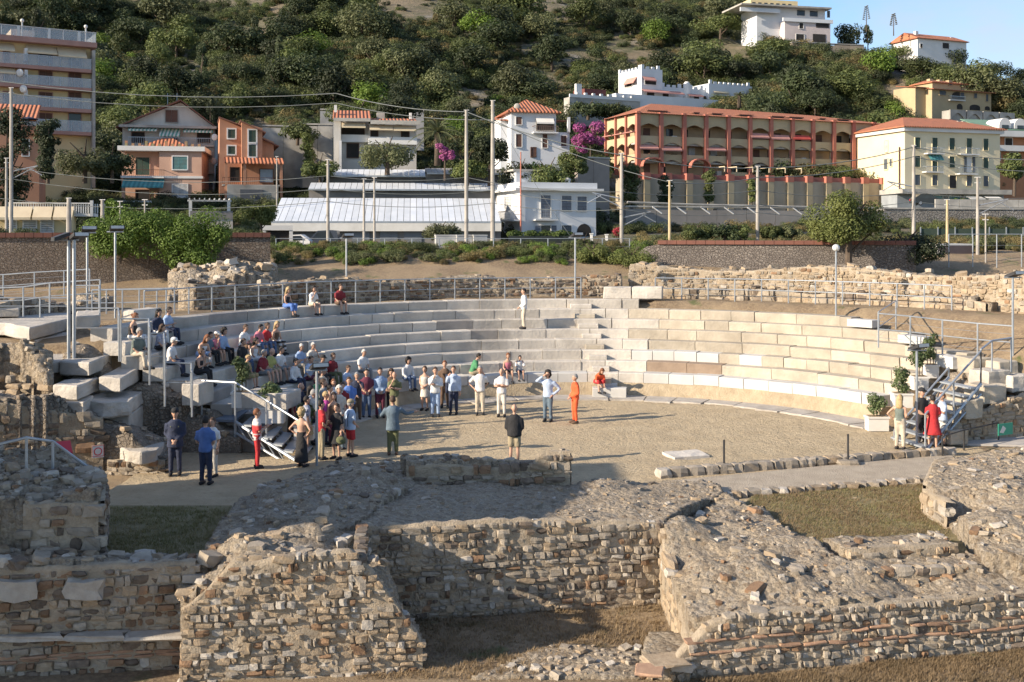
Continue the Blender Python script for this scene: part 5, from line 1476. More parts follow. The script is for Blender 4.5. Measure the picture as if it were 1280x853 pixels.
# left flank
fs = Frame(fr.w(0, dep, 0), fr.w(0, 0, 0))
for i in range(3):
    a, c = fs.L * i / 3 + .2, fs.L * (i + 1) / 3 - .1
    arch_panel(h, fs, a, c, zlev['top'], zlev['s3'], zlev['c3'])
    arch_panel(h, fs, a, c, zlev['b3'], zlev['s2'], zlev['c2'], nm='parapet')
    arch_panel(h, fs, a, c, zlev['b2'], zlev['s1'], zlev['c1'], nm='parapet')
    part('pilaster', RP, h, fs, (a - .3, a - .01, -.3, .24, -1, zlev['top'] + .2))
    part('awning', AWN['pink'], h, fs, (a, c, -.8, -.02, zlev['s3'] - .8, zlev['s3'] - .7))
    b = MB(fs); b.box(a + .6, a + 1.5, 1.22, 1.298, zlev['b3'] - .9, zlev['b3'] + 1.1); b.build('balcony_door', DARK, h)
# podium wall with piers
fp = fpx(776, 252, 141, 1122, 157)
pw = house('podium_wall', 'ochre retaining wall with piers and a red parapet below the terracotta building', fp, 'wall')
part('wall', mat('weathered_ochre', (.42, .36, .27), (.32, .27, .20), .5, .9, stain=.4, streak=True), pw, fp, (0, fp.L, 0, 1.5, -4, fp.hit(940, 226)[1]))
n = 14
for i in range(n):
    a = fp.L * i / n; zt = fp.hit(940, 219)[1]
    part('pier', YB, pw, fp, (a, a + .9, -.45, -.003, -4, zt - .9)); part('pier_cap', RP, pw, fp, (a - .05, a + .95, -.5, .25, zt - .9, zt))
    part('parapet_panel', mat('red_parapet', (.30, .11, .09), (.24, .09, .075), .8, .9), pw, fp, (a + .96, a + fp.L / n - .06, 0, .2, fp.hit(940, 226)[1] + .003, zt - .15))
# --- yellow house
fr = fpx(1131, 250, 151, 1250, 156)
h = house('yellow_house', 'pale yellow four storey house with red hip roof and green shutters', fr)
YH_ = mat('lemon_plaster', (.68, .60, .42), (.62, .54, .37), .4, .9, stain=.12)
X = lambda px, py=200: fr.hit(px, py)[0]
Z = lambda py, px=1190: fr.hit(px, py)[1]
part('wall', YH_, h, fr, (0, fr.L, 0, 12, -4, Z(166))); part('cornice', WHITE, h, fr, (-.4, fr.L + .4, -.4, 12.4, Z(166) + .002, Z(161.5)))
hip_roof(h, fr, 0, fr.L, 0, 12, Z(161.5) + .15, 2.0, .7, 5, TILES(fr, 'f'))
wx = [(1143.5, 1150), (1165, 1171.5), (1186.5, 1193), (1208, 1214.5), (1229, 1235)]
for i, (a, c) in enumerate(wx):
    door = i in (1, 3); dy = (a - 1165) * .018
    window(h, fr, a, 172.5 + dy, c, (192 if door else 187) + dy, shut='green', trim=YH_, tw=.05)
    window(h, fr, a, 195.5 + dy, c, (215 if door else 209.5) + dy, shut='green' if i != 3 else 'open:slate', pane=WHITE if i == 3 else None, trim=YH_, tw=.05)
    window(h, fr, a, 219 + dy, c + (2 if i == 2 else 0), (235 if i == 2 else 232) + dy, shut='slate' if i != 2 else None, pane=DARK, trim=YH_, tw=.05)
balcony(h, fr, 1160, 184.5, 1181, 191.5, .9, WHITE); balcony(h, fr, 1158, 208, 1180, 214.5, .9, WHITE); balcony(h, fr, 1201, 185, 1225, 192.5, .9, WHITE); balcony(h, fr, 1200, 209.5, 1223, 217, .9, WHITE)
awning(h, fr, 1163, 192, 1180, 200.5, .7, AWN['teal'])
sd = Frame(fr.w(0, 12, 0), fr.w(0, 0, 0))
for q in ((1106.5, 176, 1110, 190), (1105.5, 199, 1110, 212), (1112.5, 199, 1115.5, 208)): window(h, sd, *q, shut='slate' if q[1] > 180 else 'white', trim=YH_)
b = MB(fr); b.tube([fr.w(-.15, 1, -4), fr.w(-.15, 1, Z(185))], .1, 6); b.build('downpipe', WOOD, h)
for px in (1163, 1185, 1222, 1228): part('chimney', CONC, h, fr, (X(px), X(px) + .5, 4, 4.5, Z(160), Z(152) + (.6 if px > 1200 else 0)))
fq = fpx(1128, 262, 146, 1262, 150)
sh = house('shop_canopy', 'flat white canopy over shop fronts at the foot of the yellow house', fq, 'building')
part('wall', mat('shop_wall', (.30, .33, .35), (.22, .24, .26), .6, .8), sh, fq, (0, fq.L, 1.2, 5, -3, fq.hit(1190, 243)[1])); part('canopy', CONC, sh, fq, (-.3, fq.L, -.5, 5, fq.hit(1190, 243)[1] + .002, fq.hit(1190, 237)[1]))
for a, c in ((1145, 1163), (1166, 1178), (1186, 1200), (1205, 1222)): window(sh, fq, a, 245, c, 253, y=1.2, pane=mat('shop_glass', (.12, .28, .30), (.08, .2, .22), .8, .2))
for a, c in ((1213, 1232), (1236, 1254)): awning(sh, fq, a, 245, c, 250, 1.2, AWN['white'])
# grey wall in front
fq = fpx(1105, 296, 128, 1320, 132)
q = house('retaining_wall', 'rough grey stone railway retaining wall below the yellow house', fq, 'wall')
part('wall', rubble_mat('grey_rubble', [(.30, .285, .265), (.23, .215, .20), (.36, .34, .31)], (.19, .18, .17), .4, 1.2, .12), q, fq, (0, fq.L, 0, 2, -5, fq.hit(1190, 262)[1])); part('coping', CONC, q, fq, (0, fq.L, -.1, 1.5, fq.hit(1190, 262)[1] + .002, fq.hit(1190, 260)[1]))
for i in range(9): part('upper_panel', CONC, q, fq, (fq.L * (.32 + .07 * i), fq.L * (.32 + .07 * i) + fq.L * .068, 1.0, 1.2, fq.hit(1190, 260)[1], fq.hit(1190, 249)[1]))
# green fence low
fq = fpx(1150, 300, 96, 1320, 98)
q = house('mesh_fence', 'dark green mesh fence along the railway below the rubble wall', fq, 'fence')
part('mesh', mat('green_mesh', (.03, .055, .04), (.05, .07, .05), 1.5, .9), q, fq, (0, fq.L, 0, .05, -1, fq.hit(1200, 286)[1]))
for i in range(9): part('post', STEEL, q, fq, (fq.L * i / 8, fq.L * i / 8 + .08, -.08, -.005, -1, fq.hit(1200, 284)[1]))
# --- castle villa
fr = fpx(802, 140, 204, 938, 216)
h = house('castle_villa', 'white villa with battlements, pink awnings and stepped flat roofs', fr)
X = lambda px, py=120: fr.hit(px, py)[0]
Z = lambda py, px=830: fr.hit(px, py)[1]
def crenels(fr_, a, c, z, par, y=0.0, st=1.1):
    n = max(2, int((c - a) / st))
    for i in range(n): part('merlon', VW, par, fr_, (a + (c - a) * i / n, a + (c - a) * (i + .5) / n, y - .02, y + .35, z, z + (.75 if i in (0, n - 1) else .45)))
part('tower', VW, h, fr, (0, X(828), 0, 8, -3, Z(88))); crenels(fr, 0, X(828), Z(88), h)
sd = Frame(fr.w(0, 8, 0), fr.w(0, 0, 0)); crenels(sd, 0, 8, Z(88), h)
part('middle_wall', VW, h, fr, (X(828) + .002, X(884), .5, 7, -3, Z(110, 855))); crenels(fr, X(829), X(857), Z(110, 855), h, .5); crenels(fr, X(864), X(884), Z(110, 855), h, .5)
b = MB(fr); b.tube([fr.w(X(860), .4, -2), fr.w(X(860), .4, Z(105, 860)), fr.w(X(860), .4, Z(102, 860))], [.7, .7, .3], 10); b.build('round_turret', WHITE, h)
part('right_tower', VW, h, fr, (X(884) + .002, fr.L, -.5, 8, -4, Z(107, 912))); crenels(fr, X(885), fr.L, Z(107, 912), h, -.5)
window(h, fr, 806, 101, 820, 106, pane=DARK, trim=WHITE); awning(h, fr, 806, 95.5, 821, 101.5, .8, AWN['pink'])
awning(h, sd, 779, 97, 792, 105, .8, AWN['pink']); window(h, sd, 781, 103, 790, 109, pane=DARK)
for q in ((809, 116, 817, 124), (829, 118, 835, 125), (868, 120, 873, 127), (880, 121, 884, 128)): window(h, fr, *q, y=0 if q[0] < 828 else .5, pane=DARK, trim=WOOD)
awning(h, fr, 806, 112, 856, 117, 1.4, AWN['pink']); awning(h, fr, 862, 117, 880, 121, 1.0, AWN['pink'])
awning(h, fr, 893, 111, 912, 117, .8, CREAM); awning(h, fr, 919, 114, 932, 119, .8, CREAM); window(h, fr, 921, 119, 931, 123, y=-.5, pane=DARK); window(h, fr, 897, 120, 910, 126, y=-.5, shut='white')
part('terrace', VW, h, fr, (-8, fr.L + 4, -3.5, -1.5, -6, Z(127, 870)))
fq = fpx(712, 150, 192, 800, 199)
q = house('terrace_wall', 'stone terrace wall with white balustrade left of the castle villa', fq, 'wall')
part('wall', MATS['terrace_stone'] if 'terrace_stone' in MATS else CONC, q, fq, (0, fq.L, 0, 2, -1, fq.hit(750, 124)[1])); part('balustrade', WHITE, q, fq, (0, fq.L, -.1, .2, fq.hit(750, 124)[1] + .002, fq.hit(750, 120)[1]))
for i in range(8): part('urn', WHITE, q, fq, (fq.L * (.1 + .11 * i), fq.L * (.1 + .11 * i) + .5, -.1, .4, fq.hit(750, 120)[1], fq.hit(750, 117.5)[1]))
part('side_house', mat('dark_red_house', (.16, .05, .045), (.1, .04, .035), 1, .9), q, fq, (fq.hit(738, 115)[0], fq.hit(765, 115)[0], 2, 6, -1, fq.hit(750, 110)[1])); part('gable_post', WHITE, q, fq, (fq.hit(724, 110)[0], fq.hit(731, 110)[0], 1, 1.6, 0, fq.hit(726, 104)[1]))
# --- yellow hillside villa
fr = fpx(1152, 150, 196, 1239, 203)
h = house('hillside_villa', 'ochre villa with stepped tiled roofs and small windows on the slope', fr)
X = lambda px, py=120: fr.hit(px, py)[0]
Z = lambda py, px=1195: fr.hit(px, py)[1]
OC = mat('dark_ochre', (.42, .335, .205), (.36, .285, .175), .5, .9, stain=.2)
T4 = TILES(fr, 'g')
part('wall', OC, h, fr, (X(1165), fr.L, 0, 8, -4, Z(113))); shed_roof(h, fr, X(1163), fr.L + .5, -.8, Z(113.5), 3, Z(110), T4)
part('upper_wall', OC, h, fr, (X(1181), X(1228), 3, 8, Z(113), Z(101))); hip_roof(h, fr, X(1181), X(1228), 3, 8, Z(101), .8, .4, 2, T4)
part('left_wing', OC, h, fr, (0, X(1165) - .003, 1.5, 7, -4, Z(110))); shed_roof(h, fr, -.4, X(1166), .9, Z(111), 6, Z(106), T4)
for px in (1183, 1195, 1207, 1224): part('chimney', OC, h, fr, (X(px), X(px) + .8, 4, 4.8, Z(101), Z(96)))
for q in ((1186, 103, 1190, 107), (1200, 104, 1204, 108), (1216, 105, 1220, 109)): window(h, fr, *q, y=3, shut='slate', trim=OC)
for q in ((1174, 113.5, 1182, 119), (1217, 117, 1221, 123), (1232, 118, 1235, 127), (1200, 116, 1205, 121)): window(h, fr, *q, shut='slate', trim=OC)
for q in ((1190, 115, 1205, 124), (1212, 131, 1225, 138), (1231, 133, 1237, 138), (1196, 130, 1203, 137)):
    a, c, z0, z1 = fr.rect(*q); n = 8
    b = MB(fr); b.prism([(a, z0)] + [((a + c) / 2 - (c - a) / 2 * math.cos(t * math.pi / n), z0 + (z1 - z0) * (.5 + .5 * math.sin(t * math.pi / n))) for t in range(n + 1)] + [(c, z0)], -.05, -.004); b.build('arched_opening', DARK, h, fix=True)
balcony(h, fr, 1188, 121.5, 1207, 125, .6, WHITE)
fq = fpx(1188, 156, 190, 1270, 196)
q = house('arcaded_wall', 'grey garden wall with blind arches below the hillside villa', fq, 'wall')
part('wall', CONC, q, fq, (0, fq.L, .3, 2, -4, fq.hit(1228, 140)[1]))
for i in range(4): arch_panel(q, fq, fq.L * i / 4, fq.L * (i + 1) / 4 - .3, fq.hit(1228, 140)[1] + .1, fq.hit(1228, 151)[1], fq.hit(1228, 143)[1], 0, .29).data.materials[0] = CONC
# --- crest villa
fr = fpx(958, 62, 258, 1038, 262)
h = house('crest_villa', 'terraced white and pink villa with a long curved balcony on the crest', fr)
X = lambda px, py=40: fr.hit(px, py)[0]
Z = lambda py, px=1000: fr.hit(px, py)[1]
PW = mat('pale_pink_plaster', (.58, .50, .48), (.50, .43, .41), .4, .9, stain=.2)
part('lower_wall', PW, h, fr, (X(981), fr.L, 0, 9, -4, Z(28))); part('upper_wall', VW, h, fr, (X(952), fr.L, 2.5, 11, -4, Z(8))); part('attic', YEL, h, fr, (X(950), X(1010), 5, 11, Z(8), Z(-4)))
part('parapet', VW, h, fr, (X(978), fr.L + .5, -.4, -.003, Z(28) + .002, Z(23.5))); part('roof_slab', CONC, h, fr, (X(928), fr.L + .6, .4, 11.4, Z(9), Z(7)))
part('curved_parapet', VW, h, fr, (X(928), X(978), 1.0, 1.4, Z(14, 950), Z(9, 950)))
for q in ((999, 29, 1004, 36), (995, 43, 1005, 51)): window(h, fr, *q, pane=DARK, trim=WHITE)
for q in ((1020, 29, 1036, 35), (1016, 43, 1032, 53)): part('loggia', DARK, h, fr, (*[fr.rect(*q)[i] for i in (0, 1)], -.06, -.004, *[fr.rect(*q)[i] for i in (2, 3)]))
for q in ((996, 13, 1006, 20), (1012, 14, 1022, 21), (1034, 14, 1037, 22)): window(h, fr, *q, y=2.5, pane=GLASS)
b = MB(fr)
for i in range(7): b.box(X(952) + i * 1.6, X(952) + i * 1.6 + .9, 4.99, 4.995, Z(6), Z(0))
b.build('attic_windows', GLASS, h)
# --- white gabled house on the skyline
fr = fpx(1147, 72, 262, 1208, 268)
h = house('skyline_house', 'white gabled house with red roof on the skyline', fr)
X = lambda px, py=55: fr.hit(px, py)[0]
Z = lambda py, px=1175: fr.hit(px, py)[1]
part('wall', WHITE, h, fr, (0, fr.L, 0, 9, -5, Z(50)))
sd = Frame(fr.w(0, 9, 0), fr.w(0, 0, 0))
hip_roof(h, fr, 0, fr.L, 0, 9, Z(50) + .002, 2.0, .5, .4, TILES(fr, 'h'))
window(h, fr, 1150, 55, 1153, 60, pane=DARK); window(h, fr, 1178, 54, 1186, 61, pane=DARK); part('chimney', WHITE, h, fr, (X(1156), X(1156) + .8, 3, 3.8, Z(48), Z(38))); part('chimney', WHITE, h, fr, (X(1200), X(1200) + .8, 3, 3.8, Z(48), Z(42)))
# --- green roofed building
fr = fpx(1232, 215, 164, 1330, 168)
h = house('green_roofed_building', 'white balconied building with a green mansard roof and white dormers', fr)
X = lambda px, py=180: fr.hit(px, py)[0]
Z = lambda py, px=1256: fr.hit(px, py)[1]
part('wall', mat('rust_plaster', (.45, .20, .10), (.36, .16, .08), .5, .9), h, fr, (0, fr.L, 0, 10, -5, Z(166)))
shed_roof(h, fr, -.6, fr.L, -.9, Z(163), 5, Z(149) + .4, mat('green_roof', (.16, .27, .19), (.12, .2, .14), .6, .7))
for yr, ys in ((164, 170), (183, 188)): balcony(h, fr, 1233, yr, 1320, ys, 1.1, WHITE, None, solid=WHITE)
for px in (1253, 1272):
    a = X(px); b = MB(fr); n = 8
    b.prism([(a - 1.1, Z(161))] + [(a - 1.1 * math.cos(t * math.pi / n), Z(158) + 1.2 * math.sin(t * math.pi / n)) for t in range(n + 1)] + [(a + 1.1, Z(161))], -.6, 2.5); dm = b.build('dormer', WHITE, h, fix=True)
    part('pane', GLASS, dm, fr, (a - .6, a + .6, -.66, -.61, Z(161), Z(157)))
for q in ((1237, 172, 1246, 182), (1256, 173, 1265, 183), (1240, 191, 1250, 200), (1262, 191, 1272, 200)): window(h, fr, *q, pane=DARK, trim=WHITE)
# --- low roadside house on the left
fr = fpx(-40, 292, 76, 112, 78)
h = house('roadside_house', 'low cream house with beige awnings below a white balustrade', fr)
X = lambda px, py=280: fr.hit(px, py)[0]
Z = lambda py, px=50: fr.hit(px, py)[1]
part('wall', YEL, h, fr, (0, X(85), 0, 4, -1.5, Z(262)))
for i in range(5): awning(h, fr, -38 + i * 26, 258, -14 + i * 26, 275, .9, CREAM)
for q in ((10, 277, 20, 290), (30, 277, 45, 290), (52, 277, 66, 290)): window(h, fr, *q, shut='white')
bl = house('balustrade_terrace', 'white balustraded terrace above the beige awnings', fr, 'terrace')
part('slab', WHITE, bl, fr, (X(0), X(110), 3, 6, Z(270, 90), Z(266, 90))); part('handrail', WHITE, bl, fr, (X(0), X(110), 2.9, 3.15, Z(253.5), Z(252)))
for i in range(38): part('baluster', WHITE, bl, fr, (X(0) + i * .165, X(0) + i * .165 + .08, 2.98, 3.08, Z(266), Z(253.5)))
part('post', WHITE, bl, fr, (X(106), X(110), 2.8, 3.2, Z(270), Z(249)))
# --- pergola house
fr = fpx(231, 292, 84, 291, 85)
h = house('pergola_terrace', 'pale terrace with a white pergola frame beside the ivy covered wall', fr, 'terrace')
part('base_wall', mat('pale_base', (.52, .46, .40), (.42, .37, .32), .7, .9), h, fr, (0, fr.L, 0, 3, -1.5, fr.hit(260, 274)[1])); part('fence', mat('grey_boards', (.22, .20, .19), (.16, .15, .14), 3, .9), h, fr, (.4, fr.L, -.06, -.004, fr.hit(260, 274)[1], fr.hit(260, 264)[1]))
for px in (238, 286): part('post', WHITE, h, fr, (fr.hit(px, 260)[0] - .12, fr.hit(px, 260)[0] + .12, .1, .35, fr.hit(260, 274)[1], fr.hit(260, 252)[1]))
part('beam', WHITE, h, fr, (.2, fr.L - .1, .1, .35, fr.hit(260, 252)[1] + .002, fr.hit(260, 250)[1]))
for i in range(9): part('rafter', WHITE, h, fr, (.3 + i * .38, .38 + i * .38, -.4, 2.5, fr.hit(260, 250)[1] + .002, fr.hit(260, 249)[1] + .06))
# --- retaining walls on the slope
def hwall(label, x0, y0, d0, x1, d1, yt, m=None):
    fq = fpx(x0, y0, d0, x1, d1); q = house('retaining_wall', label, fq, 'wall')
    n = max(2, int(fq.L / 3.2))
    for i in range(n): part('panel', m or CONC, q, fq, (fq.L * i / n + .02, fq.L * (i + 1) / n - .02, 0, 1.2, -3, fq.hit((x0 + x1) / 2, yt)[1] + .15 * math.sin(i * 2.1)))
    part('coping', CONC, q, fq, (0, fq.L, -.1, 1.0, fq.hit((x0 + x1) / 2, yt)[1] + .16, fq.hit((x0 + x1) / 2, yt)[1] + .34))
hwall('tall concrete retaining wall behind the orange house', 328, 205, 137, 380, 138, 160)
hwall('stepped concrete retaining wall beside the orange house', 378, 205, 136, 416, 136.5, 158)
hwall('upper concrete terrace wall above the red roofed villa', 400, 160, 150, 530, 152, 140, mat('blue_grey_wall', (.36, .36, .36), (.25, .25, .25), .4, .9, stain=.5))
hwall('concrete wall of the lane by the bougainvillea', 722, 250, 122, 762, 124, 200, mat('lane_wall', (.30, .26, .23), (.22, .19, .17), .4, .9, stain=.4))
hwall('long concrete railway wall below the podium', 782, 285, 116, 1110, 124, 262, mat('rail_wall', (.27, .25, .235), (.19, .18, .17), .35, .9, stain=.5))
hwall('curved stone terrace wall under the crest villa', 990, 78, 252, 1080, 256, 56, mat('terrace_stone', (.30, .25, .19), (.22, .18, .14), .3, .9, stain=.4))
hwall('stone terrace wall on the slope below the skyline trees', 1055, 100, 240, 1125, 244, 80, MATS['terrace_stone'])
fq = fpx(1172, 335, 60, 1216, 60.5)
q = house('utility_shed', 'small concrete shed with a dark metal door at the right railing', fq, 'shed')
part('wall', WHITE, q, fq, (0, fq.L, 0, 1.5, -1.2, fq.hit(1190, 305)[1])); part('door', mat('shed_door', (.09, .07, .075), (.07, .055, .06), 2, .6), q, fq, (.12, fq.L - .02, -.06, -.003, -1.2, fq.hit(1190, 307)[1]))
# ------------------------------------------------------------------ walls behind the seating
def pol(ph, r, z=0.0):
    t = math.radians(ph); return Vector((TC.x + r * math.sin(t), TC.y + r * math.cos(t), z))
def arc_ruin(name, label, p0, p1, r0, r1, ztop, zbase, seed, mix, n=14, amp=.14, ch=.2, sl=.3, sc=120, parts=290):
    q = Ruin(name, label, loc=pol((p0 + p1) / 2, r0, zbase))
    ps = [p0 + (p1 - p0) * i / n for i in range(n + 1)]
    zf = ztop if callable(ztop) else (lambda p: ztop)
    q.core([pol(p, r0, zf(p)) for p in ps] + [pol(p, r1, zf(p) + .05) for p in reversed(ps)], zbase - .3, res=.22, amp=amp, seed=seed)
    for i in range(n):
        a, b_ = pol(ps[i], r0 - .03), pol(ps[i + 1], r0 - .03)
        za, zb = zf(ps[i]), zf(ps[i + 1]); Ls = (b_ - a).length
        q.face(xy(a), xy(b_), zbase, (lambda za, zb, Ls: lambda s: za + (zb - za) * s / Ls + .05)(za, zb, Ls), ch, sl, seed=seed + i, mix=mix, out=.05, skip=.12)
    q.scatter(sc, .12, .4, seed=seed + 50, mix=mix)
    q.done(parts)
    return q
arc_ruin('back_wall_ruin', 'low brown rubble wall behind the back railing, left of the big blocks', -58, 7, 18.3, 19.3, lambda p: 4.45 + .12 * math.sin(p * .3), 3.5, 200, (('dark', 4), ('rust', 2), ('grey', 3), ('tan', 1)), 16, .12, .15, .22, 90)
arc_ruin('back_wall_ruin', 'long sunlit yellow masonry wall behind the right half of the seating', 8.5, 80, 18.9, 20.2, lambda p: 4.95 + .15 * math.sin(p * .21), 3.4, 230, (('tan', 7), ('pale', .8), ('grey', 3), ('rust', .8)), 18, .16, .15, .21, 110)
arc_ruin('wall_footing', 'line of broken footing stones in front of the yellow masonry wall', 11, 60, 18.2, 18.75, lambda p: 3.95 + .1 * math.sin(p * .5), 3.45, 260, (('grey', 5), ('tan', 3), ('dark', 2)), 12, .16, .26, .34, 60)
hp_ = Ruin('rubble_heap', 'sunlit mound of pale rubble at the end of the left boundary wall', 'rubble heap', loc=P(280, 345, 50))
hp_.core([P(212, 368, 47.5), P(250, 360, 48.5), P(342, 348, 50), P(345, 340, 52.5), P(215, 345, 52)], 3.3, res=.2, amp=.3, seed=90, extra=[P(285, 330, 50.5), P(240, 336, 50), P(320, 332, 51)])
hp_.scatter(170, .12, .5, seed=91, mix=(('tan', 4), ('pale', 3), ('grey', 3)))
hp_.done()
arc_ruin('ramp_ruin', 'crumbling brown wall stub below the ramp railings at the left', -78, -62, 21.5, 23, lambda p: 4.0 + .25 * math.sin(p * .4), 2.6, 280, (('dark', 4), ('grey', 4), ('tan', 2)), 6, .2, .2, .3, 60)
# left boundary wall with ivy
BROWNR = rubble_mat('brown_rubble', [(.25, .19, .145), (.18, .135, .105), (.31, .26, .21)], (.17, .13, .10), .17, 1.4, .06)
REDCOP = mat('red_coping', (.20, .085, .06), (.15, .065, .05), 1.2, .9, stain=.2)
fl_ = fpx(-40, 350, 52.5, 338, 56.5)
q = house('boundary_wall', 'brown stone boundary wall with red brick coping, partly hidden by ivy', fl_, 'wall')
part('wall', BROWNR, q, fl_, (0, fl_.L, 0, .7, -2.5, fl_.hit(150, 297)[1])); 
n = 34
for i in range(n): part('coping_stone', REDCOP, q, fl_, (fl_.L * i / n + .01, fl_.L * (i + 1) / n - .01, -.08, .78, fl_.hit(150, 297)[1] + .002, fl_.hit(150, 291)[1]))
r2 = random.Random(21); b = MB(); cs = []
for i in range(95):
    px = r2.uniform(118, 282); py = r2.uniform(268, 300) if r2.random() < .62 else r2.uniform(298, 326) * (1 if abs(px - 215) < 45 else .97)
    if py < 280 and abs(px - 205) > 62: py += 14
    if py > 312 and abs(px - 225) > 32: continue
    cs.append((P(px, py, 53.2 + r2.uniform(-.1, .6)), r2.uniform(.45, .8)))
leafset(b, cs, 36000, .062, r2)
iv = thing('ivy', 'bright green ivy tumbling over the boundary wall', 'ivy', P(205, 300, 53.5))
b.build('foliage', leaf_mat('ivy_leaf', (.075, .13, .018), (.13, .20, .03), .0, 1.4), iv)
b = MB()
for px in (150, 185, 220, 255): b.tube([P(px, 330, 53.5), P(px + 4, 305, 53.4), P(px, 280, 53.6)], [.06, .05, .03], 5)
b.build('stem', BARK, iv)
# right retaining wall with red coping
GREYR = rubble_mat('grey_brown_rubble', [(.23, .20, .175), (.17, .145, .13), (.28, .25, .22)], (.17, .145, .13), .15, 1.4, .06)
fr_ = fpx(822, 350, 57.5, 1145, 55)
q = house('retaining_wall', 'dark grey stone retaining wall with a flat red coping behind the yellow masonry', fr_, 'wall')
part('wall', GREYR, q, fr_, (0, fr_.L, 0, .8, -2.5, fr_.hit(980, 306)[1]))
for i in range(26): part('coping_stone', REDCOP, q, fr_, (fr_.L * i / 26 + .01, fr_.L * (i + 1) / 26 - .01, -.1, .9, fr_.hit(980, 306)[1] + .002, fr_.hit(980, 301)[1]))
b = MB(fr_); b.prism([(-2.0, -2.5), (-.004, -2.5), (-.004, fr_.hit(980, 306)[1]), (-.6, fr_.hit(980, 309)[1]), (-2.0, fr_.hit(980, 335)[1])], .05, .75); b.build('ramped_end', GREYR, q, fix=True)
# ------------------------------------------------------------------ railings
def railing(label, pts, hgt=1.0, r=.025, rails=(1.0, .52), posts=None, wires=3, name='railing', cat='railing', m=STEEL, pr=.03):
    pts = [Vector(p) for p in pts]
    t = thing(name, label, cat, pts[0])
    for p in (posts or pts):
        b = MB(); b.tube([Vector(p) - Vector((0, 0, .08)), Vector(p) + Vector((0, 0, hgt))], pr, 6); b.build('post', m, t)
    for f_ in rails:
        b = MB(); b.tube([p + Vector((0, 0, hgt * f_)) for p in pts], r if f_ > .9 else r * .6, 6); b.build('rail', m, t)
    for i in range(wires):
        b = MB(); b.tube([p + Vector((0, 0, hgt * (.12 + .76 * (i + .5) / wires))) for p in pts], .006, 4); b.build('wire', m, t)
    return t
railing('long curved steel railing along the path behind the left rows', [pol(p, 17.3, 3.55) for p in np.arange(-70, 4.1, 3.95)], 1.0)
railing('long curved steel railing along the path behind the right rows', [pol(p, 17.5, 3.55) for p in np.arange(12.5, 58, 4.0)], 1.0)
railing('steel railing above the right metal stair', [P(1098, 432, 38.8), P(1138, 436, 38.4), P(1178, 441, 38.0), P(1222, 446, 37.4), P(1266, 450, 36.8)], 1.15)
railing('short steel railing stub crossing behind the right railing', [P(1098, 430, 39), P(1120, 413, 42.5)], 1.15)
railing('inclined ramp railing with light top bar behind the left slabs', [P(x, 397 - (x - 115) * .02, 41.5) for x in (115, 133, 153, 174, 196, 218)], 1.05, .035)
railing('low steel railing along the left terrace edge', [P(x, y, 36.5) for x, y in ((-20, 395), (29, 393), (62, 388), (94, 386), (125, 384))], .92)
railing('far steel railing near the boundary wall', [P(x, y, 46) for x, y in ((-20, 373), (4, 373), (43, 370), (80, 368), (112, 366))], 1.0)
railing('steel guard on the big slab at the left', [P(-30, 394, 37.6), P(50, 394, 37.9), P(86, 394, 38)], .6, wires=1)
railing('steel guard crossing behind the twin lamp poles', [P(92, 396, 36.5), P(124, 396, 36.5), P(124.5, 402, 35.2)], 1.05, wires=0)
railing('upper handrail cage of the seat gangway', [P(92, 437, 33.6), P(148, 437, 33.6), P(149, 449, 32.2)], 1.28, wires=0)
railing('middle handrail cage of the seat gangway', [P(151, 449, 32.2), P(186, 449, 32.4), P(187, 462, 31.2)], 1.2, wires=0)
railing('lower handrail cage of the seat gangway', [P(187, 478, 31.6), P(205, 477, 31.8), P(206, 492, 31.0)], 1.42, wires=0)
railing('slanting handrail on the rubble block in the left corner', [P(-30, 612, 21.4), P(33, 596, 21.6), P(66, 600, 22.0), P(122, 640, 22.6)], .78, .03, (1.0,), wires=0)
railing('handrail of the landing by the planters', [P(206, 505, 31.4), P(239, 506, 31.6), P(240, 518, 31.2)], 1.2, wires=0)
railing('black low guard rail on the side path', [G(1178, 572, 0), G(1205, 563, 0), G(1248, 553, 0)], .62, .022, (1.0,), wires=0, m=DARKMETAL)
railing('wire fence along the railway verge', [P(x, 318, 62) for x in range(345, 815, 34)], .9, .015, (1.0, .5), wires=1)
railing('steel fence beside the utility shed', [P(x, 338, 57) for x in (1186, 1216, 1246, 1277, 1300)], 1.9, .02, (1.0,), wires=2)
# two dark marker posts on the kerb
for px, py, lab in ((905, 588, 'thin dark marker post on a stone foot near the recess end of the kerb'), (1060, 580, 'thin dark marker post on a stone foot near the corner ruin')):
    c = G(px, py, .05); t = thing('marker_post', lab, 'post', c)
    b = MB(); b.tube([c, c + Vector((0, 0, .85))], .03, 6); b.build('shaft', DARKMETAL, t)
    o = link('foot', STM['grey'][2], t); o.scale = (.6, .4, .16); o.location = (0, 0, .04)
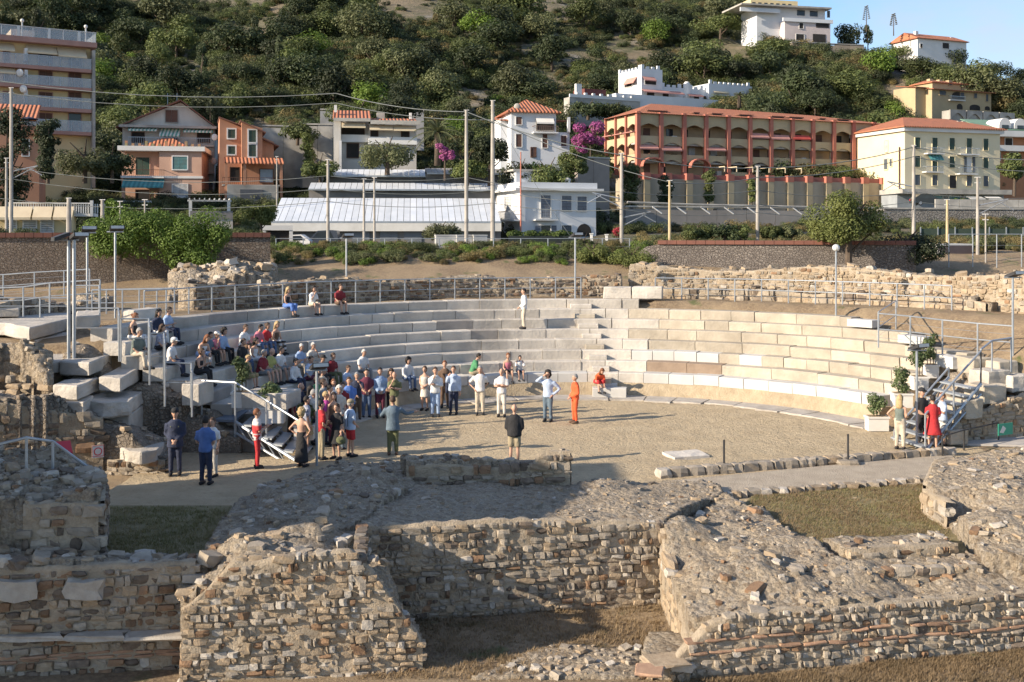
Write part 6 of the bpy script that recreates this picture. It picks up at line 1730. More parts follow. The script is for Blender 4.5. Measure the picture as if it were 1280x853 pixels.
# ------------------------------------------------------------------ lamp poles and masts
LAMPW = mat('lamp_glass', (.55, .56, .56), (.45, .46, .47), 3, .25)
def flood(t, c, yaw, s=.4, m=DARKMETAL):
    f_ = Frame(c, c + Vector((math.cos(yaw), math.sin(yaw), 0)))
    hd = MB(f_); w = f_.w
    hd.slab([w(-.5 * s, -.42 * s, .22 * s), w(.5 * s, -.42 * s, .22 * s), w(.42 * s, .45 * s, -.1 * s), w(-.42 * s, .45 * s, -.1 * s)], .22 * s); o = hd.build('floodlight', m, t, fix=True)
    g_ = MB(f_); g_.slab([w(-.44 * s, -.43 * s, .2 * s), w(.44 * s, -.43 * s, .2 * s), w(.44 * s, -.45 * s, .02 * s), w(-.44 * s, -.45 * s, .02 * s)], .01); g_.build('glass', LAMPW, o, fix=True)
def lamp_pole(label, px, ytop, ybot, d, heads=1, r=.04, n=1, ball=False):
    b0 = P(px, ybot, d); b1 = P(px, ytop, d); t = thing('lamp_post', label, 'lamp post', b0)
    for i in range(n):
        b = MB(); o = Vector((.16 * i, 0, 0)); b.tube([b0 + o - Vector((0, 0, .3)), b1 + o], r, 8); b.build('pole', STEEL, t)
    if ball:
        b = MB(); b.ball(b1 + Vector((0, 0, .1)), (.16, .16, .15)); b.build('globe', LAMPW, t)
    else:
        b = MB(); b.tube([b1 - Vector((.3, 0, 0)), b1 + Vector((.3, 0, 0))], .025, 6); b.build('crossbar', STEEL, t)
        for i in range(heads): flood(t, b1 + Vector(((-.25, .28)[i] if heads > 1 else .05, 0, .12)), (2.2, .9)[i] if heads > 1 else .5, .5)
    return t
lamp_pole('twin steel poles carrying two floodlights above the big slab', 86, 300, 437, 32.6, 2, .055, 2)
lamp_pole('steel pole with a tilted floodlight behind the twin poles', 109, 291, 388, 37, 1)
lamp_pole('steel pole with a pale floodlight by the ramp railing', 144, 290, 388, 39, 1)
lamp_pole('slim lamp post on the back path behind the seated trio', 433, 298, 372, 49.5, 1)
lamp_pole('slim lamp post standing on the path by the big blocks', 719, 297, 366, 49.6, 1)
lamp_pole('lamp post with a round head in front of the yellow masonry', 1045, 313, 388, 44.5, 1, ball=True)
lamp_pole('tall steel lamp post at the top of the right metal stair', 1266, 347, 447, 36.8, 1)
lamp_pole('steel lamp post rising among the standing crowd', 396, 463, 576, 31.0, 1)
lamp_pole('short steel lamp post at the foot of the right metal stair', 1146, 438, 556, 33.5, 1)
MAST = mat('mast_concrete', (.40, .37, .33), (.28, .26, .235), 1.5, .85, stain=.3)
MASTY = mat('mast_ochre', (.50, .40, .24), (.38, .30, .18), 1.5, .85, stain=.3)
def mast(label, px, ytop, ybot, d, r=.13, arm=None, m=MAST, name='railway_mast'):
    b0, b1 = P(px, ybot, d), P(px, ytop, d); t = thing(name, label, 'mast', b0, None)
    b = MB(); b.tube([b0 - Vector((0, 0, 2.5)), (b0 + b1) / 2, b1], [r, r * .9, r * .7], 9); b.build('pole', m, t)
    b = MB()
    for dz in (.0, .3): b.tube([b1 - Vector((.16, 0, dz)), b1 + Vector((.16, 0, -dz))], .025, 5)
    b.build('insulator', WHITE, t)
    if arm:
        for sgn, zz in arm:
            b = MB(); c = b0.lerp(b1, zz); b.tube([c, c + Vector((sgn * 1.7, 0, .35))], .04, 5); b.tube([c - Vector((0, 0, .5)), c + Vector((sgn * 1.6, 0, .3))], .03, 5); b.tube([c + Vector((sgn * 1.2, 0, .2)), c + Vector((sgn * 2.0, 0, -.25))], .03, 5); b.build('bracket_arm', STEEL, t)
    return t
for a in (('tall pale mast with white insulators left of the white villa', 583, 138, 312, 66), ('taller weathered mast just left of the white villa', 616, 126, 312, 66, .15), ('mast with curved bracket arms right of the white villa', 777, 192, 318, 63, .12, ((-1, .55), (1, .36))), ('mast standing before the long greenhouse roof', 410, 200, 318, 66, .11), ('short mast with a cross bar before the greenhouse', 455, 224, 312, 70, .09), ('slim pale mast beside the short cross bar mast', 468, 222, 314, 68, .08), ('ochre mast at the end of the retaining wall', 837, 226, 316, 62, .09, None, MASTY), ('grey mast in front of the red parapet', 947, 208, 316, 66, .12), ('tall pale mast in front of the yellow house', 1142, 182, 318, 70, .13, ((-1, .62),)), ('ochre mast by the green mesh fence', 1184, 250, 318, 64, .09, None, MASTY), ('grey mast beside the utility shed', 1222, 222, 340, 60, .1, ((1, .7),)), ('tall white mast in front of the left apartment block', 14, 110, 300, 70, .13, ((1, .45),)), ('rough wooden mast beside the tall white mast', 8, 198, 300, 72, .1), ('thin steel post with an arm right of the grey mast', 1232, 268, 340, 58, .05), ('concrete post rising behind the boundary wall by the awnings', 86, 248, 305, 62, .16), ('concrete post rising out of the ivy', 128, 250, 300, 62, .13), ('thin white post above the ivy', 181, 250, 300, 62, .06), ('red striped thin pole below the hip roofed house', 651, 190, 260, 108, .08, None, RP), ('thin pole beside the garage of the orange house', 346, 196, 260, 108, .07), ('white post by the low canopy right of the ivy', 150, 252, 300, 63, .06)):
    mast(*a)
def wire(label, pts, r=.018):
    t = []; 
    for (a, b_) in zip(pts, pts[1:]):
        L = (b_ - a).length
        for i in range(8): q = i / 8; t.append(a.lerp(b_, q) - Vector((0, 0, L * .03 * 4 * q * (1 - q))))
    t.append(pts[-1]); b = MB(); b.tube(t, r, 4)
    return tag(b.build('overhead_wire', mat('wire_grey', (.16, .18, .18), (.12, .13, .13), 2, .6), smooth=True), label, 'wire')
wire('upper overhead cable crossing in front of the apartment block and hillside', [P(-60, 92, 72), P(420, 117, 70), P(583, 140, 66), P(777, 194, 63), P(947, 210, 66), P(1142, 184, 70), P(1330, 200, 70)], .03)
wire('second overhead cable just below the upper one', [P(-60, 106, 71), P(420, 129, 69.5), P(616, 150, 66), P(837, 228, 62), P(947, 222, 65.5), P(1142, 196, 69.5), P(1330, 215, 69.5)], .025)
wire('contact wire in front of the pink house and the greenhouse', [P(-60, 205, 69), P(14, 210, 70), P(410, 220, 66), P(583, 222, 66), P(777, 240, 63), P(947, 238, 66), P(1142, 240, 70), P(1330, 245, 70)])
wire('low catenary wire in front of the pink house and the greenhouse', [P(-60, 222, 69), P(14, 224, 70), P(410, 236, 66), P(616, 238, 66), P(777, 252, 63), P(947, 256, 66), P(1142, 252, 70), P(1330, 256, 70)])
wire('lowest line wire above the railway', [P(-60, 240, 68), P(410, 252, 65), P(616, 254, 65), P(777, 262, 62.5), P(947, 266, 65), P(1142, 262, 69)])
wire('slack stay wire from the tall weathered mast to the verge', [P(616, 140, 66), P(720, 305, 64)], .012)
# pale beam trough along the railway wall
fq = fpx(784, 262, 98, 1010, 104); q = house('cable_trough', 'long pale pipe on slanted brackets along the railway wall', fq, 'pipe')
b = MB(fq); b.tube([fq.w(0, 0, fq.hit(784, 253)[1]), fq.w(fq.L * .35, 0, fq.hit(860, 256)[1]), fq.w(fq.L, 0, fq.hit(1005, 259)[1])], .10, 6); b.build('pipe', CONC, q)
for i in range(7):
    x = fq.L * (.13 + .13 * i); z = fq.hit(880, 258)[1]; b = MB(fq); b.tube([fq.w(x, -.1, z - .1), fq.w(x + .9, -.2, z - .7)], .07, 5); b.build('bracket', WHITE, q)
# ------------------------------------------------------------------ metal stairs
def metal_stair(label, top0, top1, bot0, n, deck=None, rails=()):
    """top0-top1: the upper edge, bot0: the lower corner below top0"""
    t = thing('metal_stair', label, 'stairs', bot0); w = top1 - top0; run = bot0 - top0
    for i in range(n):
        c = top0 + run * ((i + .6) / n); st = Vector((run.x, run.y, 0)).normalized() * (Vector((run.x, run.y, 0)).length / n * .92)
        b = MB(); b.slab([c, c + w, c + w + st, c + st], .05); b.build('tread', mat('tread_steel', (.40, .43, .46), (.32, .35, .38), 6, .45, metal=.4), t, fix=True)
    for o in (Vector((0, 0, 0)), w):
        b = MB(); b.tube([top0 + o - Vector((0, 0, .05)), bot0 + o - Vector((0, 0, .05))], .055, 6); b.tube([top0 + o - Vector((0, 0, .38)), bot0 + o - Vector((0, 0, .3))], .04, 6)
        for i in range(n): 
            a = top0 + o + run * (i / n); b.tube([a - Vector((0, 0, .05)), a + run * (1 / n) - Vector((0, 0, .35))], .02, 4)
        b.build('stringer', STEEL, t)
    for pts, hh in rails:
        b = MB(); b.tube([p + Vector((0, 0, hh)) for p in pts], .035, 8); b.build('handrail', STEEL, t)
        for p in pts:
            b = MB(); b.tube([p - Vector((0, 0, .1)), p + Vector((0, 0, hh))], .03, 6); b.build('rail_post', STEEL, t)
    if deck:
        b = MB(); b.slab(deck, .08); b.build('landing', mat('deck_steel', (.16, .20, .26), (.12, .15, .20), 3, .5, metal=.3), t, fix=True)
        for p in deck:
            b = MB(); b.tube([Vector((p.x, p.y, -.05)), p - Vector((0, 0, .08))], .05, 6); b.build('leg', STEEL, t)
    return t
dk = [G(258, 524, .98), G(294, 525, .98), G(310, 513, .98), G(270, 511, .98)]
metal_stair('steel stair with a blue grey landing at the left end of the seating', G(295, 526, .98), G(311, 513, .98), G(372, 575, .04), 6, dk, (([G(252, 523, .98), G(294, 526, .98), G(333, 549, .5), G(374, 576, .05)], 1.15),))
rt0 = P(1186, 470, 36.2); rt1 = P(1226, 478, 34.6); rb = G(1118, 549, .06)
metal_stair('steel stair with open treads at the right end of the seating', rt0, rt1, rb, 8, None, (([rt1 + Vector((0, 0, -.05)), rt1.lerp(rb + (rt1 - rt0), .5), rb + (rt1 - rt0)], 1.05), ([rt1, P(1240, 466, 35.6), P(1264, 462, 36)], 1.05), ([rt0, rt0.lerp(rb, .55), rb], .28)))
# right end: stepped stones and masonry under the stair
RE = Ruin('seat_end_ruin', 'stepped masonry end of the seating under the right metal stair', loc=G(1200, 545, 0))
f0, f1 = G(1160, 556, 0), G(1310, 545, 0)
RE.core([f0 + Vector((0, .1, .3)), G(1215, 552, 0) + Vector((0, 0, .75)), f1 + Vector((0, 0, 1.2)), f1 + Vector((0, 4.5, 2.2)), P(1200, 465, 37.2), P(1150, 490, 36.4) + Vector((0, 0, -.3))], -.2, res=.15, amp=.12, seed=95)
RE.face((G(1200, 553, 0).x, G(1200, 553, 0).y - .05), (f1.x, f1.y - .05), .02, lambda s: .75 + .28 * min(s, 2.5), .17, .26, seed=96, mix=(('grey', 5), ('tan', 5), ('rust', 1)))
RE.scatter(60, .15, .4, seed=97)
RE.done()
for i, (x0, y0, x1, y1, d, lab, m_) in enumerate(((1186, 538, 1212, 556, 33.6, 'squared step block at the foot of the masonry end', 'warm'), (1190, 516, 1216, 536, 34.3, 'squared step block of the second course of the masonry end', 'warm'), (1205, 500, 1232, 524, 34.2, 'squared step block of the third course of the masonry end', 'warm'), (1226, 482, 1262, 506, 35.0, 'weathered block beside the top of the right metal stair', 'warm'), (1232, 464, 1266, 484, 35.6, 'rough boulder block right of the stair head', 'old'), (1188, 446, 1216, 462, 37.2, 'new white block at the head of the right metal stair', 'new'), (1214, 448, 1242, 468, 36.6, 'pale block between the new white block and the lamp post', 'warm'), (1246, 452, 1276, 474, 36.2, 'pale block with a square hole below the lamp post', 'warm'), (1262, 470, 1296, 490, 35.6, 'rounded pale boulder at the right edge of the seating', 'old'))):
    pxblock(lab, x0, y0, x1, y1, d, .9, math.radians(20), .05, SEATS[m_])
# ------------------------------------------------------------------ planters
PLANT = mat('planter_white', (.68, .66, .62), (.6, .58, .54), 2, .7)
def planter(label, px, py, z, w=.85, hh=.45, ph=.9, seed=1, d=None, yaw=0.0):
    c = G(px, py, z) if d is None else P(px, py, d)
    t = thing('planter', label, 'planter', c); f_ = Frame(c, c + Vector((math.cos(yaw), math.sin(yaw), 0)))
    part('box', PLANT, t, f_, (-w / 2, w / 2, -.2, .2, 0, hh)); part('rim', PLANT, t, f_, (-w / 2 - .03, w / 2 + .03, -.23, .23, hh + .001, hh + .06)); part('soil', EARTH, t, f_, (-w / 2 + .04, w / 2 - .04, -.17, .17, hh + .061, hh + .075))
    r = random.Random(seed); b = MB(); cs = [(c + Vector((r.uniform(-.25, .25) * w, r.uniform(-.1, .1), hh + ph * r.uniform(.25, .85))), r.uniform(.14, .24)) for _ in range(8)]
    leafset(b, cs, 800, .055, r); b.build('foliage', leaf_mat('planter_leaf', (.07, .10, .035), (.13, .17, .07), .2), t)
    b = MB()
    for k in range(3): b.tube([c + Vector((.1 * (k - 1), 0, hh)), c + Vector((.14 * (k - 1), 0, hh + ph * .8))], [.02, .01], 5)
    b.build('stem', BARK, t)
planter('white planter with a tall shrub at the left end of the seats', 303, 509, .98, .58, .42, 1.25, 1, d=33.6)
planter('white planter with a drooping shrub beside the left handrail', 338, 528, .98, .9, .42, .95, 2, d=33.4)
planter('low white planter half hidden by the left stair', 381, 549, .6, .6, .4, .7, 3, d=33.6)
planter('white planter with a bushy shrub at the foot of the right metal stair', 1096, 538, .02, .68, .42, .85, 4)
planter('white planter with an upright shrub on the second row by the right stair', 1127, 509, .9, .62, .42, .95, 5, d=36.4)
planter('white planter with a tall thin shrub near the right stair head', 1149, 487, 1.3, .5, .4, 1.25, 6, d=37.2)
planter('white planter with a slender shrub beside the stair head rail', 1163, 472, 1.8, .45, .4, 1.35, 7, d=37.8)
# ------------------------------------------------------------------ signs
t = thing('round_sign', 'small white sign with a red ring on the passage wall', 'sign', P(122, 565, 29.6))
f_ = Frame(P(115, 573, 29.7), P(130, 573, 29.85)); part('board', WHITE, t, f_, (0, f_.L, 0, .02, 0, .34))
b = MB(f_); n = 20; c = (f_.L / 2, .17)
RED = mat('sign_red', (.55, .03, .05), (.5, .03, .05), 3, .5)
for i in range(n):
    a0, a1 = 2 * math.pi * i / n, 2 * math.pi * (i + 1) / n
    b.prism([(c[0] + .11 * math.cos(a0), c[1] + .11 * math.sin(a0)), (c[0] + .11 * math.cos(a1), c[1] + .11 * math.sin(a1)), (c[0] + .085 * math.cos(a1), c[1] + .085 * math.sin(a1)), (c[0] + .085 * math.cos(a0), c[1] + .085 * math.sin(a0))], -.006, -.001)
b.build('ring', RED, t, fix=True)
part('border', RED, t, f_, (0, f_.L, -.005, -.001, .325, .34), (0, f_.L, -.005, -.001, .03, .045), (0, .012, -.0055, -.0012, .045, .325), (f_.L - .012, f_.L, -.0055, -.0012, .045, .325))
t = thing('information_lectern', 'red and black tilted information board behind the slanting handrail', 'sign', P(78, 590, 24))
f_ = Frame(P(66, 590, 24), P(90, 592, 24.2)); b = MB(f_); w = f_.w; b.slab([w(0, -.1, .42), w(f_.L, -.1, .42), w(f_.L, .25, .62), w(0, .25, .62)], .05); b.build('board', RED, t, fix=True)
part('body', DARKMETAL, t, f_, (.05, f_.L - .02, .02, .2, -.1, .40)); part('panel', RED, t, f_, (0, .12, -.06, -.01, -.1, .36))
t = thing('exit_sign', 'small green and white board leaning on the masonry by the right stair', 'sign', P(1256, 545, 32.6))
f_ = Frame(P(1248, 545, 33.3), P(1266, 545, 33.6)); part('board', mat('sign_green', (.03, .30, .20), (.03, .26, .18), 2, .5), t, f_, (0, f_.L, 0, .02, .0, .36)); b = MB(f_); b.prism([(.06, .1), (.22, .06), (.34, .2), (.2, .3)], -.006, -.001); b.build('arrow', WHITE, t, fix=True)
# ------------------------------------------------------------------ cars and bins on the road
def car(label, px, py, d, col, L=4.0, hh=1.45, yaw=0.0, van=False):
    c = P(px, py, d); t = thing('parked_car', label, 'car', c); f_ = Frame(c, c + Vector((math.cos(yaw), math.sin(yaw), 0)))
    m = mat('car_paint_%d' % int(col[0] * 1000), col, tuple(x * .9 for x in col), 1, .25)
    pr = [(-L / 2, .28), (L / 2, .28), (L / 2, .62), (L / 2 - .12, .78), (L * .24, .86), (L * .02, hh - .06), (-L * .3, hh), (-L * (.46 if van else .43), hh - (.05 if van else .35)), (-L / 2, .8)]
    b = MB(f_); b.prism(pr, -.8, .8); body = b.build('body', m, t, fix=True)
    for y0, y1 in ((-.815, -.802), (.802, .815)):
        b = MB(f_); b.prism([(-L * .40, .88), (L * .17, .88), (L * .01, hh - .14), (-L * .29, hh - .1)], y0, y1); b.build('side_window', GLASS, t, fix=True)
    w = f_.w; b = MB(f_); b.slab([w(L * .25, -.7, .87), w(L * .25, .7, .87), w(L * .035, .65, hh - .1), w(L * .035, -.65, hh - .1)], .02); b.build('windscreen', GLASS, t, fix=True)
    for x in (-L * .31, L * .31):
        for y in (-.72, .72):
            b = MB(f_); b.tube([w(x, y - .1, .3), w(x, y + .1, .3)], .31, 14); o = b.build('wheel', DARKMETAL, t); b = MB(f_); b.tube([w(x, y - .11, .3), w(x, y + .11, .3)], .19, 12); b.build('rim', STEEL, o)
    for y in (-.6, .6):
        b = MB(f_); b.box(L / 2 - .02, L / 2 + .02, y - .15, y + .15, .58, .72); b.build('headlight', LAMPW, t)
        b = MB(f_); b.box(-L / 2 - .02, -L / 2 + .02, y - .12, y + .12, .62, .8); b.build('tail_light', RED, t)
car('white car parked in front of the greenhouse', 362, 313, 96, (.7, .7, .7), 3.9, 1.4, math.pi)
car('dark off road car parked beside the white car', 400, 311, 99, (.05, .06, .08), 3.6, 1.7, math.pi, True)
car('dark car parked under the shop canopy', 1160, 257, 140, (.03, .035, .04), 4.3, 1.45, .05)
GB = mat('bin_grey', (.46, .46, .45), (.36, .36, .35), 1.2, .7, stain=.3)
for i, (x0, x1, lab) in enumerate(((545, 570, 'grey metal bin with a faded panel beside the mast'), (571, 590, 'middle grey metal bin between the masts'), (592, 609, 'grey metal bin with a round scrawl near the white villa'))):
    f_ = fpx(x0, 312, 92, x1, 92.3); t = house('waste_bin', lab, f_, 'bin'); part('body', GB, t, f_, (0, f_.L, 0, 1.1, 0, 1.15)); part('lid', GB, t, f_, (-.03, f_.L + .03, -.04, 1.14, 1.151, 1.25))
    for k in (.12, .82): part('wheel', DARKMETAL, t, f_, (f_.L * k, f_.L * k + .12, .1, .25, -.14, 0))
# low white gate by the round tree
f_ = fpx(328, 312, 92, 366, 92.5); t = house('gate_arch', 'low white gate arch with a dark opening beside the round tree', f_, 'gate')
part('lintel', WHITE, t, f_, (0, f_.L, 0, .5, f_.hit(345, 288)[1], f_.hit(345, 282)[1])); part('post', WHITE, t, f_, (f_.L - .3, f_.L, .05, .4, -.5, f_.hit(345, 288)[1])); part('post', WHITE, t, f_, (0, .3, .05, .4, -.5, f_.hit(345, 288)[1])); part('gate_leaf', DARK, t, f_, (.31, f_.L - .31, .3, .4, -.5, f_.hit(345, 288)[1] - .01))
# ------------------------------------------------------------------ nearer trees and weeds
def near_tree(label, px, py, d, wp, hp, col, seed, n=9000, leaf=.075, kind='round', name='tree', cat='tree'):
    r = random.Random(seed); s = d / FPX; base = P(px, py, d); t = thing(name, label, cat, base); w, h_ = wp * s, hp * s
    cs = []
    for c, q in lobes(kind, r, 26): cs.append((base + Vector((c.x * w * 1.1, c.y * w * 1.1, c.z * h_)), q * w * .85))
    b = MB(); leafset(b, cs, n, leaf, r); b.build('crown', LEAFM[col] if isinstance(col, str) else col, t)
    b = MB(); b.tube([base - Vector((0, 0, .6)), base + Vector((.05, 0, h_ * .35)), base + Vector((0, 0, h_ * .6))], [.05 * w, .035 * w, .015 * w], 8)
    for k in range(5):
        a = k * 1.3; b.tube([base + Vector((0, 0, h_ * (.2 + .07 * k))), base + Vector((math.cos(a) * w * .28, math.sin(a) * w * .28, h_ * (.45 + .08 * k)))], [.018 * w, .008 * w], 5)
    b.build('trunk', BARK, t)
    return t
YGREEN = leaf_mat('leaf_yellow_green', (.10, .125, .03), (.15, .17, .045), .1)  # yellow green foliage colour of some nearer trees and bushes
near_tree('broad feathery green tree growing over the retaining wall', 1060, 342, 54.5, 108, 116, YGREEN, 3, 15000, .07)
near_tree('dark compact evergreen bush beside the feathery tree', 1132, 338, 56, 78, 70, 'dark', 4, 8000, .07, 'shrub', 'bush', 'bush')
near_tree('round clipped tree by the white gate arch', 326, 298, 88, 42, 52, YGREEN, 5, 5000, .09)
near_tree('grey green round bush in front of the greenhouse', 552, 300, 98, 44, 30, 'olive', 6, 3500, .11, 'shrub', 'bush', 'bush')
near_tree('silvery olive tree before the red roofed villa', 484, 212, 119, 66, 52, 'olive', 7, 4500, .16, 'shrub')
near_tree('dark round olive tree below the apartment block', 106, 222, 108, 66, 62, 'olive', 8, 5000, .15, 'shrub')
near_tree('second dark olive beside the first below the apartment block', 140, 222, 109, 50, 54, 'dark', 9, 3800, .15, 'shrub')
near_tree('deep green pine like tree at the corner of the terrace house', 60, 222, 104, 44, 78, 'dark', 10, 5200, .14, 'column')
near_tree('dark cedar at the left of the terrace house', 8, 262, 92, 74, 130, 'dark', 11, 7000, .14, 'column')
near_tree('young leafy tree between the ivy and the pink house', 142, 292, 70, 34, 48, 'bright', 12, 2600, .09)
near_tree('trailing bush on the lane by the bougainvillea', 742, 332, 58, 44, 44, YGREEN, 13, 4200, .06, 'shrub', 'bush', 'bush')
near_tree('tall narrow green bush beside the villa gate', 730, 322, 62, 24, 40, 'mid', 14, 2400, .06, 'shrub', 'bush', 'bush')
near_tree('yellow green bush at the ramped end of the retaining wall', 790, 335, 57, 54, 34, YGREEN, 15, 4200, .05, 'shrub', 'bush', 'bush')
near_tree('dark laurel tree in the garden under the hip roofed house', 650, 236, 116, 48, 48, 'dark', 40, 4200, .16, 'shrub')
near_tree('broad green fig tree under the balcony of the hip roofed house', 686, 236, 116, 56, 50, 'mid', 41, 4600, .16, 'shrub')
near_tree('tall green tree between the hip roofed house and the bougainvillea', 716, 234, 117, 46, 54, 'mid', 42, 4200, .16)
near_tree('bright bush at the foot of the hip roofed house steps', 668, 222, 119, 34, 26, 'bright', 43, 2200, .16, 'shrub', 'bush', 'bush')
near_tree('dark garden tree left of the hip roofed house', 612, 226, 118, 56, 60, 'dark', 44, 4600, .17)
near_tree('green garden tree beside the palm', 584, 226, 118, 44, 46, 'mid', 45, 3600, .17, 'shrub')
near_tree('shaggy bush hanging over the concrete wall by the orange house', 372, 176, 134, 44, 34, 'mid', 46, 2600, .19, 'shrub', 'bush', 'bush')
near_tree('ivy clump on the stepped concrete wall', 386, 205, 132, 26, 40, 'mid', 47, 2800, .15, 'column', 'bush', 'bush')
near_tree('dark tree behind the chimney of the red roofed villa', 498, 168, 142, 60, 52, 'dark', 48, 3800, .2)
near_tree('leafy tree on the terrace behind the red roofed villa', 450, 160, 144, 70, 44, 'mid', 49, 3800, .2, 'shrub')
near_tree('garden tree between the greenhouse and the red roofed villa', 400, 226, 120, 40, 44, 'mid', 50, 3200, .17, 'shrub')
near_tree('dark bush below the white balustrade left of the castle villa', 735, 146, 186, 44, 26, 'dark', 51, 2600, .24, 'shrub', 'bush', 'bush')
near_tree('green bush below the white balustrade beside the terracotta roof', 768, 148, 187, 44, 24, 'mid', 52, 2600, .24, 'shrub', 'bush', 'bush')
near_tree('leafy tree beside the green roofed building', 1268, 240, 140, 44, 52, 'mid', 16, 3200, .2)
near_tree('low tree in front of the shop canopy', 1200, 260, 134, 26, 16, 'bright', 17, 1600, .14, 'shrub', 'bush', 'bush')
near_tree('green climber on the left end of the podium wall', 790, 256, 136, 40, 54, 'mid', 18, 4200, .15, 'column', 'bush', 'bush')
near_tree('dark climber under the red parapet', 832, 256, 137, 30, 38, 'dark', 19, 3200, .15, 'column', 'bush', 'bush')
near_tree('leafy climber on the podium wall before the pergolas', 886, 252, 138, 24, 40, 'mid', 20, 2800, .15, 'column', 'bush', 'bush')
near_tree('small climber near the middle of the podium wall', 940, 252, 139, 16, 28, 'mid', 21, 1800, .15, 'column', 'bush', 'bush')
for i, (px, w_) in enumerate(((872, 34), (905, 40), (965, 24), (990, 22), (925, 30))):
    near_tree(['bushy shrub behind the retaining wall below the second pier', 'widest shrub behind the retaining wall', 'narrow shrub behind the retaining wall next to the feathery tree', 'slim shrub touching the feathery tree', 'shrub with dry tips behind the retaining wall'][i], px, 302, 66, w_, 34, ['mid', 'dark', 'mid', 'olive', 'mid'][i], 30 + i, 2200, .08, 'shrub', 'bush', 'bush')
def weeds(name, label, region, n, smin, smax, protos, seed):
    r = random.Random(seed); pts = []
    for _ in range(n):
        px = r.uniform(region[0], region[1]); d = r.uniform(region[2], region[3]); x = (px - 640) / FPX * d
        z = ground_z(x, d) if d < 66 else hill_z(x, d)
        pts.append(((x, d, z - .05), r.uniform(smin, smax)))
    scrub(name, label, protos, pts)
sp = lambda *cl: [TREES[('shrub', c, v)][0] for c in cl for v in range(2)]
weeds('verge_weeds', 'weeds and low green bushes along the railway verge', (335, 815, 57.5, 63.5), 330, .4, 1.15, sp('mid', 'olive', 'bright', 'dry', 'mid'), 1)
weeds('slope_weeds', 'dry weeds and bushes on the bank behind the retaining wall', (800, 1330, 60, 110), 420, .5, 1.6, sp('mid', 'olive', 'dry', 'dry'), 2)
weeds('garden_scrub', 'garden bushes and hedges between the houses', (-30, 760, 112, 134), 620, .9, 3.0, sp('mid', 'dark', 'dark', 'olive'), 3)
weeds('roadside_scrub', 'bushes on the bank between the railway and the left houses', (-30, 330, 66, 112), 420, .8, 2.4, sp('mid', 'dark', 'dark', 'olive'), 4)
weeds('bank_scrub', 'scrub on the bank below the podium wall and the yellow house', (770, 1330, 112, 139), 420, .8, 2.2, sp('mid', 'dark', 'olive', 'dry'), 5)
for px, ph_, d in ((918, 0, 250), (1088, 8, 262)): pass
for px, ytop, ybot, lab in ((1083, 8, 40, 'dried agave flower stalk on the skyline beside the narrow tree'), (1117, 18, 45, 'tall dried agave stalk on the skyline above the umbrella pine')):
    d = 262; b0, b1 = P(px, ybot, d), P(px, ytop, d); t = thing('agave_stalk', lab, 'plant', b0)
    b = MB(); b.tube([b0, b1], [.14, .05], 5); b.build('stalk', BARK, t)
    b = MB()
    for i in range(14):
        c = b0.lerp(b1, .45 + .55 * i / 14); a = 1 if i % 2 else -1; b.tube([c, c + Vector((a * (.75 - .04 * i), 0, .2))], .04, 4); b.ball(c + Vector((a * (.75 - .04 * i), 0, .3)), (.28, .28, .16), 6, 4)
    b.build('flower_heads', LEAFM['dry'], t)
# ------------------------------------------------------------------ unseen house added outside the frame at the left to shade the near ruins
fr = Frame((-12.7, 17.4, 0), (-12.7, 24.4, 0))
h = house('shade_house', 'plain plastered house added out of view at the left to shade the ruins', fr)
part('wall', YEL, h, fr, (0, fr.L, 0, 7, -1.5, 6.5)); part('shade_annex', YEL, h, fr, (-1.0, -.003, 0, 4, -1.5, 3.9)); hip_roof(h, fr, 0, fr.L, 0, 7, 6.502, 2.2, .3, 1.8, TILES(fr, 'n'))  # low wing added to carry the shade over the left front wall
for i in range(3):
    for z in (.6, 3.6): b = MB(fr); b.box(1.2 + i * 2.4, 2.1 + i * 2.4, -.05, -.003, z, z + 1.4); b.build('window', SLAT['green'], h)
# ------------------------------------------------------------------ people
SKIN = [mat('skin_%d' % i, c, tuple(x * .86 for x in c), 9, .6) for i, c in enumerate(((.50, .30, .21), (.42, .24, .16), (.56, .35, .26)))]
EYE = mat('eye_dark', (.02, .015, .012), (.015, .012, .01), 5, .4); LIP = mat('lip', (.33, .11, .09), (.3, .1, .08), 5, .6)
HAIRM = {k: mat('hair_' + k, c, tuple(x * .6 for x in c), 14, .75) for k, c in {'black': (.018, .014, .012), 'brown': (.07, .04, .025), 'auburn': (.20, .075, .03), 'blonde': (.45, .32, .16), 'grey': (.33, .32, .31), 'white': (.58, .56, .53)}.items()}
CL = {'white': (.72, .72, .72), 'offwhite': (.62, .58, .52), 'lightblue': (.33, .45, .66), 'blue': (.10, .20, .52), 'navy': (.025, .035, .075), 'black': (.022, .022, .025), 'grey': (.25, .26, .27), 'red': (.50, .03, .035), 'darkred': (.22, .02, .03), 'maroon': (.15, .03, .06), 'pink': (.60, .20, .26), 'magenta': (.45, .06, .30), 'orange': (.85, .13, .04), 'green': (.07, .26, .12), 'olive': (.14, .15, .07), 'khaki': (.36, .30, .20), 'beige': (.55, .48, .38), 'jeans': (.10, .15, .26), 'slate': (.12, .17, .22), 'sage': (.15, .18, .16), 'yellow': (.40, .40, .14), 'brown': (.14, .085, .055), 'police': (.09, .17, .42), 'skyblue': (.45, .55, .72)}
def cloth(k):
    if k in CL: return mat('cloth_' + k, CL[k], tuple(c * .68 for c in CL[k]), 5, .85, bd=.03, bs=8)
    if k == 'floral': return mat('cloth_floral', (.16, .20, .08), (.42, .24, .14), 16, .85)
    if k == 'check': return mat('cloth_check', (.40, .42, .48), (.14, .15, .22), 18, .85)
    if k == 'striped': return stripe_mat('cloth_striped', (.62, .60, .58), (.02, .02, .02), .16, 1)
    if k == 'redwhite': return stripe_mat('cloth_redwhite', (.66, .62, .6), (.50, .03, .04), .5, 1)
